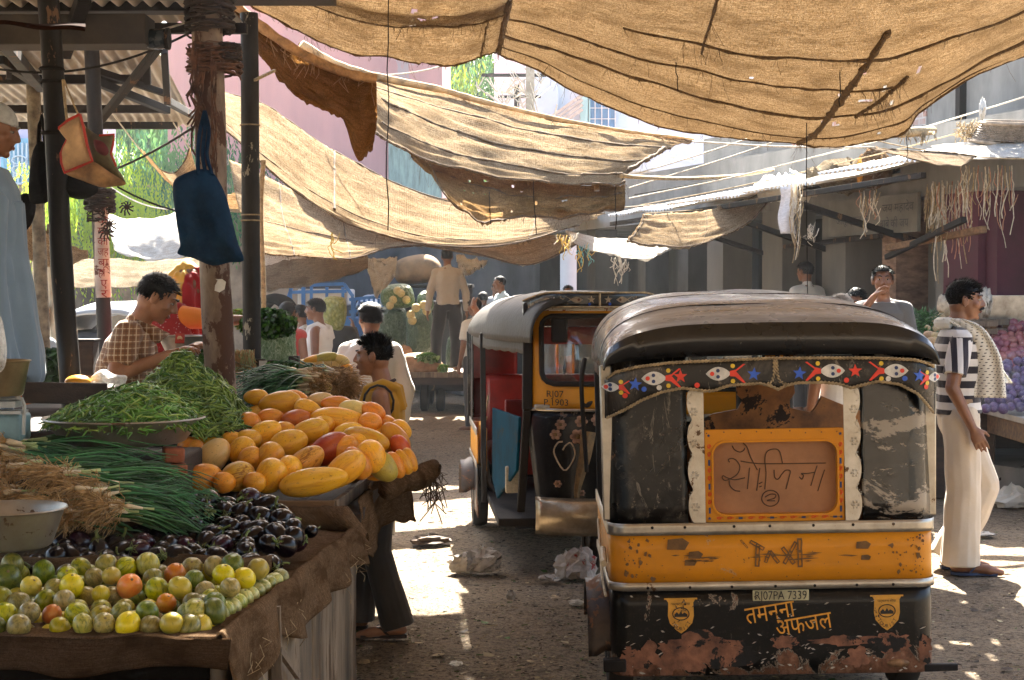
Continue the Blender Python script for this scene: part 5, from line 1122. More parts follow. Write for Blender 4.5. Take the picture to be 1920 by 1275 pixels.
# ---------------------------------------------------------------- fruit and vegetables
def fruit_mat(name,col,alt,spots,streak,rough=.38,orand=.7,spsc=38,sss=.05):
    t=NT(name); g=t.tc.outputs['Object']; n=t.noise(1.6,4,.6,g)
    c=t.mix(t.ramp(n,[(.35,0),(.65,1)]),col,alt)
    r=t.orand(); c=t.hsv(c,t.math('MULTIPLY_ADD',r,.05*orand,.5-.025*orand),1,t.math('MULTIPLY_ADD',t.math('FRACT',t.math('MULTIPLY',r,7.3)),.5*orand,1-.28*orand))
    if streak:
        s=t.ramp(t.noise(streak[1]*.28,5,.75,t.mapn((.22,1,1),g),.5),[(.5,0),(.62,streak[2]*1.2)]); c=t.mix(s,c,streak[0])
    if spots:
        s=t.ramp(t.noise(spsc*.32,4,.7,g),[(.62,0),(.66,.7)]); c=t.mix(s,c,spots)
    b=t.bump(t.noise(60,4,.7,g),.12,.003)
    return t.done(t.bsdf(c,t.math('MULTIPLY_ADD',n,.2,rough-.1),0,b,.45,.08,sss))
f_y=fruit_mat('golden_rind',(.82,.33,.012),(.84,.42,.04),(.25,.09,.02),((.5,.15,.02),26,.35))
f_o=fruit_mat('orange_rind',(.72,.25,.012),(.78,.37,.03),(.22,.07,.015),((.45,.12,.015),22,.4))
f_r=fruit_mat('red_orange_rind',(.42,.055,.008),(.55,.13,.02),(.2,.03,.01),None)
f_p=fruit_mat('pale_yellow_rind',(.66,.42,.13),(.62,.45,.16),(.3,.15,.04),((.5,.3,.05),24,.3))
f_s=fruit_mat('striped_rind',(.66,.30,.035),(.7,.38,.06),(.25,.09,.02),((.28,.10,.015),24,.85))
f_g=fruit_mat('greenish_rind',(.42,.30,.05),(.5,.36,.08),(.2,.12,.03),((.3,.22,.04),24,.5))
m_stalk=M('dry_stalk',(.2,.15,.07),.8,0,.3,30,.2)
def melon_mesh(name,mat,L,W,asym,seed):
    m=MB(); nu,nv=26,22
    def fn(u,v):
        a=2*pi*u; b=-pi/2+pi*v; x=sin(b); r=cos(b)**.92*(1+asym*x*.5)*(1+.018*cos(a*5+seed)+.03*N3((cos(a)*1.2,sin(a)*1.2,x*1.5+seed)))
        return (x*L/2,r*W/2*cos(a),r*W/2*sin(a)+.012*asym*x*x)
    m.grid(fn,nu,nv,True); m.mi=1; m.tube([(L/2*.985,0,0),(L/2*1.01,.001,.002)],.006,7); m.ell((-L/2*.985,0,0),(.004,.008,.008),nu=8,nv=5)
    me=m.mesh(name,[mat,m_stalk]); return me
MEL={}
for k,mt in (('y',f_y),('o',f_o),('r',f_r),('p',f_p),('s',f_s),('g',f_g)):
    MEL[k]=[melon_mesh('large_melon',mt,1,1,.18,1+ord(k)),melon_mesh('large_melon',mt,1,1,-.1,5+ord(k)),melon_mesh('large_melon',mt,1,1,.3,9+ord(k))]
ml=[(368,770,80,50,15,'y'),(421,788,58,56,0,'o'),(418,753,62,32,-18,'p'),(467,792,36,48,80,'y'),(350,806,44,36,80,'o'),(387,820,54,46,10,'y'),(402,853,64,54,50,'p'),(455,846,52,52,70,'o'),(505,859,58,50,60,'o'),(384,896,62,54,10,'o'),(447,893,60,56,20,'s'),(507,893,64,58,60,'o'),(588,903,120,52,10,'y'),(571,868,80,50,38,'s'),(644,882,88,54,38,'y'),(541,833,70,54,22,'y'),(617,842,78,54,32,'r'),(525,756,76,44,6,'y'),(578,768,50,36,-22,'y'),(634,787,98,46,-4,'y'),(632,759,56,34,-8,'o'),(507,782,46,32,5,'o'),(556,787,52,38,10,'r'),(577,811,76,46,18,'y'),(498,814,64,48,28,'y'),(694,793,42,40,0,'y'),(720,795,60,34,-22,'y'),(686,825,84,46,-12,'o'),(672,830,44,38,0,'o'),(740,824,66,48,-58,'o'),(714,817,42,40,0,'y'),(697,856,60,54,-58,'y'),(670,868,62,46,-55,'o'),(720,876,56,50,-45,'g'),(741,872,50,32,-60,'y'),(757,866,48,28,-62,'o'),(769,862,44,24,-65,'y'),(751,838,46,34,-55,'r'),(645,842,54,48,20,'o'),(437,826,44,34,0,'o'),(405,780,40,34,20,'y'),(660,768,48,38,-10,'p'),(604,798,44,36,20,'o'),(600,752,50,32,10,'p'),(480,745,44,30,0,'y'),(555,748,46,32,-15,'o'),(590,738,0,0,0,''),(365,842,36,32,30,'y'),(340,882,0,0,0,''),(470,860,46,44,40,'o'),(540,880,50,46,40,'y'),(700,772,44,34,-20,'o'),(752,806,40,34,-40,'y'),(655,812,54,40,0,'y'),(530,810,48,40,10,'o'),(465,825,48,40,10,'y'),(350,838,38,36,60,'o'),(421,905,40,40,0,'y'),(478,905,40,40,0,'o')]
lab={'y':'golden yellow large melon piled on the wooden tray','o':'orange large melon piled on the wooden tray','p':'pale yellow large melon piled on the wooden tray','g':'greenish yellow large melon hanging over the right edge of the tray pile','s':'','r':''}
bmo=None
def melon_at(px,py,lw,ww,ang,k,dd=0,D=None,group='large melons heaped on the tray',label=None,i=0):
    d=D or (6.24+(905-py)/165*.78+dd+ (.12 if px>700 else 0)); o=bpy.data.objects.new('large_melon',MEL[k][i%3]); COL.objects.link(o)
    s=d/F; dep=ww*s*.97; o.scale=(lw*s*1.10,dep,ww*s*1.02); o.location=P(px,py,d+dep*.1)
    fl=pi if (i*7)%3==0 else 0
    o.rotation_mode='XYZ'; o.rotation_euler=(rnd.uniform(0,6) if False else 0,-radians(ang)+fl,rnd.uniform(-.25,.25)); return tag(o,label or lab[k],'melon',group)
for i,(px,py,lw,ww,ang,k) in enumerate(ml):
    if not k: continue
    L=None
    if k=='s': L='golden melon with brown stripes second from the right in the front row of the tray' if px>500 else 'round spotted golden melon low in the front row of the tray'
    if k=='r': L={617:'large dark red melon in the middle of the tray heap',556:'smaller red melon near the back of the tray heap',751:'reddish melon on the far right slope of the tray heap'}[px]
    if k=='y' and lw==120: L='longest yellow melon lying at the front corner of the tray'
    if k=='y' and lw==98: L='long yellow melon lying flat near the top of the tray heap'
    if (px,py)==(384,896): L='dark orange round melon at the left end of the front row of the tray'
    melon_at(px,py,lw,ww,ang,k,label=L,i=i)
for i in range(34):
    px=rnd.uniform(375,720); py=rnd.uniform(770,880); melon_at(px,py,56,46,rnd.uniform(-60,60),rnd.choice('yoo'),.16,i=i)
mb=MB(); inflate(mb,[P(x,y,6.85) for x,y in [(350,900),(345,850),(375,800),(450,775),(560,770),(680,785),(740,820),(745,880),(690,905),(560,915),(430,912)]],(0,-1,0),.02,3)
# slices and melons of the stall behind
for i,(px,py,lw,ww,ang,k) in enumerate([(577,686,48,26,0,'p'),(608,673,50,24,14,'g'),(640,676,30,22,-30,'p'),(616,687,60,30,-4,'p'),(648,692,26,24,0,'y'),(588,676,40,20,10,'y'),(570,722,50,32,8,'y'),(584,738,48,30,20,'p'),(540,702,36,22,20,'y'),(598,722,46,26,-12,'g')]):
    melon_at(px,py,lw,ww,ang,k,D=8.6 if py<700 else 8.0,group='yellow melons on the stall behind the tray',label={'p':'pale yellow melon on the stall behind the tray','g':'greenish melon on the stall behind the tray','y':'yellow melon on the stall behind the tray'}[k],i=i)
# small round melons
def smallmat(name,base,alt,st,th=.52):
    t=NT(name); g=t.tc.outputs['Object']; r=t.orand()
    c=t.mix(t.ramp(t.noise(2.2,3,.6,g),[(.35,0),(.65,1)]),base,alt)
    s=t.ramp(t.noise(6,5,.75,t.mapn((1,1,.35),g),.5),[(th-.03,0),(th+.09,.75)]); c=t.mix(s,c,st)
    c=t.hsv(c,t.math('MULTIPLY_ADD',r,.02,.49),t.math('MULTIPLY_ADD',r,.25,.95),t.math('MULTIPLY_ADD',t.math('FRACT',t.math('MULTIPLY',r,9.1)),.7,.5))
    return t.done(t.bsdf(c,.34,0,t.bump(t.noise(90,3,.6,g),.12,.002),.45,.1,.04))
s_g=smallmat('speckled_green_rind',(.34,.34,.04),(.46,.42,.07),(.07,.11,.012)); s_d=smallmat('dark_green_rind',(.09,.15,.018),(.2,.23,.03),(.03,.06,.01)); s_o=smallmat('orange_rind_small',(.66,.19,.012),(.66,.29,.03),(.4,.10,.01),.62); s_y=smallmat('yellow_green_rind',(.50,.42,.05),(.6,.48,.07),(.2,.2,.025),.58); s_w=smallmat('pale_green_rind',(.46,.46,.16),(.56,.54,.2),(.16,.24,.05),.5); s_b=smallmat('olive_rind',(.26,.21,.07),(.36,.3,.1),(.12,.11,.03),.5)
def small_mesh(mat,el,seed):
    m=MB(); m.grid(lambda u,v:(lambda a,b:(cos(b)*cos(a)*.5*(1+.03*N3((cos(a),sin(a),seed))),cos(b)*sin(a)*.5*(1+.03*N3((cos(a),sin(a),seed))),sin(b)*.5*el+.02*N3((cos(a),b,seed))))(2*pi*u,-pi/2+pi*v),20,15,True)
    m.mi=1; m.ell((0,0,.5*el),(.06,.06,.012),nu=8,nv=4); return m.mesh('small_melon',[mat,m_stalk])
SM={k:[small_mesh(mt,e,i+ord(k)) for i,e in enumerate((1,1.12,.92))] for k,mt in (('g',s_g),('d',s_d),('o',s_o),('y',s_y),('w',s_w),('b',s_b))}
smlab={'g':'speckled green small melon heaped at the front of the table','d':'dark green small melon heaped at the front of the table','o':'orange small melon among the green ones','y':'yellow green small melon heaped at the front of the table','w':'pale green small melon lined along the right edge of the table','b':'olive brown small melon heaped at the front of the table'}
def small_at(px,py,d,k,dia,label=None):
    o=bpy.data.objects.new('small_melon',SM[k][rnd.randrange(3)]); COL.objects.link(o); o.location=P(px,py,d); s=dia*d/F; o.scale=(s,s,s); o.rotation_euler=(rnd.uniform(-.9,.9),rnd.uniform(-.9,.9),rnd.uniform(0,6)); return tag(o,label or smlab[k],'small melon','small round melons on the burlap')
special=[(243,1100,'o',48,'largest orange small melon in the middle of the green ones'),(312,1131,'o',38,'orange small melon beside the dark green ones on the right'),(189,1114,'y',34,None),(82,1072,'d',42,'big green small melon at the back left near the eggplants'),(12,1085,'d',56,'big dark green melon at the left edge of the table'),(97,1152,'o',36,'yellow orange small melon low on the left'),(277,1058,'g',46,None),(328,1077,'o',40,'pale orange small melon at the back of the heap')]
for px,py,k,dia,L in special: small_at(px,py,4.2+(1178-py)/130*.62-.03,k,dia,L)
rows=[(1173,4.19,0),(1150,4.27,22),(1127,4.38,8),(1104,4.50,26),(1082,4.62,12),(1062,4.73,30)]
for ri,(py,d,off) in enumerate(rows):
    xr=405+(1185-py)*1.0-6; px=off-10
    while px<xr-26:
        x=px+rnd.uniform(-6,6); y=py+rnd.uniform(-6,6)
        if not any(abs(x-a)<30 and abs(y-b)<24 for a,b,*_ in special):
            small_at(x,y,d+rnd.uniform(-.02,.02),rnd.choices('ggyydbb',k=1)[0],rnd.uniform(38,48)*(1 if ri<4 else .94))
        px+=rnd.uniform(37,46)
    # under layer closes the gaps
    px=off+6
    while px<xr-40: small_at(px,py+16,d+.05,rnd.choice('gbyd'),40); px+=44
for i in range(14):
    u=i/13; small_at(376+150*u,1170-92*u+4,4.22+.78*u*.9,'w' if i>1 else 'y',44-10*u)
for i in range(11):
    u=i/10; small_at(352+140*u,1150-84*u,4.26+.72*u,rnd.choice('gyw'),42-8*u)
# eggplants
t=NT('eggplant_skin'); g=t.tc.outputs['Object']; r=t.orand(); n=t.noise(5,3,.6,g)
c=t.mix(t.ramp(n,[(.4,0),(.8,1)]),(.002,.0007,.002),(.005,.001,.004)); c=t.mix(t.ramp(r,[(.82,0),(.9,1)]),c,(.022,.003,.012))
m_egg=t.done(t.bsdf(c,.17,0,t.bump(t.noise(18,2,.5,g),.08,.01),.35,0))
m_calyx=M('green_calyx',(.13,.17,.03),.6,0,.4,12,.2,orand=.5)
def egg_mesh(el,seed):
    m=MB(); m.grid(lambda u,v:(lambda a,b:((cos(b)**.9)*cos(a)*.5*(1-.22*sin(b)),(cos(b)**.9)*sin(a)*.5*(1-.22*sin(b)),sin(b)*.5*el))(2*pi*u,-pi/2+pi*v),20,15,True)
    m.mi=1
    for k in range(5):
        a=k*2*pi/5+seed; zt=.5*el; m.add([(0,0,zt+.03),(.16*cos(a-.5),.16*sin(a-.5),zt-.03),(.34*cos(a),.34*sin(a),zt-.14),(.16*cos(a+.5),.16*sin(a+.5),zt-.03)],[(0,1,2,3)])
    m.tube([(0,0,.48*el),(.02,0,.56*el),(.09*sin(seed),.05,.72*el),(.2*sin(seed),.1,.8*el)],[.075,.055,.05,.06],8); return m.mesh('eggplant',[m_egg,m_calyx])
EG=[egg_mesh(e,i*1.3) for i,e in enumerate((1.15,1.4,1.25,1.05))]
def egg_at(px,py,d,dia,label='glossy dark purple eggplant in the heap on the burlap'):
    o=bpy.data.objects.new('eggplant',EG[rnd.randrange(4)]); COL.objects.link(o); o.location=P(px,py,d); s=dia*d/F; o.scale=(s,s,s); o.rotation_euler=(rnd.uniform(-2,2),rnd.uniform(-2,2),rnd.uniform(0,6)); return tag(o,label,'eggplant','dark eggplants heaped on the burlap')
for ri in range(9):
    py=1058-ri*14; d=4.98+ri*.10; xl=lin(py,[(940,250),(960,165),(1000,150),(1040,110),(1060,60)]); xr_=lin(py,[(940,470),(960,520),(985,560),(1010,575),(1030,545),(1065,520)])
    px=xl+(ri%2)*16
    while px<xr_:
        if not (1030<py<1046 and px>330 and rnd.random()<.6): egg_at(px+rnd.uniform(-8,8),py+rnd.uniform(-8,8)-6,d+rnd.uniform(-.03,.03),rnd.uniform(36,48))
        px+=rnd.uniform(30,40)
egg_at(585,996,5.5,24,'small lone eggplant by itself near the burlap edge'); egg_at(560,1017,5.35,34,'rightmost dark eggplant of the heap'); egg_at(22,1066,4.9,40,'eggplant far left beside the big green melon'); egg_at(62,1078,4.85,36,'eggplant half hidden left of the small melon heap'); egg_at(415,955,5.85,44,'topmost eggplant at the back of the heap')
egg_at(466,1058,5.0,34,'purple red eggplant in front of the burlap fold'); egg_at(510,1060,5.0,34,'purple eggplant rightmost in front of the burlap fold')
# ---------------------------------------------------------------- spring onions
m_leafg=M('onion_leaf',(.05,.19,.06),.42,0,.4,9,.1,orand=.3); m_leafd=M('dark_onion_leaf',(.02,.075,.02),.45,0,.4,9,.1); m_leafl=M('pale_onion_stem',(.38,.46,.2),.45,0,.3,9,.1); m_root=M('onion_root',(.50,.31,.13),.85,0,.45,30,.2); m_bulb=M('onion_bulb',(.62,.5,.32),.45,0,.3,20,.1)
def onion_bunch(label,c,dirx,n,L,spread,depth,group,rootn=26,mats=None,rootlen=.07,base_r=.004):
    """a bunch: bulbs with roots at c, leaves running along dirx"""
    c=V(c); R=thing('spring_onion_bunch',label,'spring onions',c,0,group); d=V(dirx).normalized(); side=d.cross(V((0,0,1))).normalized()
    lv=MB(); bl=MB(); rt=MB()
    for q in range(n):
        o=side*rnd.uniform(-spread,spread)+V((0,0,rnd.uniform(-.5,.5)*depth))+d*rnd.uniform(-.05,.05)
        dd=(d+side*rnd.uniform(-.55,.45)+V((0,0,rnd.uniform(-.05,.28)))).normalized(); LL=L*rnd.uniform(.75,1.1); drop=rnd.uniform(.12,.34)*LL
        bl.tube([o-dd*.012,o,o+dd*.012,o+dd*.05],[.003,.009,.008,base_r],7)
        bl.mi=0
        for k in range(3):
            e=(dd+V((rnd.uniform(-.16,.16),rnd.uniform(-.16,.16),rnd.uniform(-.06,.1)))).normalized(); pts=[];rs=[]
            for s in range(8):
                u=s/7; pts.append(o+dd*.05+e*(LL*u)+V((0,0,-drop*u*u*1.1))+side*.045*sin(u*3.5+q)*u+V((0,0,.03*sin(u*5+q*2)*u))); rs.append(base_r*(1+.35*sin(u*3))*(1-u*.75))
            lv.mi=0 if rnd.random()<.55 else 1
            lv.mi=2; lv.tube(pts[:2],[r*.8 for r in rs[:2]],5,False); lv.mi=0 if rnd.random()<.6 else 1; lv.tube(pts[1:],[rs[1]*.8]+rs[2:],5)
        for k in range(rootn//max(1,1)):
            if rnd.random()<.5: continue
            e=(-dd+V((rnd.uniform(-.9,.9),rnd.uniform(-.9,.9),rnd.uniform(-.9,.6)))).normalized(); r0=o-dd*.012; l=rootlen*rnd.uniform(.4,1.2)
            rt.tube([r0,r0+e*l*.25+V((rnd.uniform(-.008,.008),rnd.uniform(-.008,.008),.004)),r0+e*l*.5+V((rnd.uniform(-.012,.012),rnd.uniform(-.012,.012),0)),r0+e*l+V((rnd.uniform(-.02,.02),rnd.uniform(-.02,.02),-.01))],.0014,3,False)
    lv.build('leaves',mats or [m_leafg,m_leafd,m_leafl],R,sharp=0); bl.build('bulbs',m_bulb,R,sharp=0); rt.build('roots',m_root,R,sharp=0); return R
go='spring onion bunches heaped on the stall'
for i,(px,py,d,n,L,sp,dp,tx,ty,lb) in enumerate([
 (8,835,5.75,26,.52,.10,.05,190,862,'spring onions topmost at the left edge with roots cut off by the frame'),
 (40,880,5.6,30,.46,.10,.06,260,880,'spring onions on top of the heap under the bean bowl'),
 (110,895,5.45,32,.42,.11,.06,330,905,'spring onions in the middle of the heap with brown roots'),
 (20,930,5.4,30,.45,.11,.06,210,950,'spring onions low on the left above the steel basin'),
 (165,918,5.35,34,.36,.11,.07,340,930,'spring onions at the right front with pale bulbs showing'),
 (200,952,5.25,30,.34,.10,.06,330,975,'spring onions lowest at the right beside the eggplants'),
 (120,955,5.25,26,.36,.10,.05,280,985,'spring onions lowest behind the steel basin')]):
    a=P(px,py,d); b=P(tx,ty,d+.12); onion_bunch(lb,a,(b-a),n,L,sp,dp,go,64,rootlen=.085)
# the heap they lie on
mb=MB(); mb.grid(lambda u,v:(lambda x,y:(x,y,.82+.24*sin(pi*min(1,v*1.05))**.7*(1-.55*u**3)+.02*N3((x*9,y*9,1))))(-2.3+1.12*u,5.15+.8*v),30,16); tag(mb.build('straw_heap',M('damp_straw',(.07,.045,.02),.95,0,.5,20,.8,40,.02),sharp=0),'damp brown straw heap under the spring onions','straw',kind='stuff')
# ---------------------------------------------------------------- steel basins, bean bowl, scale
def basin(name,label,c,r,h,mat,rim=.006,flare=1.25,cat='bowl',tilt=(0,0,0)):
    m=MB(); m.lathe([(0,0),(r/flare*.9,0),(r/flare,.008),(r*.97,h*.93),(r,h-rim*.4),(r+rim,h),(r+rim*.6,h+rim*.7),(r-rim*.2,h),(r*.955,h*.9),(r/flare*.96,.016),(0,.012)],(0,0,0),64); o=m.build(name,mat,sharp=40); o.location=c; o.rotation_euler=tilt; return tag(o,label,cat)
m_tin=M('worn_enamel_bowl',(.33,.30,.26),.42,.75,.4,6,.25,30,.003,col2=(.2,.16,.11),chip=((.16,.1,.06),9,.62))
basin('steel_basin','empty steel basin at the lower left beside the spring onions',P(18,1006,4.75)-V((0,0,.03)),.163,.115,m_tin,.006,1.32)
bc_=P(195,818,5.75); bz=P(195,845,5.75).z
bb=basin('bean_bowl','wide shallow metal bowl heaped with green beans',(bc_.x,6.05,bz),.297,.095,m_tin,.008,1.3)
basin('weighing_bowl','brass coloured weighing pan on the blue scale at the left edge',P(8,742,5.7),.09,.125,M('brassy_steel',(.42,.33,.19),.3,.85,.3,5,.15,col2=(.2,.15,.08)),.005,1.35)
basin('steel_basin','steel basin with a red label behind the green beans',P(343,662,8.0)-V((0,0,.03)),.122,.115,m_steel,.005,1.7)
mb=MB(); pz=P(341,634,7.9); mb.box(pz+V((0,-.045,0)),(.045,.004,.052),Matrix.Rotation(radians(-24),3,'X')); lbl=mb.build('red_label',M('red_label',(.33,.035,.02),.5,0,.2,9,0))
lb2=MB(); lb2.prism([(-.013,-.016),(-.013,.004),(-.006,.014),(.006,.014),(.013,.004),(.013,-.016),(.007,-.016),(.005,-.002),(-.005,-.002),(-.007,-.016)],pz+V((0,-.0495,0)),(1,0,0),(0,-.4,.91),.002); l2=lb2.build('label_print',c_cream,lbl,smooth=False)
for o in bpy.data.objects:
    if o.get('label')=='steel basin with a red label behind the green beans': lbl.parent=o; lbl.matrix_parent_inverse=o.matrix_world.inverted() if False else Matrix.Translation(-V(o.location))
sc_=thing('weighing_scale','pale blue weighing scale cut off by the left edge','scale',P(0,800,5.75)); s0=P(0,800,5.75)
mb=MB(); mb.box(P(10,800,5.8)-s0,(.15,.14,.10)); mb.build('scale_body',M('pale_blue_enamel',(.16,.28,.32),.45,0,.35,6,.2,40,.003,chip=((.1,.07,.05),9,.64)),sc_,bevel=.012)
mb=MB(); mb.tube([P(44,815,5.7)-s0,P(46,760,5.7)-s0,P(42,748,5.7)-s0,P(-10,748,5.7)-s0],.007,8); mb.box(P(8,757,5.72)-s0,(.11,.1,.022)); mb.box(P(20,772,5.72)-s0,(.1,.09,.012)); mb.tube([P(36,720,5.7)-s0,P(34,748,5.7)-s0],.008,8); mb.build('pan_support',M('grey_enamel',(.3,.32,.32),.45,.2,.3,8,.2),sc_)
mb=MB(); inflate(mb,smooth_loop([P(x,y,5.6) for x,y in [(-20,600),(0,592),(8,620),(12,660),(8,690),(-10,700),(-30,660)]],24),(0,-1,0),.04,6,.02,20,3); 
t=NT('clear_plastic'); tp=t.n('ShaderNodeBsdfTransparent'); gl=t.bsdf((.75,.76,.75),.25,0,t.bump(t.noise(30,4,.7),.8,.02)); m_plastic=t.done(t.mixsh(t.ramp(t.noise(14,5,.7),[(.35,.25),(.65,.8)]),tp.outputs[0],gl))
tag(mb.build('plastic_bag',m_plastic,sharp=0),'clear plastic bag hanging over the weighing pan','plastic bag')
# bricks holding the bowl
m_brick=M('red_brick',(.28,.085,.04),.9,0,.35,12,.6,50,.006)
for x,y,l in ((325,852,'broken red brick propping the bean bowl on the right, upper one'),(330,882,'red brick propping the bean bowl on the right, lower one')):
    mb=MB(); mb.box((0,0,0),(.075,.11,.055)); o=mb.build('brick',m_brick,bevel=.008); o.location=P(x,y,5.95); o.rotation_euler=(0,.05,.3); tag(o,l,'brick','bricks under the bean bowl')
mb=MB(); mb.box((-1.75,6.2,.9),(1.0,.5,.32)); tag(mb.build('packing_crate',m_woodd,bevel=.01),'dark packing crate under the bean bowl','crate')
# beans
m_bean=M('green_bean',(.14,.27,.035),.4,0,.45,20,.1,orand=.5); m_bean2=M('yellow_green_bean',(.26,.38,.06),.4,0,.4,20,.1); m_bean3=M('deep_green_bean',(.06,.15,.022),.42,0,.4,20,.1)
def bean_heap(name,label,fn,n,Lr=(.07,.12),r=.0042):
    m=MB()
    for q in range(n):
        p,nr=fn(rnd.random(),rnd.random()); a=rnd.uniform(0,2*pi); tang=V((cos(a),sin(a),0)); tang=(tang-nr*tang.dot(nr)).normalized(); tang=(tang+nr*rnd.uniform(-.25,.38)).normalized()
        L=rnd.uniform(*Lr); bend=nr.cross(tang)*rnd.uniform(-.014,.014)+nr*rnd.uniform(-.006,.008); m.mi=rnd.choices((0,1,2),(5,3,3))[0]; p=p+nr*rnd.uniform(-.012,.012)
        m.tube([p-tang*L/2,p-tang*L*.25+bend*.8,p+tang*L*.25+bend*.8,p+tang*L/2],[r*.45,r,r,r*.35],5,False)
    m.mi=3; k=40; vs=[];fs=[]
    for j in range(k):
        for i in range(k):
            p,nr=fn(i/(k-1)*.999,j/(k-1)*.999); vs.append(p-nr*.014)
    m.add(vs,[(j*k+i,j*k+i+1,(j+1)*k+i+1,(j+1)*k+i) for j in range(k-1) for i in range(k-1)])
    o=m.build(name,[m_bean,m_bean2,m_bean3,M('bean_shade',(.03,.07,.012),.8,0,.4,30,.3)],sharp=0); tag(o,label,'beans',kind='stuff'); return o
def cone_fn(c,rx,ry,h,pw=1.4,skew=(0,0)):
    c=V(c)
    def z(x,y):
        rr=sqrt(x*x+y*y); return h*max(0,1-rr**pw)+.035*N3((x*2.2+c.x*3,y*2.2,h*9))*h/.3
    def fn(u,v):
        a=2*pi*u; rr=sqrt(v); x=rr*cos(a); y=rr*sin(a); e=.02
        p=c+V((x*rx+skew[0]*(1-rr),y*ry+skew[1]*(1-rr),z(x,y)))
        dx=(z(x+e,y)-z(x-e,y))/(2*e*rx); dy=(z(x,y+e)-z(x,y-e))/(2*e*ry); return p,V((-dx,-dy,1)).normalized()
    return fn
bw=V((bc_.x,6.05,bz)); 
bean_heap('bean_heap','green beans heaped in the wide shallow bowl',cone_fn(bw+V((0,0,.078)),.275,.27,.13,1.5,(.06,.05)),2400)
pk=P(335,790,6.75); bean_heap('bean_heap','tall heap of green beans behind the bowl in front of the seated boy',cone_fn((pk.x,6.85,1.12),.30,.34,.295,1.15,(-.0,.02)),3600)
mb=MB(); mb.box((-1.75,7.0,1.0),(1.3,.75,.22)); tag(mb.build('packing_crate',m_woodd,bevel=.01),'low dark wooden platform under the tall bean heap','platform')
mb=MB(); mb.bar(P(42,736,6.35),P(200,738,6.5),.03,.085); tag(mb.build('plank',m_woodd,bevel=.005),'dark plank standing behind the bean bowl','plank')
mb=MB(); inflate(mb,smooth_loop([P(x,y,6.8) for x,y in [(168,715),(178,700),(195,692),(215,702),(238,705),(230,722),(195,726)]],28),(0,-1,0),.05,6,.03,22,4); tag(mb.build('plastic_bag',m_plastic,sharp=0),'crumpled clear plastic bag on the plank beside the seated boy','plastic bag')
mb=MB(); mb.ell(P(146,716,6.75),(.055,.05,.03),nu=20,nv=12); tag(mb.build('orange_squash',f_o),'orange squash piece on the plank behind the bowl','squash')
bx=thing('wooden_box','small dark wooden box behind the thick dark post','box',P(158,690,8)); b1=P(158,690,8)
mb=MB(); mb.box((0,0,.05),(.12,.12,.17)); mb.build('box_body',m_woodd,bx,bevel=.006); mb=MB(); mb.box((0,0,.14),(.132,.132,.012)); mb.build('lid',m_iron,bx,bevel=.003)
# spring onions, cut roots and coriander of the stall behind the pale post
onion_bunch('spring onion bunch with sunlit white roots beside the pale post',P(578,716,7.9),(P(440,726,7.7)-P(578,716,7.9)),70,.36,.06,.13,go,30,rootlen=.055)
onion_bunch('spring onion bunch with a fan of long pale roots behind the tray',P(630,712,8.2),(P(560,700,8.3)-P(630,712,8.2)),30,.2,.05,.09,go,60,rootlen=.13)
def leaf_heap(name,label,c,rx,ry,rz,n,mats,ls=.03,cat='leaves',kind=None,hem=0):
    m=MB(); c=V(c)
    for q in range(n):
        a=rnd.uniform(0,2*pi); b=math.asin(rnd.uniform(-.2 if hem else -1,1)); k=rnd.uniform(.72,1.03); p=c+V((rx*cos(b)*cos(a)*k,ry*cos(b)*sin(a)*k,rz*sin(b)*k)); s=ls*rnd.uniform(.6,1.3)
        e=V((rnd.gauss(0,1),rnd.gauss(0,1),rnd.gauss(0,1))).normalized(); f=e.orthogonal().normalized(); g=e.cross(f); m.mi=rnd.randrange(len(mats))
        m.add([p-f*s*.5,p+g*s*.38-f*s*.1,p+f*s*.35+g*s*.2,p+f*s*.55,p+f*s*.35-g*s*.2,p-g*s*.38-f*s*.1],[(0,1,2,3,4,5)])
    return tag(m.build(name,mats,smooth=False),label,cat,kind=kind)
m_cor=M('coriander_leaf',(.03,.11,.012),.5,0,.4,9,0); m_cor2=M('bright_leaf',(.07,.19,.025),.5,0,.4,9,0); m_cor3=M('dark_leaf',(.012,.05,.008),.5,0,.4,9,0)
co1=leaf_heap('coriander_sack','coriander sheaf bursting out of a pale net sack','' and 0 or P(503,610,8.9),.155,.13,.09,2600,[m_cor,m_cor2,m_cor3],.03,'coriander')
mb=MB(); mb.grid(lambda u,v:P(512,690,8.95)+V((.135*cos(2*pi*u)*(1-.1*v)+.006*N3((u*20,v*9,1)),.13*sin(2*pi*u)+.006*N3((u*20,v*9,3)),.26*v)),50,16)
t=NT('pale_net_sack'); n=t.noise(40,5,.8,t.mapn((1,1,.6)),1.5); m_netsack=t.done(t.bsdf(t.ramp(n,[(.35,(.045,.10,.03)),(.5,(.16,.24,.11)),(.66,(.5,.56,.42))]),.5,0,t.bump(n,.7,.02)))
mb.build('net_sack',m_netsack,co1)
leaf_heap('leafy_greens','leafy greens lying behind the seated boy and the pale post',P(370,672,8.3),.07,.08,.07,420,[m_cor,m_cor2],.05,'greens')
leaf_heap('leafy_greens','leafy greens under the table behind the thick dark post',P(92,690,8.6),.12,.1,.09,420,[m_cor,m_cor3],.07,'greens')
leaf_heap('leafy_greens','leafy greens between the pale post and the slim dark post',P(446,598,10.2),.05,.06,.06,300,[m_cor2,M('yellow_leaf',(.2,.24,.05),.5,0,.3,9,0)],.035,'greens')
leaf_heap('leafy_greens','green leaves lying by the melon slices behind the tray',P(525,692,8.2),.09,.06,.035,240,[m_cor,m_cor2],.035,'greens')
mb=MB()
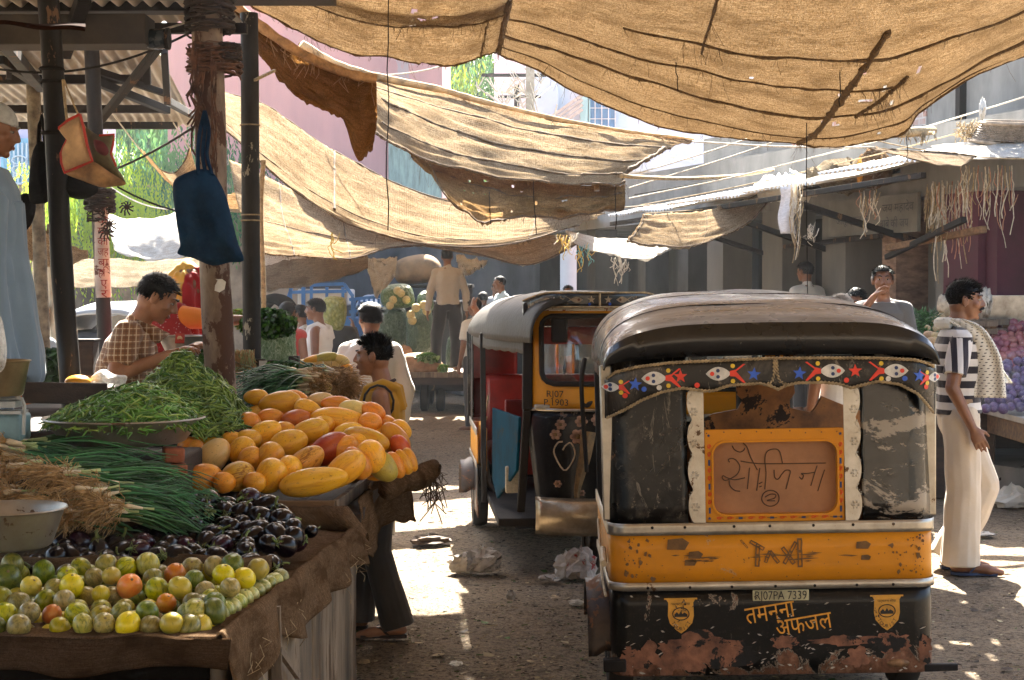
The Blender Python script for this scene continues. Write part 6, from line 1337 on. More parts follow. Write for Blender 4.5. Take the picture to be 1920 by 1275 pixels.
for q in range(500):
    p=P(456+rnd.uniform(-20,18),rnd.uniform(655,672),8.4)+V((0,rnd.uniform(-.06,.06),0)); L=rnd.uniform(.05,.13); mb.mi=0 if rnd.random()<.7 else 1; mb.tube([p,p+V((rnd.uniform(-.02,.02),-.02,-L*.6)),p+V((rnd.uniform(-.04,.04),-.03,-L))],.002,3,False)
tag(mb.build('root_bundle',[m_root,m_leafl],sharp=0),'bundle of straw coloured roots beside the pale post','roots')
for x,y,w_,l in ((484,688,.07,'small dark box leftmost in front of the coriander sack'),(512,690,.055,'small dark box in the middle in front of the coriander sack'),(552,682,.055,'small dark box rightmost in front of the coriander sack')):
    bxx=thing('small_box',l,'box',P(x,y,8.5),0,'small boxes in front of the coriander'); mb=MB(); mb.box((0,0,0),(w_,.06,.085)); mb.build('box_body',m_woodd,bxx,bevel=.004)
    if x!=552: mb=MB(); mb.box((w_*.45,-.033,0),(w_*.6,.004,.07)); mb.build('paper_label',m_white,bxx)
mb=MB(); mb.box((-1.75,8.6,.55),(1.6,1.0,1.1)); tag(mb.build('stall_platform',m_woodd,bevel=.02),'dark stall platform behind the tray of melons','platform')
mb=MB(); mb.grid(lambda u,v:(lambda a:(P(652,716,8.3)+V((-.10+.11*u,0,0))+V((0,.05*cos(a),.075*sin(a)*(1+.2*N3((u*5,v*5,1))))))) (2*pi*v),20,16); tag(mb.build('burlap_roll',m_burlap,sharp=0),'rolled burlap under the melons of the stall behind','cloth roll')
# ================================================================ people
def remesh(mb, name, mat, parent, vox, it=4, wr=0, wf=(9,9,4), seed=0, factor=.5):
    me=bpy.data.meshes.new('raw'); me.from_pydata(mb.v,[],mb.f)
    o=bpy.data.objects.new('raw',me); COL.objects.link(o)
    m=o.modifiers.new('r','REMESH'); m.mode='VOXEL'; m.voxel_size=vox
    if it: s=o.modifiers.new('s','SMOOTH'); s.iterations=it; s.factor=factor
    dg=bpy.context.evaluated_depsgraph_get(); ne=bpy.data.meshes.new_from_object(o.evaluated_get(dg)); bpy.data.objects.remove(o); bpy.data.meshes.remove(me)
    if wr:
        nm=[v.normal.copy() for v in ne.vertices]
        for v,n in zip(ne.vertices,nm):
            p=v.co; f=N3((p.x*wf[0]+seed,p.y*wf[1],p.z*wf[2]+seed))+.5*N3((p.x*wf[0]*2.3,p.y*wf[1]*2.3+seed,p.z*wf[2]*2.6))
            v.co=p+n*wr*f
    ne.name=name; ne.materials.clear(); ne.materials.append(mat); ne.polygons.foreach_set('use_smooth',[True]*len(ne.polygons)); ne.update()
    ob=bpy.data.objects.new(name,ne); COL.objects.link(ob); ob.parent=parent; return ob
JD=dict(pel=(0,0,.93),neck=(0,-.015,1.44),head=(0,.035,1.585),lsh=(-.166,-.01,1.362),rsh=(.166,-.01,1.362),lel=(-.225,-.03,1.10),rel=(.225,-.03,1.10),lwr=(-.23,.04,.86),rwr=(.23,.04,.86),
 lhip=(-.088,0,.90),rhip=(.088,0,.90),lkn=(-.095,.02,.49),rkn=(.095,.02,.49),lan=(-.1,-.02,.075),ran=(.1,-.02,.075),lto=(-.115,.17,.02),rto=(.115,.17,.02))
TS=[(-.16,.10,.085),(-.02,.150,.108),(.25,.132,.098),(.55,.150,.112),(.78,.163,.104),(.9,.125,.078),(1.0,.058,.055)]
def hand(m,w,hd,pn,th,k,curl=.5,vox=.005):
    w=V(w);hd=V(hd).normalized();pn=V(pn); pn=(pn-hd*pn.dot(hd)).normalized(); th=V(th); th=(th-hd*th.dot(hd)-pn*th.dot(pn)).normalized()
    m.loft([(w-hd*.01*k,.026*k,.02*k,pn,th),(w+hd*.02*k,.030*k,.019*k,pn,th),(w+hd*.055*k,.041*k,.017*k,pn,th),(w+hd*.088*k,.040*k,.014*k,pn,th)],14)
    for i,(o,L) in enumerate(((.031,.068),(.0105,.077),(-.0105,.072),(-.031,.056))):
        b=w+hd*(.086-.005*abs(i-1))*k+th*o*k; c=curl*(.8+.15*i); d1=(hd*cos(c*.5)+pn*sin(c*.5)+th*(.10-.07*i)*.8).normalized(); d2=(hd*cos(c*1.3)+pn*sin(c*1.3)).normalized(); d3=(hd*cos(c*1.9)+pn*sin(c*1.9)).normalized()
        p1=b+d1*L*.46*k; p2=p1+d2*L*.32*k; p3=p2+d3*L*.24*k
        m.caps(b-d1*.012*k,.0095*k,p1,.0088*k,8); m.caps(p1,.0088*k,p2,.0078*k,8); m.caps(p2,.0078*k,p3,.0066*k,8)
    b=w+hd*.025*k+th*.028*k; d1=(hd*.75+th*.7+pn*.35).normalized(); p1=b+d1*.042*k; p2=p1+(hd*.9+th*.3+pn*.4).normalized()*.032*k
    m.caps(b-d1*.015*k,.0135*k,p1,.0105*k,8); m.caps(p1,.0105*k,p2,.0082*k,8)
def head_parts(m,c,R,k,fem=0):
    def p(x,y,z): return c+R@V((x,y,z))*k
    E=lambda x,y,z,a,b,d,rot=None:m.ell(p(x,y,z),(a*k,b*k,d*k),(R.to_4x4()@rot) if rot else R.to_4x4(),18,12)
    E(0,-.015,.03,.073,.092,.080); E(0,.022,-.018,.061,.070,.085); E(0,.03,-.068,.047,.048,.042); E(0,.068,-.092,.02,.018,.017)
    E(0,-.03,-.03,.06,.06,.07)
    m.caps(p(0,.086,.018),.0095*k,p(0,.106,-.02),.0125*k,10); E(-.011,.094,-.026,.0105,.011,.0085); E(.011,.094,-.026,.0105,.011,.0085)
    for s in (-1,1):
        E(s*.029,.076,.029,.026,.015,.008); E(s*.043,.056,-.02,.022,.022,.02); E(s*.075,-.008,-.004,.011,.021,.033,Matrix.Rotation(s*.35,4,'Z')); E(s*.081,-.014,.008,.007,.014,.02,Matrix.Rotation(s*.5,4,'Z'))
    m.caps(p(-.017,.083,-.051),.0062*k,p(.017,.083,-.051),.0062*k,8); m.caps(p(-.015,.082,-.062),.0072*k,p(.015,.082,-.062),.0072*k,8); m.caps(p(0,.088,-.051),.007*k,p(0,.086,-.062),.0075*k,8)
def hair_parts(name,c,R,k,style,mat,parent,seed=0,n=900):
    r=random.Random(seed+3); m=MB()
    def onhead(a,b,ex=1.0): return V((.0775*cos(b)*cos(a)*ex,-.017+.0965*cos(b)*sin(a)*ex,.03+.086*sin(b)*ex))
    def ok(q):
        if q.y>.03: lim=.062-.25*max(0,.05-q.y)*0+ (-.01 if style=='side' else 0)
        elif q.y>-.012: lim=.022-(.03-q.y)*.3-.012
        else: lim=-.03+ (q.y+.05)*.35
        if abs(q.x)>.05 and .0<q.y<.06: lim=min(lim,.03+.3*(q.y))
        return q.z>lim
    nu,nv=48,26; vs=[];keep=[]
    for j in range(nv+1):
        for i in range(nu):
            a=2*pi*i/nu;b=-pi/2+pi*j/nv; q=onhead(a,b); keep.append(ok(q)); e=1.0+.012*N3((q.x*30,q.y*30,q.z*30+seed))+ (.055 if style in('side','short') else 0)*max(0,min(1,(q.z-.0)/.08)); vs.append(c+R@onhead(a,b,e)*k)
    fs=[]
    for j in range(nv):
        for i in range(nu):
            f=(j*nu+i,j*nu+(i+1)%nu,(j+1)*nu+(i+1)%nu,(j+1)*nu+i)
            if all(keep[x] for x in f): fs.append(f)
    m.add(vs,fs)
    for q in range(n):
        for _ in range(20):
            a=r.uniform(0,2*pi); b=math.asin(r.uniform(-.5,1)); o=onhead(a,b,1.0)
            if ok(o): break
        nn=V((o.x/.006,(o.y+.017)/.0093,(o.z-.03)/.0074)).normalized()
        if style=='spiky': d=(nn*1.1+V((r.uniform(-.4,.4),.25+r.uniform(-.3,.3),.5))).normalized(); L=r.uniform(.018,.036)*(1.15 if o.z>.06 else .5)
        elif style=='side': d=(nn*.35+V((.25,.5,-.0+.3*(o.z>.07)))*1.0+V((r.uniform(-.3,.3),r.uniform(-.3,.3),r.uniform(-.2,.2)))).normalized(); L=r.uniform(.02,.045)*(1 if o.z>.04 else .55)
        else: d=(nn*.22+V((r.uniform(-.25,.25)+o.x*5,.35+r.uniform(-.2,.2) if o.z>.05 else -.1,-.7 if o.z<.05 else -.05))).normalized(); L=r.uniform(.014,.032)
        t=d.cross(nn); t=t.normalized() if t.length>1e-4 else d.orthogonal(); wd=.0028
        P0=[o-t*wd,o+t*wd,o+d*L*.6+t*wd*.7,o+d*L,o+d*L*.6-t*wd*.7]
        m.add([c+R@x*k for x in P0],[(0,1,2,3,4)])
    return m.build(name,mat,parent,sharp=0)
def person(label,loc,rz,H=1.7,J=None,skin=None,yaw=0,pitch=0,roll=0,shirt=None,sleeve='short',hem=-.05,trou=None,hair='short',hairm=None,vox=.008,face=True,must=False,bare=None,loose=1.0,sandals=None,handcurl=.5,name='person',tr_loose=1.0,group=None,wr=.006,legs=True,vest=False,hpn=None,arms=True,sleevem=None,fem=0,trflare=.0,neckm=None):
    k=H/1.7; j={a:V(b) for a,b in JD.items()}
    for a,b in (J or {}).items(): j[a]=V(b)
    for a in j: j[a]=j[a]*k
    skin=skin or m_skin; R0=thing(name,label,'person',loc,rz,group)
    Rh=(Matrix.Rotation(yaw,3,'Z')@Matrix.Rotation(-pitch,3,'X')@Matrix.Rotation(roll,3,'Y'))
    rt=(j['rsh']-j['lsh']).normalized(); sp=j['neck']-j['pel']; up=sp.normalized(); fw=up.cross(rt).normalized()
    def sec(t,rx,ry): return (j['pel']+sp*t,rx*k,ry*k,fw,rt)
    m=MB()
    m.loft([sec(*s) for s in TS],20)
    m.caps(j['neck']-up*.03*k,.056*k,j['head']+Rh@V((0,-.025,-.03))*k,.050*k,14)
    for s in 'lr':
        m.caps(j['neck']-up*.05*k,.046*k,j[s+'sh'],.051*k,12); m.caps(j[s+'sh'],.052*k,j[s+'el'],.040*k,12); m.caps(j[s+'el'],.041*k,j[s+'wr'],.026*k,12)
        d=(j[s+'wr']-j[s+'el']).normalized(); sg=-1 if s=='l' else 1
        pn=V((-sg,0,0)) if hpn is None else V(hpn); th=V((0,1,0)) if abs(d.y)<.8 else V((-sg,0,.3))
        if abs(pn.dot(d))>.9: pn=V((0,0,-1))
        hand(m,j[s+'wr'],d,pn,th,k*.97,handcurl)
        m.caps(j[s+'hip'],.085*k,j[s+'kn'],.056*k,12); m.caps(j[s+'kn'],.056*k,j[s+'an'],.036*k,12)
        m.caps((j[s+'an']+V((0,-.02,-.03))*k),.034*k,j[s+'to']+V((0,-.05,.015))*k,.032*k,10); m.caps(j[s+'to']+V((0,-.05,.012))*k,.032*k,j[s+'to']+V((0,.02,.0))*k,.020*k,10)
    head_parts(m,j['head'],Rh,k)
    body=remesh(m,'body',skin,R0,vox,3,0)
    hp=lambda x,y,z:j['head']+Rh@V((x,y,z))*k
    if face:
        m=MB()
        for s in (-1,1):
            m.mi=0; m.ell(hp(s*.031,.0745,.009),(.0125*k,.0105*k,.0062*k),Rh.to_4x4(),12,8); m.mi=1; m.ell(hp(s*.031,.0812,.009),(.0066*k,.0052*k,.0062*k),Rh.to_4x4(),10,6)
        m.build('eyes',[m_eye,m_iris],R0)
        m=MB(); m.caps(hp(-.02,.0885,-.052),.0048*k,hp(.02,.0885,-.052),.0048*k,8); m.caps(hp(-.016,.0885,-.062),.0058*k,hp(.016,.0885,-.062),.0058*k,8); m.caps(hp(-.008,.092,-.057),.006*k,hp(.008,.092,-.057),.006*k,8); m.build('lips',m_lip,R0)
        m=MB()
        for s in (-1,1): m.tube(cat_spline([hp(s*.012,.092,.03),hp(s*.03,.089,.037),hp(s*.05,.07,.031)],8),[.003*k,.0042*k,.0045*k,.0045*k,.004*k,.0035*k,.003*k,.002*k],6)
        if must:
            for s in (-1,1): m.tube(cat_spline([hp(s*.002,.104,-.038),hp(s*.016,.098,-.042),hp(s*.034,.08,-.052)],8),[.008*k,.0085*k,.0085*k,.008*k,.007*k,.006*k,.004*k,.002*k],7)
        m.build('eyebrows' if not must else 'facial_hair',hairm or m_hair,R0)
    if hair in('short','spiky','side'): hair_parts('hair',j['head'],Rh,k,hair,hairm or m_hair,R0,int(H*100)+int(loc[0]*10),1100 if face else 350)
    if hair=='cap':
        m=MB(); m.grid(lambda u,v:hp(*(lambda a,b:(.083*cos(b)*cos(a),-.017+.103*cos(b)*sin(a),.036+.088*sin(b)+.02*cos(a*0)*(-.35*sin(a))*(1-v)))(2*pi*u,.05+(pi/2-.06)*v)),36,12,True); m.build('skull_cap',M('grey_knit_cap',(.42,.43,.42),.9,0,.2,40,.4),R0,solid=.006)
    if shirt:
        m=MB(); L=loose
        ts=[s for s in TS if s[0]>.0]; lo=lin(hem,[(t,a) for t,a,b in TS]); lo2=lin(hem,[(t,b) for t,a,b in TS])
        ss=[(hem,max(lo,.145)*1.02,max(lo2,.1)*1.02)]+[s for s in TS if s[0]>hem+.05 and s[0]<.95]
        if not vest: ss+=[(.955,.09,.068)]
        m.loft([(c_,rx+.016*k*L*(1.25 if i==0 else 1),ry+.018*k*L*(1.25 if i==0 else 1),f_,r_) for i,(c_,rx,ry,f_,r_) in enumerate([sec(*s) for s in ss])],22)
        if not vest:
            m.caps(j['neck']-up*.035*k,.064*k,j['neck']-up*.0*k,.060*k,12)
            for s in 'lr': m.caps(j['neck']-up*.045*k,.058*k,j[s+'sh'],.066*k,12)
        else:
            for s in 'lr': m.tube([j['pel']+sp*.7+rt*(.08 if s=='r' else -.08)*k+fw*.122*k,j['pel']+sp*.93+rt*(.085 if s=='r' else -.085)*k+fw*.085*k,j['pel']+sp*.99+rt*(.08 if s=='r' else -.08)*k,j['pel']+sp*.93+rt*(.085 if s=='r' else -.085)*k-fw*.085*k,j['pel']+sp*.7+rt*(.08 if s=='r' else -.08)*k-fw*.115*k],[.028*k]*5,8)
        sl=m; sls=[]
        if sleeve!='none':
            for s in 'lr':
                a,b,c_=j[s+'sh'],j[s+'el'],j[s+'wr']
                if sleevem: sl=MB(); sls.append(sl)
                if sleeve=='short':
                    e=a.lerp(b,.74); d=(e-a).normalized(); sl.tube([a-d*.02*k,a,a.lerp(e,.5),e],[.054*k,.064*k,.068*k*L**.3,.068*k*L**.3],14)
                elif sleeve=='half': sl.caps(a,.066*k,b,.062*k*L**.3,12); 
                else:
                    sl.caps(a,.066*k,b,.056*k*L**.25,12); d=(c_-b).normalized(); sl.tube([b,b+d*.001,b.lerp(c_,.5),c_-d*.0],[.05*k,.054*k*L**.25,.048*k*L**.25,.042*k*L**.25],14)
        remesh(m,'shirt' if not vest else 'vest',shirt,R0,vox*1.05,3,wr*k,(8,8,5),H*10)
        for sl in sls: remesh(sl,'sleeve',sleevem,R0,vox*1.05,2,wr*k*.6,(8,8,5),H*10)
    if trou and legs:
        m=MB(); T=tr_loose
        m.loft([sec(t,a,b) for t,a,b in ((-.17,.115,.098),(-.03,.165,.122),(.14,.15,.112))],20)
        for s in 'lr':
            m.caps(j[s+'hip'],.098*k*T**.5,j[s+'kn'],.074*k*T,14); d=(j[s+'an']-j[s+'kn']).normalized(); e=j[s+'an']+d*.0*k
            m.tube([j[s+'kn']-d*.02*k,j[s+'kn'],j[s+'kn'].lerp(e,.5),e+d*.015*k],[.06*k*T,.074*k*T,.070*k*T*(1+trflare*.5),.072*k*T*(1+trflare)],14)
        remesh(m,'trousers',trou,R0,vox*1.15,3,wr*1.2*k,(7,7,3.2),H*7)
    if sandals:
        for s in 'lr':
            t_=j[s+'to']; a_=j[s+'an']; d=V((t_.x-a_.x,t_.y-a_.y,0)).normalized(); sd_=V((d.y,-d.x,0)); c0=V((a_.x,a_.y,0))-d*.05*k; Ls=.26*k
            o=[(.03*sin(pi*min(1,u*1.5+.1)) + .018+.012*u, u) for u in [i/10 for i in range(11)]]
            pts=[(w_*k*.9,u*Ls) for w_,u in o]+[(-w_*k*.9,u*Ls) for w_,u in o[::-1]]
            zb=min(t_.z,a_.z)-.035*k if t_.z>.08*k else 0.0
            m=MB(); m.prism(pts,c0+V((0,0,zb+.002)),sd_,d,.016); m.tube(cat_spline([c0+d*Ls*.4+sd_*.045*k+V((0,0,zb+.02)),c0+d*Ls*.6+sd_*.02*k+V((0,0,zb+.062*k)),c0+d*Ls*.8+V((0,0,zb+.03))],8),.006,6); m.tube(cat_spline([c0+d*Ls*.4-sd_*.045*k+V((0,0,zb+.02)),c0+d*Ls*.6-sd_*.02*k+V((0,0,zb+.062*k)),c0+d*Ls*.8+V((0,0,zb+.03))],8),.006,6)
            m.build('sandal',sandals,R0)
    return R0,j,k,Rh
def fabric(name,col,var=.25,pat=None,**kw):
    t=NT(name); n=t.noise(6,4,.6); c=t.mix(t.ramp(n,[(.35,0),(.7,1)]),tuple(x*(1-var) for x in col),col); weave=t.noise(300,2,.5)
    if pat: c=pat(t,c)
    c=t.mix(t.ramp(t.noise(3,5,.7),[(.55,0),(.8,.3)]),c,tuple(x*.5 for x in col))
    return t.done(t.bsdf(c,.85,0,t.bump(t.math('ADD',t.math('MULTIPLY',weave,.4),t.noise(18,4,.6)),.35,.006),.25,sheen=.25))
def plaidpat(t,c):
    s=t.n('ShaderNodeSeparateXYZ'); t.l(t.co(),s.inputs[0]); out=c
    for ax,fr,wd in ((2,34,.16),(1,34,.16)):
        x=t.math('FRACT',t.math('MULTIPLY',s.outputs[ax],fr)); out=t.mix(t.math('MULTIPLY',t.math('LESS_THAN',x,wd),.7),out,(.62,.48,.32))
        x2=t.math('FRACT',t.math('MULTIPLY_ADD',s.outputs[ax],fr,.5)); out=t.mix(t.math('MULTIPLY',t.math('LESS_THAN',x2,.3),.5),out,(.12,.05,.02))
    return out
def bands(ax,fr,thr,c2,off=0):
    def f(t,c):
        s=t.n('ShaderNodeSeparateXYZ'); t.l(t.co(),s.inputs[0]); x=t.math('FRACT',t.math('MULTIPLY_ADD',s.outputs[ax],fr,off)); return t.mix(t.math('LESS_THAN',x,thr),c,c2)
    return f
fb_plaid=fabric('plaid_cotton',(.27,.125,.055),.2,plaidpat)
fb_white=fabric('white_cotton',(.60,.58,.53),.12); fb_stripe=fabric('striped_jersey',(.62,.6,.57),.1,bands(2,11.5,.5,(.022,.02,.026),.15)); fb_sleeve=fabric('striped_sleeve',(.62,.61,.6),.1,bands(1,15,.5,(.022,.02,.03),.2))
fb_khaki=fabric('cream_twill',(.56,.47,.36),.12); fb_dgrey=fabric('charcoal_twill',(.065,.058,.052),.25); fb_navy=fabric('dark_trouser',(.028,.028,.034),.25); fb_tan=fabric('mushroom_jersey',(.40,.37,.34),.15)
fb_yel=fabric('yellow_jersey',(.55,.30,.03),.15); fb_red=fabric('red_cotton',(.42,.05,.04),.2); fb_orange=fabric('orange_cotton',(.42,.14,.045),.2); fb_blue=fabric('pale_blue_linen',(.19,.27,.36),.15); fb_cyan=fabric('pale_cyan_cotton',(.45,.58,.62),.12); fb_dark=fabric('dark_cotton',(.035,.034,.036),.25); fb_gshirt=fabric('grey_cotton',(.10,.095,.09),.2); fb_bluegrey=fabric('blue_grey_cotton',(.32,.38,.42),.15)
san=M('dark_sandal',(.05,.035,.03),.7,0,.3,20,.2); san_b=M('blue_sandal',(.03,.05,.12),.6,0,.3,20,.2)
# the boy beside the tray
def at(px,d,z=0): return V(((px-960)*d/F,d,z))
boyR,bj,bk,bR=person('boy in a yellow sleeveless jersey and dark trousers standing beside the tray of large melons',at(714,7.86),radians(90),1.47,
  dict(head=(0,.045,1.585),lel=(-.22,-.05,1.10),lwr=(-.20,.02,.83),rel=(.22,.0,1.1),rwr=(.2,.1,.86),lan=(-.11,-.10,.075),lto=(-.13,.10,.02),ran=(.12,.14,.075),rto=(.14,.34,.02),rkn=(.1,.09,.49)),
  yaw=radians(-4),pitch=radians(2),skin=m_skin2,shirt=fb_yel,sleeve='none',vest=True,hem=.0,trou=fb_dgrey,hair='spiky',vox=.0052,sandals=san,tr_loose=1.1,trflare=.2,loose=1.1,handcurl=.35,wr=.008)
m=MB(); 
c0=bj['neck']; 
m.tube([c0+V((.075*cos(a*.42)*bk,.075*sin(a*.42)*bk+.01,(-.025+.03*-sin(a*.42)*1.2)*bk)) for a in range(16)],.009,7); m.build('dark_collar',M('dark_trim',(.06,.035,.03),.8,0,.2,20,.2),boyR)
m=MB()
for s in (-1,1): m.tube([V((s*(.168)*bk,.085*cos(a*.5)*bk,1.33*bk+.10*sin(a*.5)*bk)) for a in range(13)],.006,6)
m.build('dark_armhole',fb_dark,boyR)
# the man with the scarf at right
mj=dict(rel=(.235,-.07,1.09),rwr=(.245,.045,.86),lel=(-.21,-.06,1.1),lwr=(-.2,-.02,.86),lan=(-.1,-.03,.075),ran=(.10,.0,.075),rto=(.12,.21,.02),lkn=(-.1,.17,.50),rkn=(.1,.02,.49),lto=(-.12,.17,.02))
manR,j_,k_,R_=person('moustached man in a striped shirt and dotted white scarf walking past the nearest rickshaw',at(1798,9.62),radians(-97),1.755,mj,yaw=radians(-3),pitch=radians(3),shirt=fb_stripe,sleevem=fb_sleeve,sleeve='short',hem=.0,trou=fb_khaki,hair='side',must=True,vox=.0058,sandals=san_b,tr_loose=1.3,trflare=.28,loose=1.15,handcurl=.35,wr=.009,skin=m_skin)
def dots(t,c):
    s=t.n('ShaderNodeSeparateXYZ'); t.l(t.tc.outputs['UV'],s.inputs[0]); a=t.math('ADD',t.math('MULTIPLY',s.outputs[0],8),t.math('MULTIPLY',s.outputs[1],7)); x=t.math('FRACT',a); y=t.math('FRACT',t.math('MULTIPLY',s.outputs[1],17))
    return t.mix(t.math('MULTIPLY',t.math('LESS_THAN',x,.36),t.math('LESS_THAN',y,.3)),c,(.03,.03,.035))
fb_scarf=fabric('dotted_scarf',(.68,.66,.58),.08,dots)
def scarf(side,pts,w0,w1,fold):
    ps=cat_spline(pts,40); m=MB(); vs=[]
    for j in range(40):
        v=j/39; w=w0+(w1-w0)*v; 
        for i in range(15):
            u=i/14-.5; vs.append(ps[j]+V((u*w*.35*side,u*w,0))*1+V((side*fold*sin(u*16+v*3),.012*sin(u*9),.0)))
    m.add(vs,[(j*15+i,j*15+i+1,(j+1)*15+i+1,(j+1)*15+i) for j in range(39) for i in range(14)]); me=m.mesh('scarf',fb_scarf); add_uv(me,15,40,1,2.2); o=bpy.data.objects.new('scarf',me); COL.objects.link(o); o.parent=manR; md=o.modifiers.new('s','SOLIDIFY'); md.thickness=.005
K=k_
scarf(1,[V((.06,-.085,1.47))*K,V((.10,-.04,1.475))*K,V((.135,.05,1.42))*K,V((.15,.125,1.28))*K,V((.15,.145,1.15))*K,V((.15,.15,1.03))*K],.13,.21,.010)
scarf(-1,[V((-.06,-.085,1.47))*K,V((-.09,-.03,1.475))*K,V((-.10,.10,1.40))*K,V((-.09,.17,1.28))*K,V((-.09,.20,1.18))*K,V((-.09,.25,1.10))*K],.13,.19,.010)
m=MB(); m.tube([V((.085*cos(a*.3+3.3),-.035+.075*sin(a*.3+3.3),1.455+.0*a))*K for a in range(10)],.035,10); o=m.build('scarf_roll',fabric('scarf_cotton',(.66,.64,.57),.1),manR)
m=MB(); m.lathe([(.168,0),(.172,.018),(.168,.036)],V((0,0,.985))*K,40); o=m.build('belt',M('tan_belt',(.3,.2,.12),.6),manR); o.scale=(1,.74,1)
# seated boy in the plaid shirt
mb=MB(); mb.box((-1.85,7.72,.46),(1.3,.95,.92)); tag(mb.build('stall_platform',m_woodd,bevel=.02),'dark platform the boy in the plaid shirt sits on','platform')
sj=dict(pel=(0,-.02,.11),neck=(0,.135,.64),head=(0,.235,.765),lsh=(-.175,.11,.595),rsh=(.175,.11,.595),rel=(.28,.06,.395),rwr=(.21,.315,.495),lel=(-.25,.16,.38),lwr=(-.1,.36,.50),lhip=(-.1,.02,.1),rhip=(.1,.02,.1),lkn=(-.33,.28,.12),rkn=(.33,.28,.12),lan=(.08,.36,.06),ran=(-.08,.30,.06),lto=(.2,.36,.05),rto=(-.2,.3,.05))
plR,j_,k_,R_=person('boy in a brown plaid shirt sitting and sorting the green beans',at(205,7.45,.93),radians(-84),1.62,sj,skin=m_skin2,yaw=radians(0),pitch=radians(30),shirt=fb_plaid,sleeve='short',hem=-.05,trou=fb_dgrey,hair='short',vox=.0058,loose=1.2,handcurl=.7,wr=.010,hpn=(0,.2,-1))
m=MB()
for s in (-1,1): m.add([V((s*.012,.075,.0))+V((0,.20,.585))*0+j_['neck']+V((s*.01,.07,-.05)),j_['neck']+V((s*.075,.01,.02)),j_['neck']+V((s*.085,.02,-.03)),j_['neck']+V((s*.05,.09,-.095))],[(0,1,2,3)])
m.build('collar',fb_plaid,plR,solid=.006)
# woman in the sari
wj=dict(pel=(0,-.02,.11),neck=(0,.10,.63),head=(0,.15,.775),lsh=(-.16,.07,.58),rsh=(.16,.07,.58),rel=(.22,.27,.56),rwr=(.16,.50,.56),lel=(-.22,.1,.36),lwr=(-.16,.3,.42),lhip=(-.1,.02,.1),rhip=(.1,.02,.1),lkn=(-.33,.28,.14),rkn=(.33,.28,.14),lan=(.08,.36,.06),ran=(-.08,.30,.06),lto=(.2,.36,.05),rto=(-.2,.3,.05))
mb=MB(); mb.box((-1.98,9.3,.52),(1.1,.6,1.04)); tag(mb.build('stall_platform',m_woodd,bevel=.02),'dark platform behind the seated boy where the veiled woman sits','platform')
def saripat(t,c):
    v=t.vor(55); return t.mix(t.math('MULTIPLY',t.math('LESS_THAN',v.outputs[0],.0+.22),.75),c,(.62,.4,.36))
fb_sari=fabric('red_sari',(.36,.015,.012),.3,saripat); fb_blouse=fabric('orange_blouse',(.75,.2,.02),.1)
wR,wjj,wk,wRh=person('woman in a red sari and a yellow and red veil behind the steel basin',at(312,9.15,1.0),radians(-70),1.60,wj,yaw=radians(10),pitch=radians(8),shirt=fb_sari,sleeve='none',hem=-.1,trou=fb_sari,hair='none',vox=.008,loose=1.3,face=False,wr=.012,sleevem=None)
m=MB(); a=wjj['rsh'];b=wjj['rel']; m.tube([a-(b-a)*.1,a,a.lerp(b,.4),a.lerp(b,.62)],[.06,.068,.062,.058],14); remesh(m,'blouse_sleeve',fb_blouse,wR,.008,2,.004)
def veilpat(t,c):
    s=t.n('ShaderNodeSeparateXYZ'); t.l(t.co(),s.inputs[0]); return t.mix(t.ramp(t.math('ADD',s.outputs[0],t.math('MULTIPLY_ADD',s.outputs[1],.9,-.05)),[(.115,0),(.122,1)]),c,(.30,.012,.015))
m=MB(); hc=wjj['head']; m.ell(hc+V((0,-.01,.015)),(.088,.112,.108),None,24,16); m.caps(hc+V((0,-.03,-.02)),.095,wjj['neck']+V((0,-.05,-.08)),.11,16); m.caps(hc+V((0,.05,-.02)),.07,wjj['neck']+V((0,.08,-.1)),.07,14)
remesh(m,'veil',fabric('yellow_red_veil',(.62,.34,.05),.15,veilpat),wR,.007,2,.04,(11,11,5),3)
m=MB(); m.loft([(wjj['pel']+V((0,0,.52)),.19,.13,V((0,1,0)),V((1,0,0))),(wjj['pel']+V((0,-.02,.3)),.235,.2,V((0,1,0)),V((1,0,0))),(wjj['pel']+V((0,0,.05)),.28,.25,V((0,1,0)),V((1,0,0)))],24); remesh(m,'sari_drape',fb_sari,wR,.01,3,.02,(6,6,3),5)
# robed man at the left edge
rR,rj,rk,rRh=person('man in a pale blue robe and grey skull cap cut off by the left edge',at(-20,6.62,.86),radians(-88),1.60,dict(lel=(-.25,-.1,1.1),rel=(.24,-.14,1.12),rwr=(.2,-.2,.9),lwr=(-.2,-.2,.9)),yaw=radians(4),pitch=radians(14),shirt=fb_blue,sleeve='long',hem=-.35,trou=fb_blue,hair='cap',hairm=M('grey_hair',(.3,.29,.28),.6,0,.2,40,.1),vox=.0065,loose=2.0,wr=.014)
m=MB(); m.loft([(V((0,0,1.28))*rk,.20*rk,.15*rk,V((0,1,0)),V((1,0,0))),(V((0,-.02,1.0))*rk,.22*rk,.165*rk,V((0,1,0)),V((1,0,0))),(V((0,-.02,.7))*rk,.25*rk,.19*rk,V((0,1,0)),V((1,0,0))),(V((0,-.01,.5))*rk,.28*rk,.215*rk,V((0,1,0)),V((1,0,0)))],28); remesh(m,'robe',fb_blue,rR,.010,2,.06,(9,9,.9),7)
mb=MB(); mb.box((-2.35,6.7,.43),(.9,.7,.86)); tag(mb.build('stall_platform',m_woodd,bevel=.02),'dark platform at the left edge under the robed man','platform')
# man in the white shirt
person('man in a long white shirt with his back turned behind the boy',at(694,10.7),radians(6),1.615,dict(lel=(-.25,.0,1.10),rel=(.25,.0,1.1)),yaw=radians(22),shirt=fb_white,sleeve='long',hem=-.55,trou=fb_white,hair='short',vox=.008,loose=2.0,wr=.016)
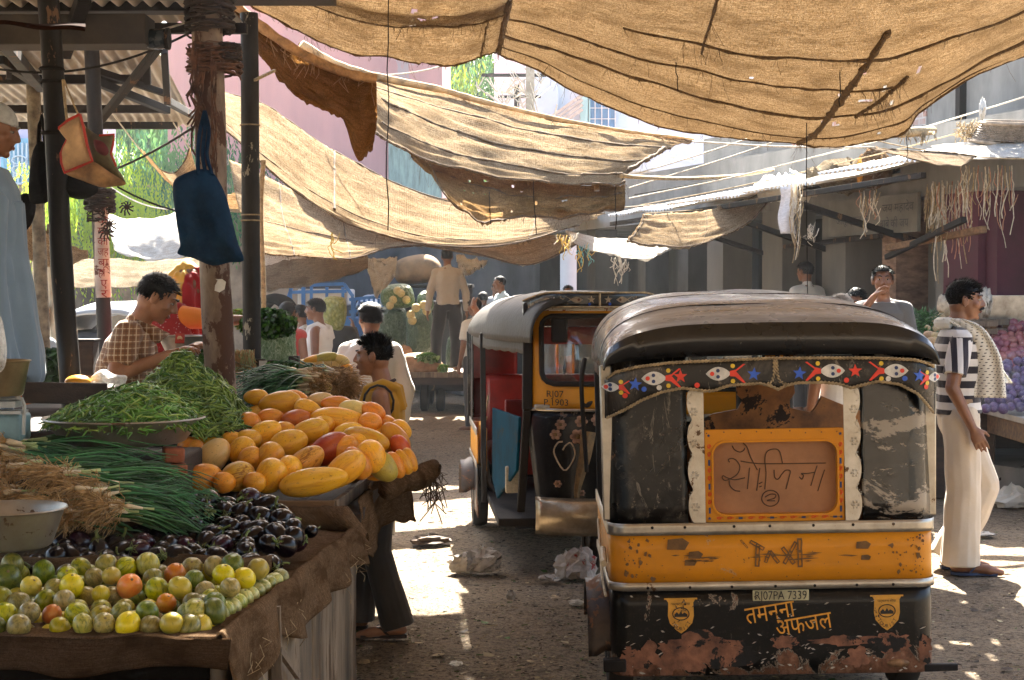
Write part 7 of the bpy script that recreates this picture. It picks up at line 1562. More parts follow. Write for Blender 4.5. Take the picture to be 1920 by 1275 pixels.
# man standing on the cart
person('man in a mushroom coloured shirt standing on the flat cart with his back turned',at(839,22.75,.57),radians(8),1.745,dict(lhip=(-.09,0,.9),lkn=(-.15,.02,.49),lan=(-.17,-.03,.075),lto=(-.2,.16,.02),rkn=(.12,.05,.5),ran=(.12,-.02,.075),lel=(-.24,-.02,1.1),rel=(.25,-.02,1.1),lwr=(-.27,.02,.84),rwr=(.27,.02,.84)),yaw=radians(-10),shirt=fb_tan,sleeve='long',hem=.0,trou=fb_navy,hair='short',vox=.011,loose=1.1,face=False,tr_loose=1.15,wr=.012)
person('moustached man in a white undershirt in profile behind the net sack',at(597,15.8),radians(80),1.63,dict(),shirt=fabric('white_undershirt',(.68,.66,.62),.1),sleeve='none',vest=True,hem=-.05,trou=fb_white,hair='short',must=True,vox=.009,skin=m_skin)
person('man in a red sleeveless shirt with his back turned behind the coriander',at(537,15.2),radians(-20),1.60,dict(),shirt=fb_red,sleeve='none',hem=-.05,trou=fb_dgrey,hair='short',vox=.01,face=False)
person('man half hidden between the red shirt and the undershirt',at(566,16.6),radians(70),1.56,dict(),shirt=fb_white,sleeve='short',trou=fb_dgrey,hair='short',vox=.01,face=False)
person('man in dark clothes carrying a clear sack of yellow cucumbers on his shoulder',at(630,17.4),radians(10),1.58,dict(head=(-.10,.14,1.5),neck=(0,.03,1.42),lel=(-.25,.15,1.2),lwr=(-.2,.2,1.42),rel=(.26,.12,1.2),rwr=(.22,.2,1.4)),shirt=fb_dark,sleeve='long',trou=fb_dark,hair='short',vox=.01,face=False)
# group behind the robed man
person('smiling bare shouldered man facing the viewer at far left',at(78,16),radians(190),1.72,dict(),shirt=fb_orange,sleeve='none',vest=True,trou=fb_dgrey,hair='short',vox=.009)
person('man in a blue grey shirt seen from behind at far left',at(66,12.4),radians(-30),1.60,dict(),shirt=fb_bluegrey,sleeve='short',trou=fb_dgrey,hair='short',vox=.01,face=False)
person('man in an orange shirt reaching his arm to the right beside the dark post',at(42,11.4),radians(-70),1.62,dict(rel=(.22,.22,1.22),rwr=(.20,.46,1.16),lel=(-.2,.2,1.22),lwr=(-.18,.44,1.16)),shirt=fb_orange,sleeve='long',trou=fb_dgrey,hair='short',vox=.01,face=False,loose=1.3)
# people by the shops
person('man in a white T shirt with his back turned at the shop step',at(1512,17.2,.40),radians(25),1.62,dict(),shirt=fb_white,sleeve='short',trou=fb_dgrey,hair='short',vox=.01,face=False,yaw=radians(15))
person('man in a grey shirt lifting a hand to his mouth before the brick pillar',at(1655,12.3,.22),radians(165),1.67,dict(rel=(.24,.18,1.22),rwr=(.06,.19,1.46),lel=(-.22,0,1.1)),shirt=fb_gshirt,sleeve='short',trou=fb_dark,hair='short',vox=.007,yaw=radians(6),hpn=(-1,0,0),handcurl=.9,skin=m_skin)
person('shorter man looking down beside the man with a hand to his mouth',at(1607,12.9,.1),radians(150),1.62,dict(),shirt=fb_orange,sleeve='none',vest=True,trou=fb_dark,hair='short',vox=.009,pitch=radians(15))
person('grey haired person whose head shows over the black rickshaw roof',at(1580,10.6),radians(20),1.675,dict(),shirt=fb_white,sleeve='short',trou=fb_blue,hair='short',hairm=M('grey_brown_hair',(.22,.19,.15),.6,0,.4,50,.2),vox=.009,face=False)
person('man in a pale cyan shirt far off left of the farther rickshaw',at(940,24.5,.3),radians(110),1.64,dict(),shirt=fb_cyan,sleeve='short',trou=fb_dark,hair='short',vox=.013,face=False)
person('dark clothed person far off beside the man in cyan',at(907,26,.1),radians(20),1.6,dict(),shirt=fb_gshirt,sleeve='short',trou=fb_dark,hair='short',vox=.014,face=False)
person('person in white far off behind the man in cyan',at(929,27.5,.25),radians(200),1.62,dict(),shirt=fb_white,sleeve='short',trou=fb_dark,hair='short',vox=.014,face=False)
person('person far off right of the man on the cart with only a head showing',at(892,19.5),radians(40),1.62,dict(),shirt=fb_white,sleeve='short',trou=fb_dark,hair='short',vox=.013,face=False)
person('person behind the farther rickshaw resting a hand on its roof',at(1022,13.2),radians(150),1.70,dict(rel=(.40,.22,1.34),rwr=(.30,.62,1.56)),shirt=fb_gshirt,sleeve='short',trou=fb_dark,hair='short',vox=.011,face=False)
person('dark figure far back behind the farther rickshaw in the shade',at(1065,24,.2),radians(180),1.6,dict(),shirt=fb_dark,sleeve='short',trou=fb_dark,hair='short',vox=.014,face=False)
# ================================================================ buildings, trees, carts, right hand stall
def bpart(mb,name,mat,par,**k):
    o=mb.build(name,mat,par,**k); o.matrix_parent_inverse=Matrix.Translation(-V(par.location)); return o
m_pink=M('pink_plaster',(.52,.27,.26),.85,0,.3,.5,.2,8,.02,col2=(.33,.19,.2),stretch=(1,1,.22),chip=((.30,.25,.27),.9,.60))
pk_=thing('pink_building','tall pink plastered building behind the sacking','building',(-3.7,31,0))
mb=MB(); mb.box((-3.74,31,4.5),(4.96,4,9)); bpart(mb,'wall',m_pink,pk_)
mb=MB(); mb.box((-1.75,28.96,3.6),(.95,.1,2.2)); bpart(mb,'shutter',M('green_grey_shutter',(.22,.32,.3),.6,0,.3,3,.2,stretch=(6,1,1)),pk_)
wb=thing('white_building','whitewashed building with a blue grilled window far down the lane','building',(2.2,36,0))
m_wash=M('whitewash',(.72,.75,.80),.85,0,.12,.6,.1,9,.01); m_wash2=M('blue_whitewash',(.45,.6,.72),.85,0,.15,.8,.1)
mb=MB(); mb.box((2.9,38,4.6),(6.6,4,9.2)); bpart(mb,'wall',m_wash,wb)
mb=MB(); mb.box((.75,35.9,4.2),(.55,.3,8)); bpart(mb,'pillar',m_wash2,wb)
wf=MB(); p0=P(1128,195,35.9); wf.box(p0+V((0,-.0,-.3)),(.62,.12,2.2)); w1=bpart(wf,'window',M('blue_shutter',(.12,.27,.45),.6,0,.3,3,.1,stretch=(8,1,1)),wb)
mb=MB()
for i in range(5): mb.bar(p0+V((-.30+.15*i,-.09,-1.4)),p0+V((-.30+.15*i,-.09,.8)),.02)
for i in range(9): mb.bar(p0+V((-.31,-.09,-1.3+.24*i)),p0+V((.31,-.09,-1.3+.24*i)),.016)
g_=bpart(mb,'grille',m_white,wb)
mb=MB(); mb.box(P(1097,200,35.9),(.22,.2,3.0)); bpart(mb,'window_surround',M('mint_trim',(.45,.66,.62),.8,0,.1,2,.1),wb)
mb=MB(); 
for i in range(4): mb.bar(P(1030,222+i*9,35.6),P(1092,178+i*9,35.6),.05,.07)
bpart(mb,'stair_rail',M('beige_rail',(.5,.44,.36),.7),wb)
mb=MB(); mb.box(P(1005,190,35.9),(.35,.2,.5)); bpart(mb,'small_window',M('grey_opening',(.12,.13,.14),.6),wb)
mb=MB(); mb.box((3.2,34.5,4.3),(4.2,1.6,.12)); bpart(mb,'balcony_slab',m_wash,wb)
bb_=thing('blue_building','pale blue house front with a grilled window far left','building',(-9.2,30,0))
mb=MB(); mb.box((-9.6,31,3),(3.4,2,6.5)); bpart(mb,'wall',M('lilac_wash',(.5,.5,.68),.85,0,.15,.6,.1),bb_)
mb=MB(); mb.box(P(35,318,29.9),(.62,.14,1.15)); bpart(mb,'window',M('sky_blue_shutter',(.18,.45,.66),.6,0,.25,3,.1,stretch=(8,1,1)),bb_)
mb=MB()
for i in range(6): mb.bar(P(18+i*8,268,29.75),P(18+i*8,368,29.75),.03)
for i in range(4): mb.tube([P(36+14*cos(a*.6),300+i*18+8*sin(a*.6),29.72) for a in range(11)],.014,5)
bpart(mb,'grille',m_wash2,bb_)
wl=thing('brick_wall','weathered sandy wall behind the white sheets at left','wall',(-6,27,0)); mb=MB(); mb.box((-6.6,27,1.75),(6,.3,3.5)); bpart(mb,'wall_face',M('sandy_brick',(.34,.25,.17),.9,0,.35,2,.5,14,.02),wl)
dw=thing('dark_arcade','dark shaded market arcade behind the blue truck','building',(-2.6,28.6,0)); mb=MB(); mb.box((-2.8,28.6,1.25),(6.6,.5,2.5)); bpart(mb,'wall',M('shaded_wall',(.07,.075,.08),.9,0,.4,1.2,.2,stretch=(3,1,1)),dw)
# trees
def tree(name,label,c,r,h,trunk,n,mats,droop,ls=.16,seed=1,group=None):
    r_=random.Random(seed); c=V(c); T=thing(name,label,'tree',c,0,group); m=MB()
    m.tube([V((0,0,0)),V((.1,0,trunk*.5)),V((0,.1,trunk)),V((.2,0,trunk+r*.4))],[.22,.18,.15,.08],10)
    cl=[]
    for q in range(34):
        a=r_.uniform(0,6.28); b=math.asin(r_.uniform(-.5,1)); k=r_.uniform(.45,1)
        cl.append(V((r*cos(b)*cos(a)*k,r*cos(b)*sin(a)*k,trunk+h*.35+h*.5*sin(b)*k)))
        if q%3==0: m.tube([V((0,.1,trunk*.9)),V((0,.1,trunk*.9)).lerp(cl[-1],.5)+V((0,0,.2)),cl[-1]],[.09,.05,.015],6)
    m.build('trunk',M('bark',(.09,.07,.05),.9,0,.4,6,.5),T); m=MB()
    for q in range(n):
        cc=cl[r_.randrange(len(cl))]; p=cc+V((r_.gauss(0,.42),r_.gauss(0,.42),r_.gauss(0,.34))); L=ls*r_.uniform(.6,1.3); m.mi=min(len(mats)-1,int(len(mats)*abs(N3(p,.9))*1.6)) if r_.random()<.7 else r_.randrange(len(mats))
        for s in range(3 if droop else 1):
            d=V((r_.uniform(-.5,.5),r_.uniform(-.5,.5),-1 if droop else r_.uniform(-.7,.7))).normalized(); o=d.orthogonal().normalized()*L*.16; q0=p+V((0,0,-s*L*.9))
            m.add([q0,q0+d*L*.5+o,q0+d*L,q0+d*L*.5-o],[(0,1,2,3)])
    m.build('crown',mats,T,smooth=False)
def leafm(name,c,tr=.4):
    t=NT(name); n=t.noise(1.5,3,.6); col=t.mix(n,tuple(x*.7 for x in c),tuple(x*1.25 for x in c)); d=t.n('ShaderNodeBsdfDiffuse'); t.l(col,d.inputs[0]); r=t.n('ShaderNodeBsdfTranslucent'); t.l(col,r.inputs[0]); return t.done(t.mixsh(tr,d.outputs[0],r.outputs[0]))
l1=leafm('willow_leaf',(.10,.22,.07)); l2=leafm('lime_leaf',(.30,.42,.035),.5); l3=leafm('deep_leaf',(.035,.11,.05))
tree('willow_tree','drooping dark green tree behind the shed at left',(-8.2,37,0),3.6,5.6,2.2,13000,[l1,l3,l3],True,.17,3)
tree('willow_tree','drooping green tree in front of the pink building behind the pale post',(-5.35,27,0),.95,2.0,2.3,6500,[l1,l3,l1],True,.11,11)
tree('lime_tree','sunlit lime green tree beside the beige bag',(-6.6,24.5,0),.85,1.7,2.1,5200,[l2,l2,l1],True,.07,5)
tree('tall_tree','tall hazy tree above the pointed sacking sheet',(-.6,40,0),2.4,5.4,3.4,11000,[l1,l1,l3,l2],True,.16,7)
# telegraph pole with wires
tp_=thing('telegraph_pole','grey telegraph pole with crossarm and tangled wires','pole',(.35,30,0)); x0=P(994,150,30).x
mb=MB(); mb.bar((x0,30,0),(x0,30,6.6),.16,.16); bpart(mb,'pole_shaft',m_zinc,tp_); mb=MB(); mb.bar((x0-.25,30.2,0),(x0-.25,30.2,5.6),.1,.1); bpart(mb,'pole_brace',m_iron,tp_)
mb=MB(); mb.bar((x0-.9,30,5.75),(x0+.3,30,5.75),.06); mb.bar((x0-.6,30,5.35),(x0+.2,30,5.35),.05); bpart(mb,'crossarm',m_iron,tp_)
mb=MB()
for i in range(26):
    a=V((x0+rnd.uniform(-.9,.2),30,rnd.uniform(5.3,6))); mb.tube(cat_spline([a,a+V((rnd.uniform(-.2,.3),-.1,-.25)),a+V((rnd.uniform(-.3,.4),0,rnd.uniform(-.2,.2)))],8),.012,4)
for i in range(4): mb.tube(cat_spline([V((x0,29.9,5.6-i*.2)),V((x0+.3,29.8,4.6-i*.1)),V((x0+.5,29.9,5.2))],10),.014,4)
bpart(mb,'wire_tangle',m_string,tp_)
# ---------------------------------------------------------------- shop row at right
A_=V((4.95,13.2,0)); B_=V((.15,26.5,0)); dirw=(B_-A_).normalized(); LEN=(B_-A_).length; nrm=V((-dirw.y,dirw.x,0)); nrm=nrm if nrm.x<0 else -nrm
rotw=atan2(dirw.y,dirw.x)
def wallx(px):
    """distance along the wall seen at photo column px"""
    s=(px-960)/F; return ((A_.x-s*A_.y)/(s*dirw.y-dirw.x))
def W3(a,off,z): return A_+dirw*a+nrm*off+V((0,0,z))
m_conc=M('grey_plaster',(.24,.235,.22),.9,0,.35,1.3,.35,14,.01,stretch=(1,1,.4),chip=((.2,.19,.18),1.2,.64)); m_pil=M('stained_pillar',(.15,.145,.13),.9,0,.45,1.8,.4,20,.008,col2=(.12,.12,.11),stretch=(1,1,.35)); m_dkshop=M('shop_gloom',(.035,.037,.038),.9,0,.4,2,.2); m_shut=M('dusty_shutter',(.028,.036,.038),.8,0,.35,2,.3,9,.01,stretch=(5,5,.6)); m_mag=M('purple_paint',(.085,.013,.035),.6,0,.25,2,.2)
sh_=thing('shop_row','row of dim plastered shops with pillars along the right side of the lane','shop',W3(LEN/2,0,0))
def slab(a0,a1,o0,o1,z0,z1,name,mat,**k):
    mb=MB(); c=[W3(a,o,z) for z in (z0,z1) for a,o in ((a0,o0),(a1,o0),(a1,o1),(a0,o1))]; mb.add(c,[(0,3,2,1),(4,5,6,7),(0,1,5,4),(1,2,6,5),(2,3,7,6),(3,0,4,7)]); return bpart(mb,name,mat,sh_,smooth=False,**k)
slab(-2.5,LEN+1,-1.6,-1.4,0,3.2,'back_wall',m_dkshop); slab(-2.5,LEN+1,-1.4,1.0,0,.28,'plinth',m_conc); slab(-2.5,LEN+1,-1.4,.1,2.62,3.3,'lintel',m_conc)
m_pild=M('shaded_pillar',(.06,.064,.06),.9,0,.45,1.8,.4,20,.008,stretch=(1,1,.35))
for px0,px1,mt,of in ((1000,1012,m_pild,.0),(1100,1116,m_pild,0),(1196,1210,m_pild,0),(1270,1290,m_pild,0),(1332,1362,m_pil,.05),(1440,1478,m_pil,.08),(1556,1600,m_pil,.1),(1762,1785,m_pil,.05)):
    slab(wallx(px1),wallx(px0),-.35,of,.28,2.62,'pillar',mt)
slab(wallx(1692),wallx(1666),-.3,.08,.28,2.62,'brick_pillar',M('old_brick',(.26,.17,.12),.9,0,.4,6,.6,9,.02,stretch=(1,1,3)))
for px0,px1 in ((1785,1850),(1851,1872)): slab(wallx(px1),wallx(px0),-.5,.1 if px0==1785 else .02,.28,2.62,'purple_pillar',m_mag)
slab(wallx(1990),wallx(1875),-.6,-.45,.28,2.62,'purple_wall',M('dark_purple',(.05,.018,.03),.7,0,.3,2,.2))
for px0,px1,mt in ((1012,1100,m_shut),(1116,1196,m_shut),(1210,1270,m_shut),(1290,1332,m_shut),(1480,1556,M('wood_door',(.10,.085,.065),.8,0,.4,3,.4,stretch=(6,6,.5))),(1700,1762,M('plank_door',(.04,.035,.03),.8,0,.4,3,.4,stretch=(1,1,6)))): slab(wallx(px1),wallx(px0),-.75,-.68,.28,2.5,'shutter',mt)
slab(wallx(1660),wallx(1602),-.8,-.72,.28,2.6,'wall_panel',m_pil)
# name board with lettering
sb_=thing('sign_board','faded white signboard with black lettering under the awning','sign',W3(wallx(1660),.2,2.6)); a0,a1=wallx(1748),wallx(1580); ex=(-dirw); nn=nrm
mb=MB(); c=[W3(a,o,z) for z in (2.28,2.66) for a,o in ((a0,.14),(a1,.14),(a1,.18),(a0,.18))]; mb.add(c,[(0,3,2,1),(4,5,6,7),(0,1,5,4),(1,2,6,5),(2,3,7,6),(3,0,4,7)]); bpart(mb,'board',M('faded_board',(.20,.195,.175),.8,0,.25,2,.1),sb_,smooth=False)
mb=MB(); am=lambda px:W3(wallx(px),.183,0)
for s,px,z,wd,sz in (('बाबे की जय',1705,2.335,.5,.12),('जय महादेव',1712,2.49,.55,.12),('आलू प्याज के',1625,2.40,.6,.11)):
    text_into(mb,s,sz,am(px)+V((0,0,z)),ex,(0,0,1),.003,wid=wd)
bpart(mb,'lettering',M('grey_lettering',(.08,.08,.09),.7),sb_,smooth=False)
# upper storey
us=thing('upper_storey','brick and grey plaster upper storey above the tin awning','building',W3(LEN/2,-.8,3.3))
def ub_(px0,px1,z0,z1,o0,o1,name,mat):
    a0,a1=wallx(px1),wallx(px0); mb=MB(); c=[W3(a,o,z) for z in (z0,z1) for a,o in ((a0,o0),(a1,o0),(a1,o1),(a0,o1))]; mb.add(c,[(0,3,2,1),(4,5,6,7),(0,1,5,4),(1,2,6,5),(2,3,7,6),(3,0,4,7)]); o=mb.build(name,mat,us,smooth=False); o.matrix_parent_inverse=Matrix.Translation(-V(us.location))
def brickm():
    t=NT('salmon_brickwork'); b=t.n('ShaderNodeTexBrick'); b.inputs['Scale'].default_value=3.2; b.inputs['Color1'].default_value=(.42,.2,.14,1); b.inputs['Color2'].default_value=(.34,.15,.1,1); b.inputs['Mortar'].default_value=(.5,.45,.4,1); b.inputs['Mortar Size'].default_value=.03
    s=t.n('ShaderNodeSeparateXYZ'); t.l(t.co(),s.inputs[0]); cb=t.n('ShaderNodeCombineXYZ'); t.l(t.math('SUBTRACT',s.outputs[1],s.outputs[0]),cb.inputs[0]); t.l(s.outputs[2],cb.inputs[1]); t.l(cb.outputs[0],b.inputs['Vector'])
    c=t.mix(t.ramp(t.noise(1.2,5,.7),[(.42,0),(.6,.75)]),b.outputs[0],(.42,.41,.4)); return t.done(t.bsdf(c,.9,0,t.bump(b.outputs[1],.4,-.01)))
ub_(1400,1640,3.3,4.15,-.9,-.6,'brick_parapet',brickm()); ub_(1240,1400,3.3,3.75,-.9,-.62,'grey_parapet',m_conc); ub_(1640,1990,3.3,5.0,-1.0,-.62,'grey_wall',m_conc); ub_(1690,1990,4.55,4.72,-.62,-.5,'cornice',M('pale_cornice',(.5,.47,.42),.85,0,.2,2,.2)); ub_(1780,1990,5.0,5.3,-1.0,-.5,'coping',brickm()); ub_(1560,1600,3.3,3.95,-.6,-.5,'plaster_pier',M('cream_plaster',(.55,.48,.38),.9,0,.3,3,.3))
ub_(1702,1710,3.3,5.0,-.62,-.54,'drain_pipe',m_iron); ub_(1855,1905,3.75,4.4,-.62,-.58,'window_opening',M('dark_opening',(.05,.05,.055),.5)); ub_(1850,1910,3.70,3.75,-.62,-.52,'window_sill',m_conc); ub_(1440,1446,3.3,4.15,-.6,-.55,'drain_pipe',m_iron)
# tin awning with trusses
aw=thing('tin_awning','white corrugated tin awning over the shops at right','awning',W3(wallx(1650),.8,2.7))
def awn(px0,px1,zo,zi,out,seed):
    a0,a1=wallx(px1),wallx(px0); mb=MB(); n=int(abs(a1-a0)/.076*8)
    mb.grid(lambda u,v:W3(a0+(a1-a0)*u,out*(1-v)-.55*v,zo+(zi-zo)*v+.014*sin(2*pi*(a1-a0)*u/.076)+.03*N3((u*3,v*2,seed))),n,6); return bpart(mb,'roof_sheet',M('bright_zinc',(.66,.66,.64),.5,.2,.25,2,.2,20,.003,col2=(.45,.42,.38)),aw,solid=.004,sharp=60)
awn(1478,1640,2.66,3.05,1.55,1); awn(1625,1790,2.70,3.12,1.5,2); awn(1780,1990,2.78,3.2,1.45,3); awn(1340,1480,2.62,2.98,1.45,4)
def aline(pxa,oa,za,pxb,ob,zb,w_,nm='truss_bar',mt=None):
    mb=MB(); mb.bar(W3(wallx(pxa),oa,za),W3(wallx(pxb),ob,zb),w_,w_); bpart(mb,nm,mt or m_iron,aw,bevel=.004)
aline(1480,1.45,2.55,1990,1.4,2.66,.05); aline(1340,1.4,2.52,1480,1.45,2.55,.05); aline(1700,-.1,2.95,1700,1.4,2.62,.05); aline(1700,-.1,2.2,1700,1.35,2.58,.06); aline(1560,-.1,2.9,1560,1.4,2.58,.05); aline(1560,-.1,2.1,1560,1.35,2.52,.06); aline(1440,-.1,2.1,1440,1.35,2.5,.05); aline(1440,.0,2.2,1700,.3,2.25,.05); aline(1800,.8,2.1,1990,.8,2.22,.06,'wooden_beam',m_woodx); aline(1780,.7,2.02,1990,1.0,2.3,.05)
# clutter on the awning
def lump(name,label,px,py,d,w_,h_,mat,cat,fold=.03,group=None,seed=0):
    mb=MB(); c=P(px,py,d); mb.grid(lambda u,v:(lambda a,b:c+V((w_*cos(b)*cos(a)*(1+.25*N3((cos(a)*2,sin(a)*2,seed))),w_*.6*cos(b)*sin(a),h_*sin(b)*(1+.3*N3((cos(a)*2.5,b*2,seed+4)))+fold*N3((cos(a)*6,sin(a)*6,b*6+seed)))))(2*pi*u,-pi/2+pi*v),30,16,True); return tag(mb.build(name,mat,sharp=0),label,cat,group)
lump('tarpaulin_heap','crumpled grey tarpaulin lying on the tin awning',1590,330,15.6,.42,.13,m_tarp2,'tarpaulin',.1,seed=3); lump('tarpaulin_heap','tan tarpaulin hump on the tin awning',1640,316,15.4,.18,.17,m_burlap,'tarpaulin',.08,seed=5); lump('orange_rag','small orange rag tied on the awning',1612,322,15.2,.03,.11,fabric('orange_rag',(.65,.32,.04)),'rag',.05,seed=7); lump('white_sheet_heap','sunlit white sheet bundled at the left end of the tin awning',1480,352,16.4,.35,.12,fb_white,'sheet',.1,seed=9); lump('white_rag','white rag tied on the upper rope',1842,205,13.4,.03,.075,fb_white,'rag',.06,seed=11)
def basket(label,c,r,h):
    B=thing('wicker_basket',label,'basket',P(*c),0,'baskets stacked on the awning'); m=MB()
    for k in range(9): z=h*k/8; m.tube([V((r*(.72+.28*k/8)*cos(a*.2618),r*(.72+.28*k/8)*sin(a*.2618)*.9,z+.006*sin(a*3.1+k))) for a in range(25)],.009,5,False)
    for a in range(36): m.tube([V((r*.72*cos(a*.1745),r*.65*sin(a*.1745),0)),V((r*1.0*cos(a*.1745),r*.9*sin(a*.1745),h))],.006,4)
    m.lathe([(0,0),(r*.72,0)],n=24); m.build('weave',M('wicker',(.22,.18,.14),.85,0,.4,20,.3),B); m=MB(); m.tube([V((r*1.02*cos(a*.2618),r*.92*sin(a*.2618),h)) for a in range(25)],.018,6,False); m.build('rim',M('wicker_rim',(.32,.25,.18),.85,0,.3,20,.3),B); return B
b_=basket('dark wicker basket turned over on top of the basket stack',(1878,236,13.6),.24,.16); b_.rotation_euler=(pi+.15,.1,.3); b_=basket('wicker basket underneath the turned over one',(1895,262,13.5),.26,.14); b_.rotation_euler=(.1,-.12,1)
strands('straw_wisp','tuft of dry straw left of the basket stack',(1815,238,13.7),.10,.18,40,[m_rope],None,.004,None,.12)
pa_=MB(); pa_.grid(lambda u,v:P(1462+30*u+3*sin(v*7),350+88*v,14.9)+V((0,.03*sin(u*5+v*3),0)),10,16); tag(pa_.build('hanging_paper',M('printed_paper',(.55,.54,.55),.8,0,.25,30,.1,stretch=(1,1,6)),solid=.003),'sheet of printed paper hanging from the awning edge','paper')
# ---------------------------------------------------------------- right hand stall
rs=thing('market_table','worn plank table heaped with onions at the right edge','table',(3.7,12.6,0))
def rp(mb,n,m,**k): return bpart(mb,n,m,rs,**k)
tl=P(1838,772,13.2); 
tabc=[(3.86,12.95),(3.60,10.6),(6.0,10.4),(6.2,14.0),(3.95,14.0)]
tabc=[(3.85,13.25),(3.82,11.3),(6,11.2),(6.2,14.2),(3.9,14.2)]
mb=MB(); n=len(tabc); mb.add([(x,y,.70) for x,y in tabc]+[(x,y,.745) for x,y in tabc],[tuple(range(n))[::-1],tuple(range(n,2*n))]+[(i,(i+1)%n,n+(i+1)%n,n+i) for i in range(n)]); rp(mb,'tabletop',M('zinc_topped_board',(.42,.38,.32),.6,.1,.3,4,.3),smooth=False,bevel=.004)
mb=MB(); mb.bar((3.88,11.35,.62),(3.9,13.2,.62),.03,.15); rp(mb,'apron',m_woodx,bevel=.004); mb=MB(); mb.bar((3.85,13.2,.62),(6,13.4,.62),.03,.15); rp(mb,'apron',m_woodx,bevel=.004)
for x,y in ((3.92,13.15),(3.90,11.4),(5.9,13.9)): mb=MB(); mb.box((x,y,.35),(.10,.08,.7)); rp(mb,'leg',m_wood,bevel=.006)
mb=MB(); mb.bar((3.95,13.0,.15),(4.5,12.4,.62),.02,.02); rp(mb,'brace',m_iron)
mb=MB(); mb.bar((4.0,14.0,.68),(6.4,14.2,.68),.9,.1); mb.box((4.9,15.0,.55),(3.4,1.2,1.1)); tag(mb.build('stall_platform',m_woodd),'dark stall platform behind the onion table','platform')
def produce(name,mat,el,seed,st=True):
    m=MB(); m.grid(lambda u,v:(lambda a,b:(cos(b)*cos(a)*.5*(1+.06*N3((cos(a)*2,sin(a)*2,seed))),cos(b)*sin(a)*.5,sin(b)*.5*el+(.12*max(0,sin(b)-.8) if st else 0)))(2*pi*u,-pi/2+pi*v),14,10,True)
    if st: m.tube([(0,0,.45*el),(.02,.01,.62*el)],[.1,.02],6)
    return m.mesh(name,mat)
t=NT('red_onion_skin'); g=t.co(); r=t.orand(); n=t.noise(7,4,.7,t.mapn((3,3,.5),g)); c=t.mix(n,(.15,.03,.04),(.42,.14,.14)); c=t.hsv(c,t.math('MULTIPLY_ADD',r,.05,.475),1,t.math('MULTIPLY_ADD',r,.7,.7)); m_on=t.done(t.bsdf(c,.32,0,t.bump(n,.2,.005),.5,.1))
m_pot=M('potato_skin',(.38,.26,.14),.85,0,.3,9,.3,60,.005,orand=.4); m_vio=M('violet_onion_skin',(.10,.06,.16),.4,0,.4,9,.2,orand=.5)
ON=[produce('red_onion',m_on,.9+.15*i,i) for i in range(3)]; PO=[produce('potato',m_pot,1.25,i+5,False) for i in range(3)]; VO=[produce('violet_onion',m_vio,.95,i+9) for i in range(2)]
def heap(meshes,name,label,cat,group,cells,dia,d0,d1,y0,y1):
    for px,py in cells:
        o=bpy.data.objects.new(name,meshes[rnd.randrange(len(meshes))]); COL.objects.link(o); d=d0+(y0-py)/(y0-y1)*(d1-d0); o.location=P(px,py,d); s=dia*rnd.uniform(.82,1.15)*d/F; o.scale=(s,s,s); o.rotation_euler=(rnd.uniform(-1.5,1.5),rnd.uniform(-1.5,1.5),rnd.uniform(0,6)); tag(o,label,cat,group)
def cells(x0f,x1f,y0,y1,sx,sy):
    out=[];y=y0;k=0
    while y>y1:
        x=x0f(y)+(k%2)*sx/2
        while x<x1f(y): out.append((x+rnd.uniform(-3,3),y+rnd.uniform(-3,3))); x+=sx
        y-=sy;k+=1
    return out
heap(ON,'red_onion','red onion in the open heap on the right hand table','onion','loose red onions heaped at right',cells(lambda y:lin(y,[(612,1900),(640,1842),(668,1850)]),lambda y:1945,668,606,15,10),19,13.3,14.2,668,606)
heap(ON,'red_onion','red onion behind the scarfed man low in the heap','onion','loose red onions heaped at right',cells(lambda y:1848,lambda y:1905,690,640,14,11),18,13.2,13.8,690,640)
heap(VO,'violet_onion','violet onion in the clear net sack on the right hand table','onion','violet onions in the net sack',cells(lambda y:lin(y,[(680,1880),(720,1850),(770,1846)]),lambda y:1945,764,672,17,12),19,12.2,12.9,764,672)
heap(PO,'potato','brown potato heaped behind the nearest rickshaw','potato','potatoes heaped at right',cells(lambda y:lin(y,[(598,1755),(640,1728)]),lambda y:1790,640,598,14,10),17,12.7,13.2,640,598)
mb=MB(); inflate(mb,smooth_loop([P(x,y,12.1) for x,y in [(1836,765),(1838,730),(1850,695),(1880,668),(1915,655),(1950,652),(1955,700),(1950,765),(1900,772)]],30),(0,-1,0),.10,8,.10,16,2)
t=NT('crinkled_film'); tp=t.n('ShaderNodeBsdfTransparent'); gl=t.bsdf((.6,.62,.75),.2,0,t.bump(t.noise(45,5,.8,dist=1),1,.03),.6); m_film=t.done(t.mixsh(t.ramp(t.noise(28,5,.8,dist=1.2),[(.5,.03),(.7,.4)]),tp.outputs[0],gl))
tag(mb.build('net_sack',m_film,sharp=0),'clear crinkled sack holding violet onions on the right hand table','sack')
mb=MB()
m_chil=[M('green_chilli',(.04,.13,.02),.4,0,.4,20,.1),M('dark_chilli',(.02,.07,.015),.4,0,.4,20,.1)]
for q in range(900):
    u=rnd.random();v=rnd.random(); px=1668+u*95; top=lin(px,[(1668,600),(1700,578),(1745,588),(1763,600)]); p=P(px,top+(640-top)*v,13.2-.3*v)+V((0,rnd.uniform(-.1,.1),0)); L=rnd.uniform(.05,.1); d=V((rnd.gauss(0,1),rnd.gauss(0,.6),rnd.gauss(0,.4))).normalized()*L; mb.mi=q%2; mb.tube([p,p+d*.5+V((0,0,.008)),p+d],[.005,.005,.001],4,False)
tag(mb.build('chilli_heap',m_chil,sharp=0),'heap of green chillies behind the nearest rickshaw roof','chillies',kind='stuff')
mb=MB(); mb.box((3.45,13.5,.5),(1.0,.9,1.0)); tag(mb.build('stall_platform',m_woodd,bevel=.01),'dark stall platform under the potatoes and chillies','platform')
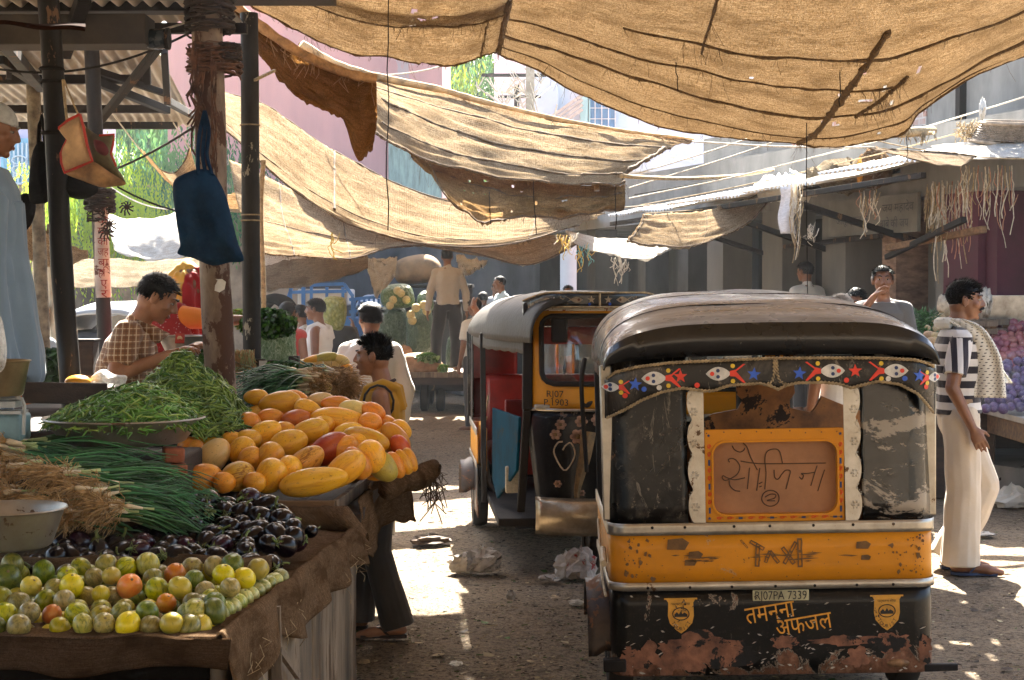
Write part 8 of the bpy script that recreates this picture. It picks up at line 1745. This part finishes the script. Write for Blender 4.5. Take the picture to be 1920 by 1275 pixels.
st_=thing('steel_tub','grey steel tub on the crates behind the moustached man','tub',P(1885,578,14.5)); o0=P(1885,578,14.5)
mb=MB(); 
def rr4(w_,d_,z): return [V((-w_,-d_,z)),V((w_,-d_,z)),V((w_,d_,z)),V((-w_,d_,z))]
A4=rr4(.19,.14,-.12);B4=rr4(.235,.18,.12);C4=rr4(.22,.165,.115);D4=rr4(.18,.13,-.11); mb.add(A4+B4+C4+D4,[(0,3,2,1)]+[(i,(i+1)%4,4+(i+1)%4,4+i) for i in range(4)]+[(4+i,4+(i+1)%4,8+(i+1)%4,8+i) for i in range(4)]+[(8+i,8+(i+1)%4,12+(i+1)%4,12+i) for i in range(4)]+[(12,13,14,15)]); mb.build('tub_body',m_steel,st_,smooth=False,bevel=.01)
mb=MB(); mb.tube([V((.237,-.12,.09)),V((.27,-.08,.05)),V((.27,.08,.05)),V((.237,.12,.09))],.01,6); mb.build('handle',m_iron,st_)
for px,py,w_,h_,d,l in ((1860,612,.36,.12,14.3,'slatted crate under the steel tub, lower left'),(1905,596,.42,.10,14.6,'slatted crate under the steel tub, upper right'),(1835,614,.26,.1,13.9,'grey wooden crate edge just behind the moustached face')):
    cr=thing('slatted_crate',l,'crate',P(px,py,d),0,'crates behind the onion heap')
    for z in (-h_/3,h_/3): mb=MB(); mb.box((0,-.11,z),(w_,.02,h_*.45)); mb.box((0,.11,z),(w_,.02,h_*.45)); mb.build('slat',m_wood,cr,bevel=.003)
    for x in (-w_/2+.03,w_/2-.03): mb=MB(); mb.box((x,0,0),(.05,.2,h_)); mb.build('corner_block',m_woodx,cr,bevel=.003)
lump('garlic_heap','pale garlic heap just left of the moustached head',1775,572,13.6,.08,.09,M('garlic',(.5,.42,.3),.8,0,.3,30,.4),'garlic',.05,seed=21); lump('garlic_bundle','pale garlic by the steel tub in front of the moustached face',1848,566,13.8,.06,.10,M('garlic_white',(.55,.5,.42),.8,0,.3,40,.4),'garlic',.07,seed=22)
lump('tomato_heap','heap of orange roots between the scarfed man and the onions',1833,632,13.2,.10,.06,M('orange_roots',(.5,.24,.09),.6,0,.3,40,.3),'vegetables',.05,seed=23)
# ---------------------------------------------------------------- flat cart, sacks and vehicles at the back
ct_=thing('flat_cart','flat wooden cart with small truck wheels carrying sacks and a man','cart',(-.9,23.3,0))
def cp(mb,n,m,**k): return bpart(mb,n,m,ct_,**k)
mb=MB(); mb.box((-.88,23.6,.53),(1.75,2.2,.08)); cp(mb,'deck',m_wood,bevel=.006); mb=MB(); mb.box((-.88,22.52,.44),(1.72,.06,.10)); cp(mb,'front_beam',m_woodd); mb=MB(); mb.bar((-1.6,22.9,.32),(-.1,22.9,.32),.07,.07); mb.box((-.9,23.3,.36),(1.2,.9,.14)); cp(mb,'axle',m_iron)
for x,y,r in ((-1.25,22.85,.2),(-1.02,22.85,.16),(-.42,22.8,.16),(-.2,22.85,.17),(-1.25,24.3,.2),(-.3,24.3,.2)):
    mb=MB(); mb.lathe([(.02,-.05),(r*.8,-.06),(r,-.04),(r,.04),(r*.8,.06),(.02,.05)],(x,y,r),26,Matrix.Rotation(pi/2,3,'Y')); cp(mb,'wheel',m_black)
def netveg(name,c1,c2,c3,sc=22):
    t=NT(name); v=t.vor(sc,t.mapn((1,1,.7))); n=t.noise(16,5,.75,dist=.8); c=t.mix(t.ramp(v.outputs[0],[(.15,0),(.5,1)]),c1,c2); c=t.mix(t.ramp(n,[(.5,0),(.7,.6)]),c,c3); return t.done(t.bsdf(c,.3,0,t.bump(t.math('ADD',v.outputs[0],n),.7,.04),.55))
nv1=netveg('bagged_cauliflower',(.10,.16,.035),(.06,.11,.03),(.42,.48,.34)); nv2=netveg('bagged_greens',(.03,.07,.03),(.045,.085,.05),(.2,.26,.2),30); nv3=netveg('bagged_cucumber',(.42,.40,.12),(.22,.25,.05),(.62,.64,.5),26)
m_jute=M('jute_sack',(.27,.155,.07),.9,0,.4,4,.5,60,.01); m_cor_=M('tan_sack',(.40,.23,.13),.85,0,.35,5,.5,25,.02)
def sack(name,label,pts,d,th,mat,fold=.04,extra=None,cat='sack',group='bulging sacks on the cart'):
    mb=MB(); inflate(mb,smooth_loop([P(x,y,d) for x,y in pts],40),(0,-1,0),th,9,fold,7,d+th,True,.42); o=mb.build(name,mat,sharp=0); tag(o,label,cat,group)
    if extra: extra(o)
    return o
m_flor=M('cauliflower_head',(.48,.40,.19),.8,0,.2,40,.6,80,.01)
def heads(spots,d,r):
    def f(o):
        for px,py in spots:
            mb=MB(); c=P(px,py,d); mb.grid(lambda u,v:(lambda a,b:c+V((cos(b)*cos(a),cos(b)*sin(a),sin(b)))*r*(1+.10*N3((cos(a)*4,sin(a)*4,b*4+px))))(2*pi*u,-pi/2+pi*v),16,10,True); mb.build('cauliflower',m_flor,o)
    return f
sack('vegetable_sack','clear sack of leafy cauliflowers topmost at left of the pile',[(714,545),(730,534),(758,532),(772,540),(778,565),(768,576),(735,578),(716,570)],23.9,.22,nv1,.05,heads([(752,550),(737,562),(762,562),(731,573),(745,545)],23.7,.06))
sack('vegetable_sack','dark green sack standing at left under the topmost sack',[(703,580),(735,574),(760,580),(766,620),(762,655),(735,660),(708,652),(702,610)],24.1,.24,nv2,.05)
sack('vegetable_sack','dark green sack with cauliflower heads showing beside the man on the cart',[(766,585),(790,570),(808,578),(812,620),(806,660),(780,668),(764,655),(762,615)],23.8,.24,nv2,.05,heads([(780,577),(770,590),(800,583),(773,601),(795,572)],23.55,.065))
sack('vegetable_sack','pale leafy sack behind the shoulder of the man on the cart',[(783,556),(795,545),(810,552),(812,580),(795,585),(782,575)],24.4,.15,nv1,.05)
sack('vegetable_sack','dark sack standing right of the legs of the man on the cart',[(838,640),(855,625),(875,632),(878,690),(860,700),(838,695)],24.2,.2,nv2,.04)
sack('vegetable_sack','low tan sack of greens lying at the front of the cart',[(745,680),(760,664),(800,662),(826,676),(834,694),(815,704),(775,712),(748,708)],22.75,.2,m_cor_,.09)
leaf_heap('cabbage_leaves','pale green leaves spilling from the low tan sack',P(800,672,22.6),.16,.1,.06,260,[M('pale_leaf',(.28,.38,.18),.6,0,.2,9,0),m_cor2],.09,'leaves'); leaf_heap('cabbage_leaves','pale green leaves at the right end of the low tan sack',P(830,692,22.55),.06,.08,.06,120,[M('pale_leaf2',(.3,.36,.12),.6,0,.2,9,0),m_cor2],.07,'leaves'); lump('tan_bundle','round tan bundle behind the low tan sack',758,658,23.3,.11,.07,m_cor_,'bundle',.04,seed=31)
sack('jute_sack','large brown jute sack lying on top of the truck behind the cart',[(738,500),(752,485),(785,477),(810,480),(826,495),(828,518),(812,528),(775,532),(745,528)],26.2,.36,m_jute,.06,None,'sack',None)
sack('cucumber_sack','clear sack of yellow cucumbers carried on a shoulder',[(605,565),(615,556),(635,556),(648,562),(650,590),(643,615),(632,620),(615,612),(604,595)],17.2,.11,nv3,.03,None,'sack',None)
tk=thing('pickup_truck','dark truck body behind the cart under the jute sack','truck',(-1.3,27.2,0))
mb=MB(); mb.box((-1.32,27.6,1.0),(1.4,1.9,1.1)); bpart(mb,'body',M('dark_truck_paint',(.035,.035,.035),.5,0,.3,3,.1),tk,bevel=.04); mb=MB(); mb.box((-1.32,26.6,1.80),(1.35,1.4,.06)); bpart(mb,'rack',m_iron,tk,bevel=.01)
for x in (-1.95,-.68): mb=MB(); mb.bar((x,26.2,.6),(x,26.2,1.8),.06); bpart(mb,'rack_post',m_woodd,tk)
for x in (-1.9,-.74): mb=MB(); mb.lathe([(.03,-.09),(.26,-.1),(.31,-.07),(.31,.07),(.26,.1),(.03,.09)],(x,26.9,.31),26,Matrix.Rotation(pi/2,3,'Y')); bpart(mb,'wheel',m_black,tk)
bt=thing('blue_truck','small truck with bright blue railings and a white load','truck',(-2.95,25,0)); m_bl=M('blue_railing',(.045,.17,.42),.45,0,.25,5,.1); sx_=lambda px:(px-960)/F*25
mb=MB(); mb.box((sx_(602),25.8,1.0),(1.1,1.8,.6)); bpart(mb,'bed',m_bl,bt,bevel=.02); mb=MB(); mb.box((sx_(606),25.5,1.62),(.78,1.2,.26)); bpart(mb,'load',fb_white,bt,bevel=.03)
for px,y0,y1 in ((545,535,600),(569,524,602),(584,538,600),(613,538,600),(643,538,590),(661,552,600)): mb=MB(); mb.bar(P(px,y0,24.9),P(px,y1,24.9),.045 if px!=569 else .06); bpart(mb,'rail_post',m_bl,bt)
for a,b in (((543,536),(645,532)),((645,532),(662,556)),((540,560),(548,536)),((655,562),(720,555)),((655,585),(720,575)),((543,548),(650,546))): mb=MB(); mb.bar(P(*a,24.9),P(*b,24.9),.05); bpart(mb,'rail',m_bl,bt)
for i in range(6): mb=MB(); mb.bar(P(665+i*9,560,25),P(665+i*9,596,25),.035); bpart(mb,'rail_slat',m_bl,bt)
for x in (-3.4,-2.5): mb=MB(); mb.lathe([(.03,-.08),(.25,-.09),(.3,-.06),(.3,.06),(.25,.09),(.03,.08)],(x,25.4,.3),24,Matrix.Rotation(pi/2,3,'Y')); bpart(mb,'wheel',m_black,bt)
def hoodcar(label,px0,px1,y0,y1,d,mat,mat2,rz=0):
    w_=(px1-px0)*d/F; c=P((px0+px1)/2,y0,d); T=thing('parked_vehicle',label,'vehicle',(c.x,d,0),0,'covered vehicles parked behind the stalls'); zt=c.z; m=MB()
    m.grid(lambda u,v:(-w_/2+w_*u,-.7+1.4*v,zt-.10-.24*abs(2*u-1)**3+.10*sin(pi*v)**.5-.02*N3((u*4,v*4,d))),30,14); m.build('canvas_hood',mat,T,solid=.02); m=MB(); m.box((0,0,zt/2+.05),(w_*.97,1.3,zt-.62)); m.build('body',mat2,T,bevel=.05); m=MB(); m.box((0,-.66,zt-.42),(w_*.86,.03,.22)); m.build('window',M('dark_window',(.03,.035,.04),.2),T)
    for x in (-w_*.36,w_*.36): m=MB(); m.lathe([(.03,-.06),(.2,-.07),(.24,-.04),(.24,.04),(.2,.07),(.03,.06)],(x,-.55,.24),22,Matrix.Rotation(pi/2,3,'Y')); m.build('wheel',m_black,T)
hoodcar('covered vehicle with a pale sunlit hood behind the seated boy',120,330,566,640,14.5,M('pale_grey_hood',(.42,.47,.55),.35,0,.2,3,.2),M('slate_body',(.06,.07,.085),.5,0,.3,3,.1)); hoodcar('vehicle with a black wrinkled hood left of the blue truck',480,552,552,600,21,m_bk,M('grey_body',(.12,.12,.13),.5)); hoodcar('vehicle under a silver blue cover behind the sack pile',668,722,554,600,27,M('silver_cover',(.5,.58,.68),.3,.2,.2,5,.4),M('grey_body2',(.12,.12,.13),.5))
# ---------------------------------------------------------------- things on the ground
m_news=M('newsprint',(.5,.46,.40),.85,0,.3,14,.2,120,.002,chip=((.16,.15,.14),24,.58))
def crumple(label,px,py,w_,h_,mat,seed,name='crumpled_paper',cat='paper',group='paper litter on the ground'):
    c=G(px,py); mb=MB(); mb.grid(lambda u,v:(lambda a,b:(lambda q:c+V((w_*.52*cos(b)*cos(a)*q,w_*.40*cos(b)*sin(a)*q,max(.004,h_*.45+h_*.55*sin(b)*q))))(1+.55*N3((cos(a)*1.7+seed,sin(a)*1.7,b*1.6+seed))+.4*N3((cos(a)*3.6,sin(a)*3.6+seed,b*4)))) (2*pi*u,-pi/2+pi*v),15,10,True); o=mb.build(name,mat,smooth=False); return tag(o,label,cat,group)
crumple('crumpled newspaper lying left of centre in front of the farther rickshaw',905,1072,.2,.13,m_news,3); crumple('crumpled newspaper half joined to the one on its right',868,1074,.16,.11,m_news,8)
crumple('crumpled printed paper beside the nearest rickshaw',1090,1086,.18,.17,M('red_printed_paper',(.5,.44,.39),.85,0,.3,20,.2,120,.002,chip=((.35,.06,.05),16,.6)),13); crumple('white crumpled wrapper left of the printed paper',1060,1084,.13,.14,m_white,17); crumple('flat grey paper scrap left of the printed paper',1030,1090,.12,.04,m_news,19); crumple('dark crumpled leaf of paper on the ground below the burlap threads',805,1020,.26,.06,M('brown_paper',(.14,.1,.07),.9,0,.4,9,.3),23); crumple('small white scrap beside the boy near the table leg',660,1165,.14,.09,m_white,29); crumple('small white scrap in front of the nearest rickshaw wheel',1080,1135,.07,.03,m_white,31); crumple('small scrap at the bottom of the lane',855,1248,.06,.02,m_white,37); crumple('grey crumpled bit in the middle of the lane',958,1125,.05,.05,m_news,41)
crumple('white plastic bag lying under the onion table',1897,952,.28,.16,fb_white,43,'plastic_bag','plastic bag'); crumple('flat paper by the sandals of the moustached man',1845,1006,.16,.03,m_news,47)
# straw, leaves and grit underfoot
mb=MB(); ms=[m_rope,M('straw_pale',(.5,.42,.26),.9),M('leaf_scrap',(.08,.14,.03),.8),M('dark_scrap',(.05,.035,.025),.9)]
for q in range(8500):
    y=6.6*(20/6.6)**(rnd.random()**1.25); x=rnd.uniform(-.24,.34)*y
    if rnd.random()<.35: x=rnd.uniform(-.12,.08)*y
    z=gz(x,y)+.004; L=rnd.uniform(.005,.032) if rnd.random()<.975 else rnd.uniform(.05,.12); a=rnd.uniform(0,6.28); d=V((cos(a),sin(a),rnd.uniform(-.05,.12)))*L; o=V((-sin(a),cos(a),0))*rnd.uniform(.001,.0035); mb.mi=rnd.choices((0,1,2,3),(3,2.4,1.3,4))[0]; p=V((x,y,z))
    if rnd.random()<.5: mb.add([p-d/2-o,p+d/2-o*.4,p+d/2+o*.4+V((0,0,.003)),p-d/2+o+V((0,0,.004))],[(0,1,2,3)])
    else:
        k=L*.3+.003; mb.add([p+V((k*cos(s*1.26+a)*rnd.uniform(.6,1.1),k*sin(s*1.26+a)*rnd.uniform(.6,1.1),rnd.uniform(0,k*.5))) for s in range(5)],[(0,1,2,3,4)])
tag(mb.build('ground_litter',ms,smooth=False),'straw, leaf scraps and grit strewn over the lane','litter',kind='stuff')

if HAZE:
    mb=MB(); mb.box((0,17,4.35),(44,60,10.7)); t=NT('dusty_air'); pv=t.n('ShaderNodeVolumePrincipled'); pv.inputs['Color'].default_value=(.86,.9,.95,1); pv.inputs['Density'].default_value=HAZE; pv.inputs['Anisotropy'].default_value=.35; t.l(pv.outputs[0],t.out.inputs['Volume'])
    tag(mb.build('haze',t.mat,smooth=False),kind='stuff')

# woven materials read UV: give plain lumps a simple projection
cm={m.name for m in bpy.data.materials if any(k in m.name for k in ('sacking','burlap','canvas','sheet','net'))}
for o in bpy.data.objects:
    if o.type=='MESH' and not o.data.uv_layers and any(m and m.name in cm for m in o.data.materials):
        me=o.data; uv=me.uv_layers.new(name='UVMap')
        for l in me.loops:
            c=me.vertices[l.vertex_index].co; uv.data[l.index].uv=((c.y+c.x*.6)*2,(c.z+c.x*.8)*2.5)
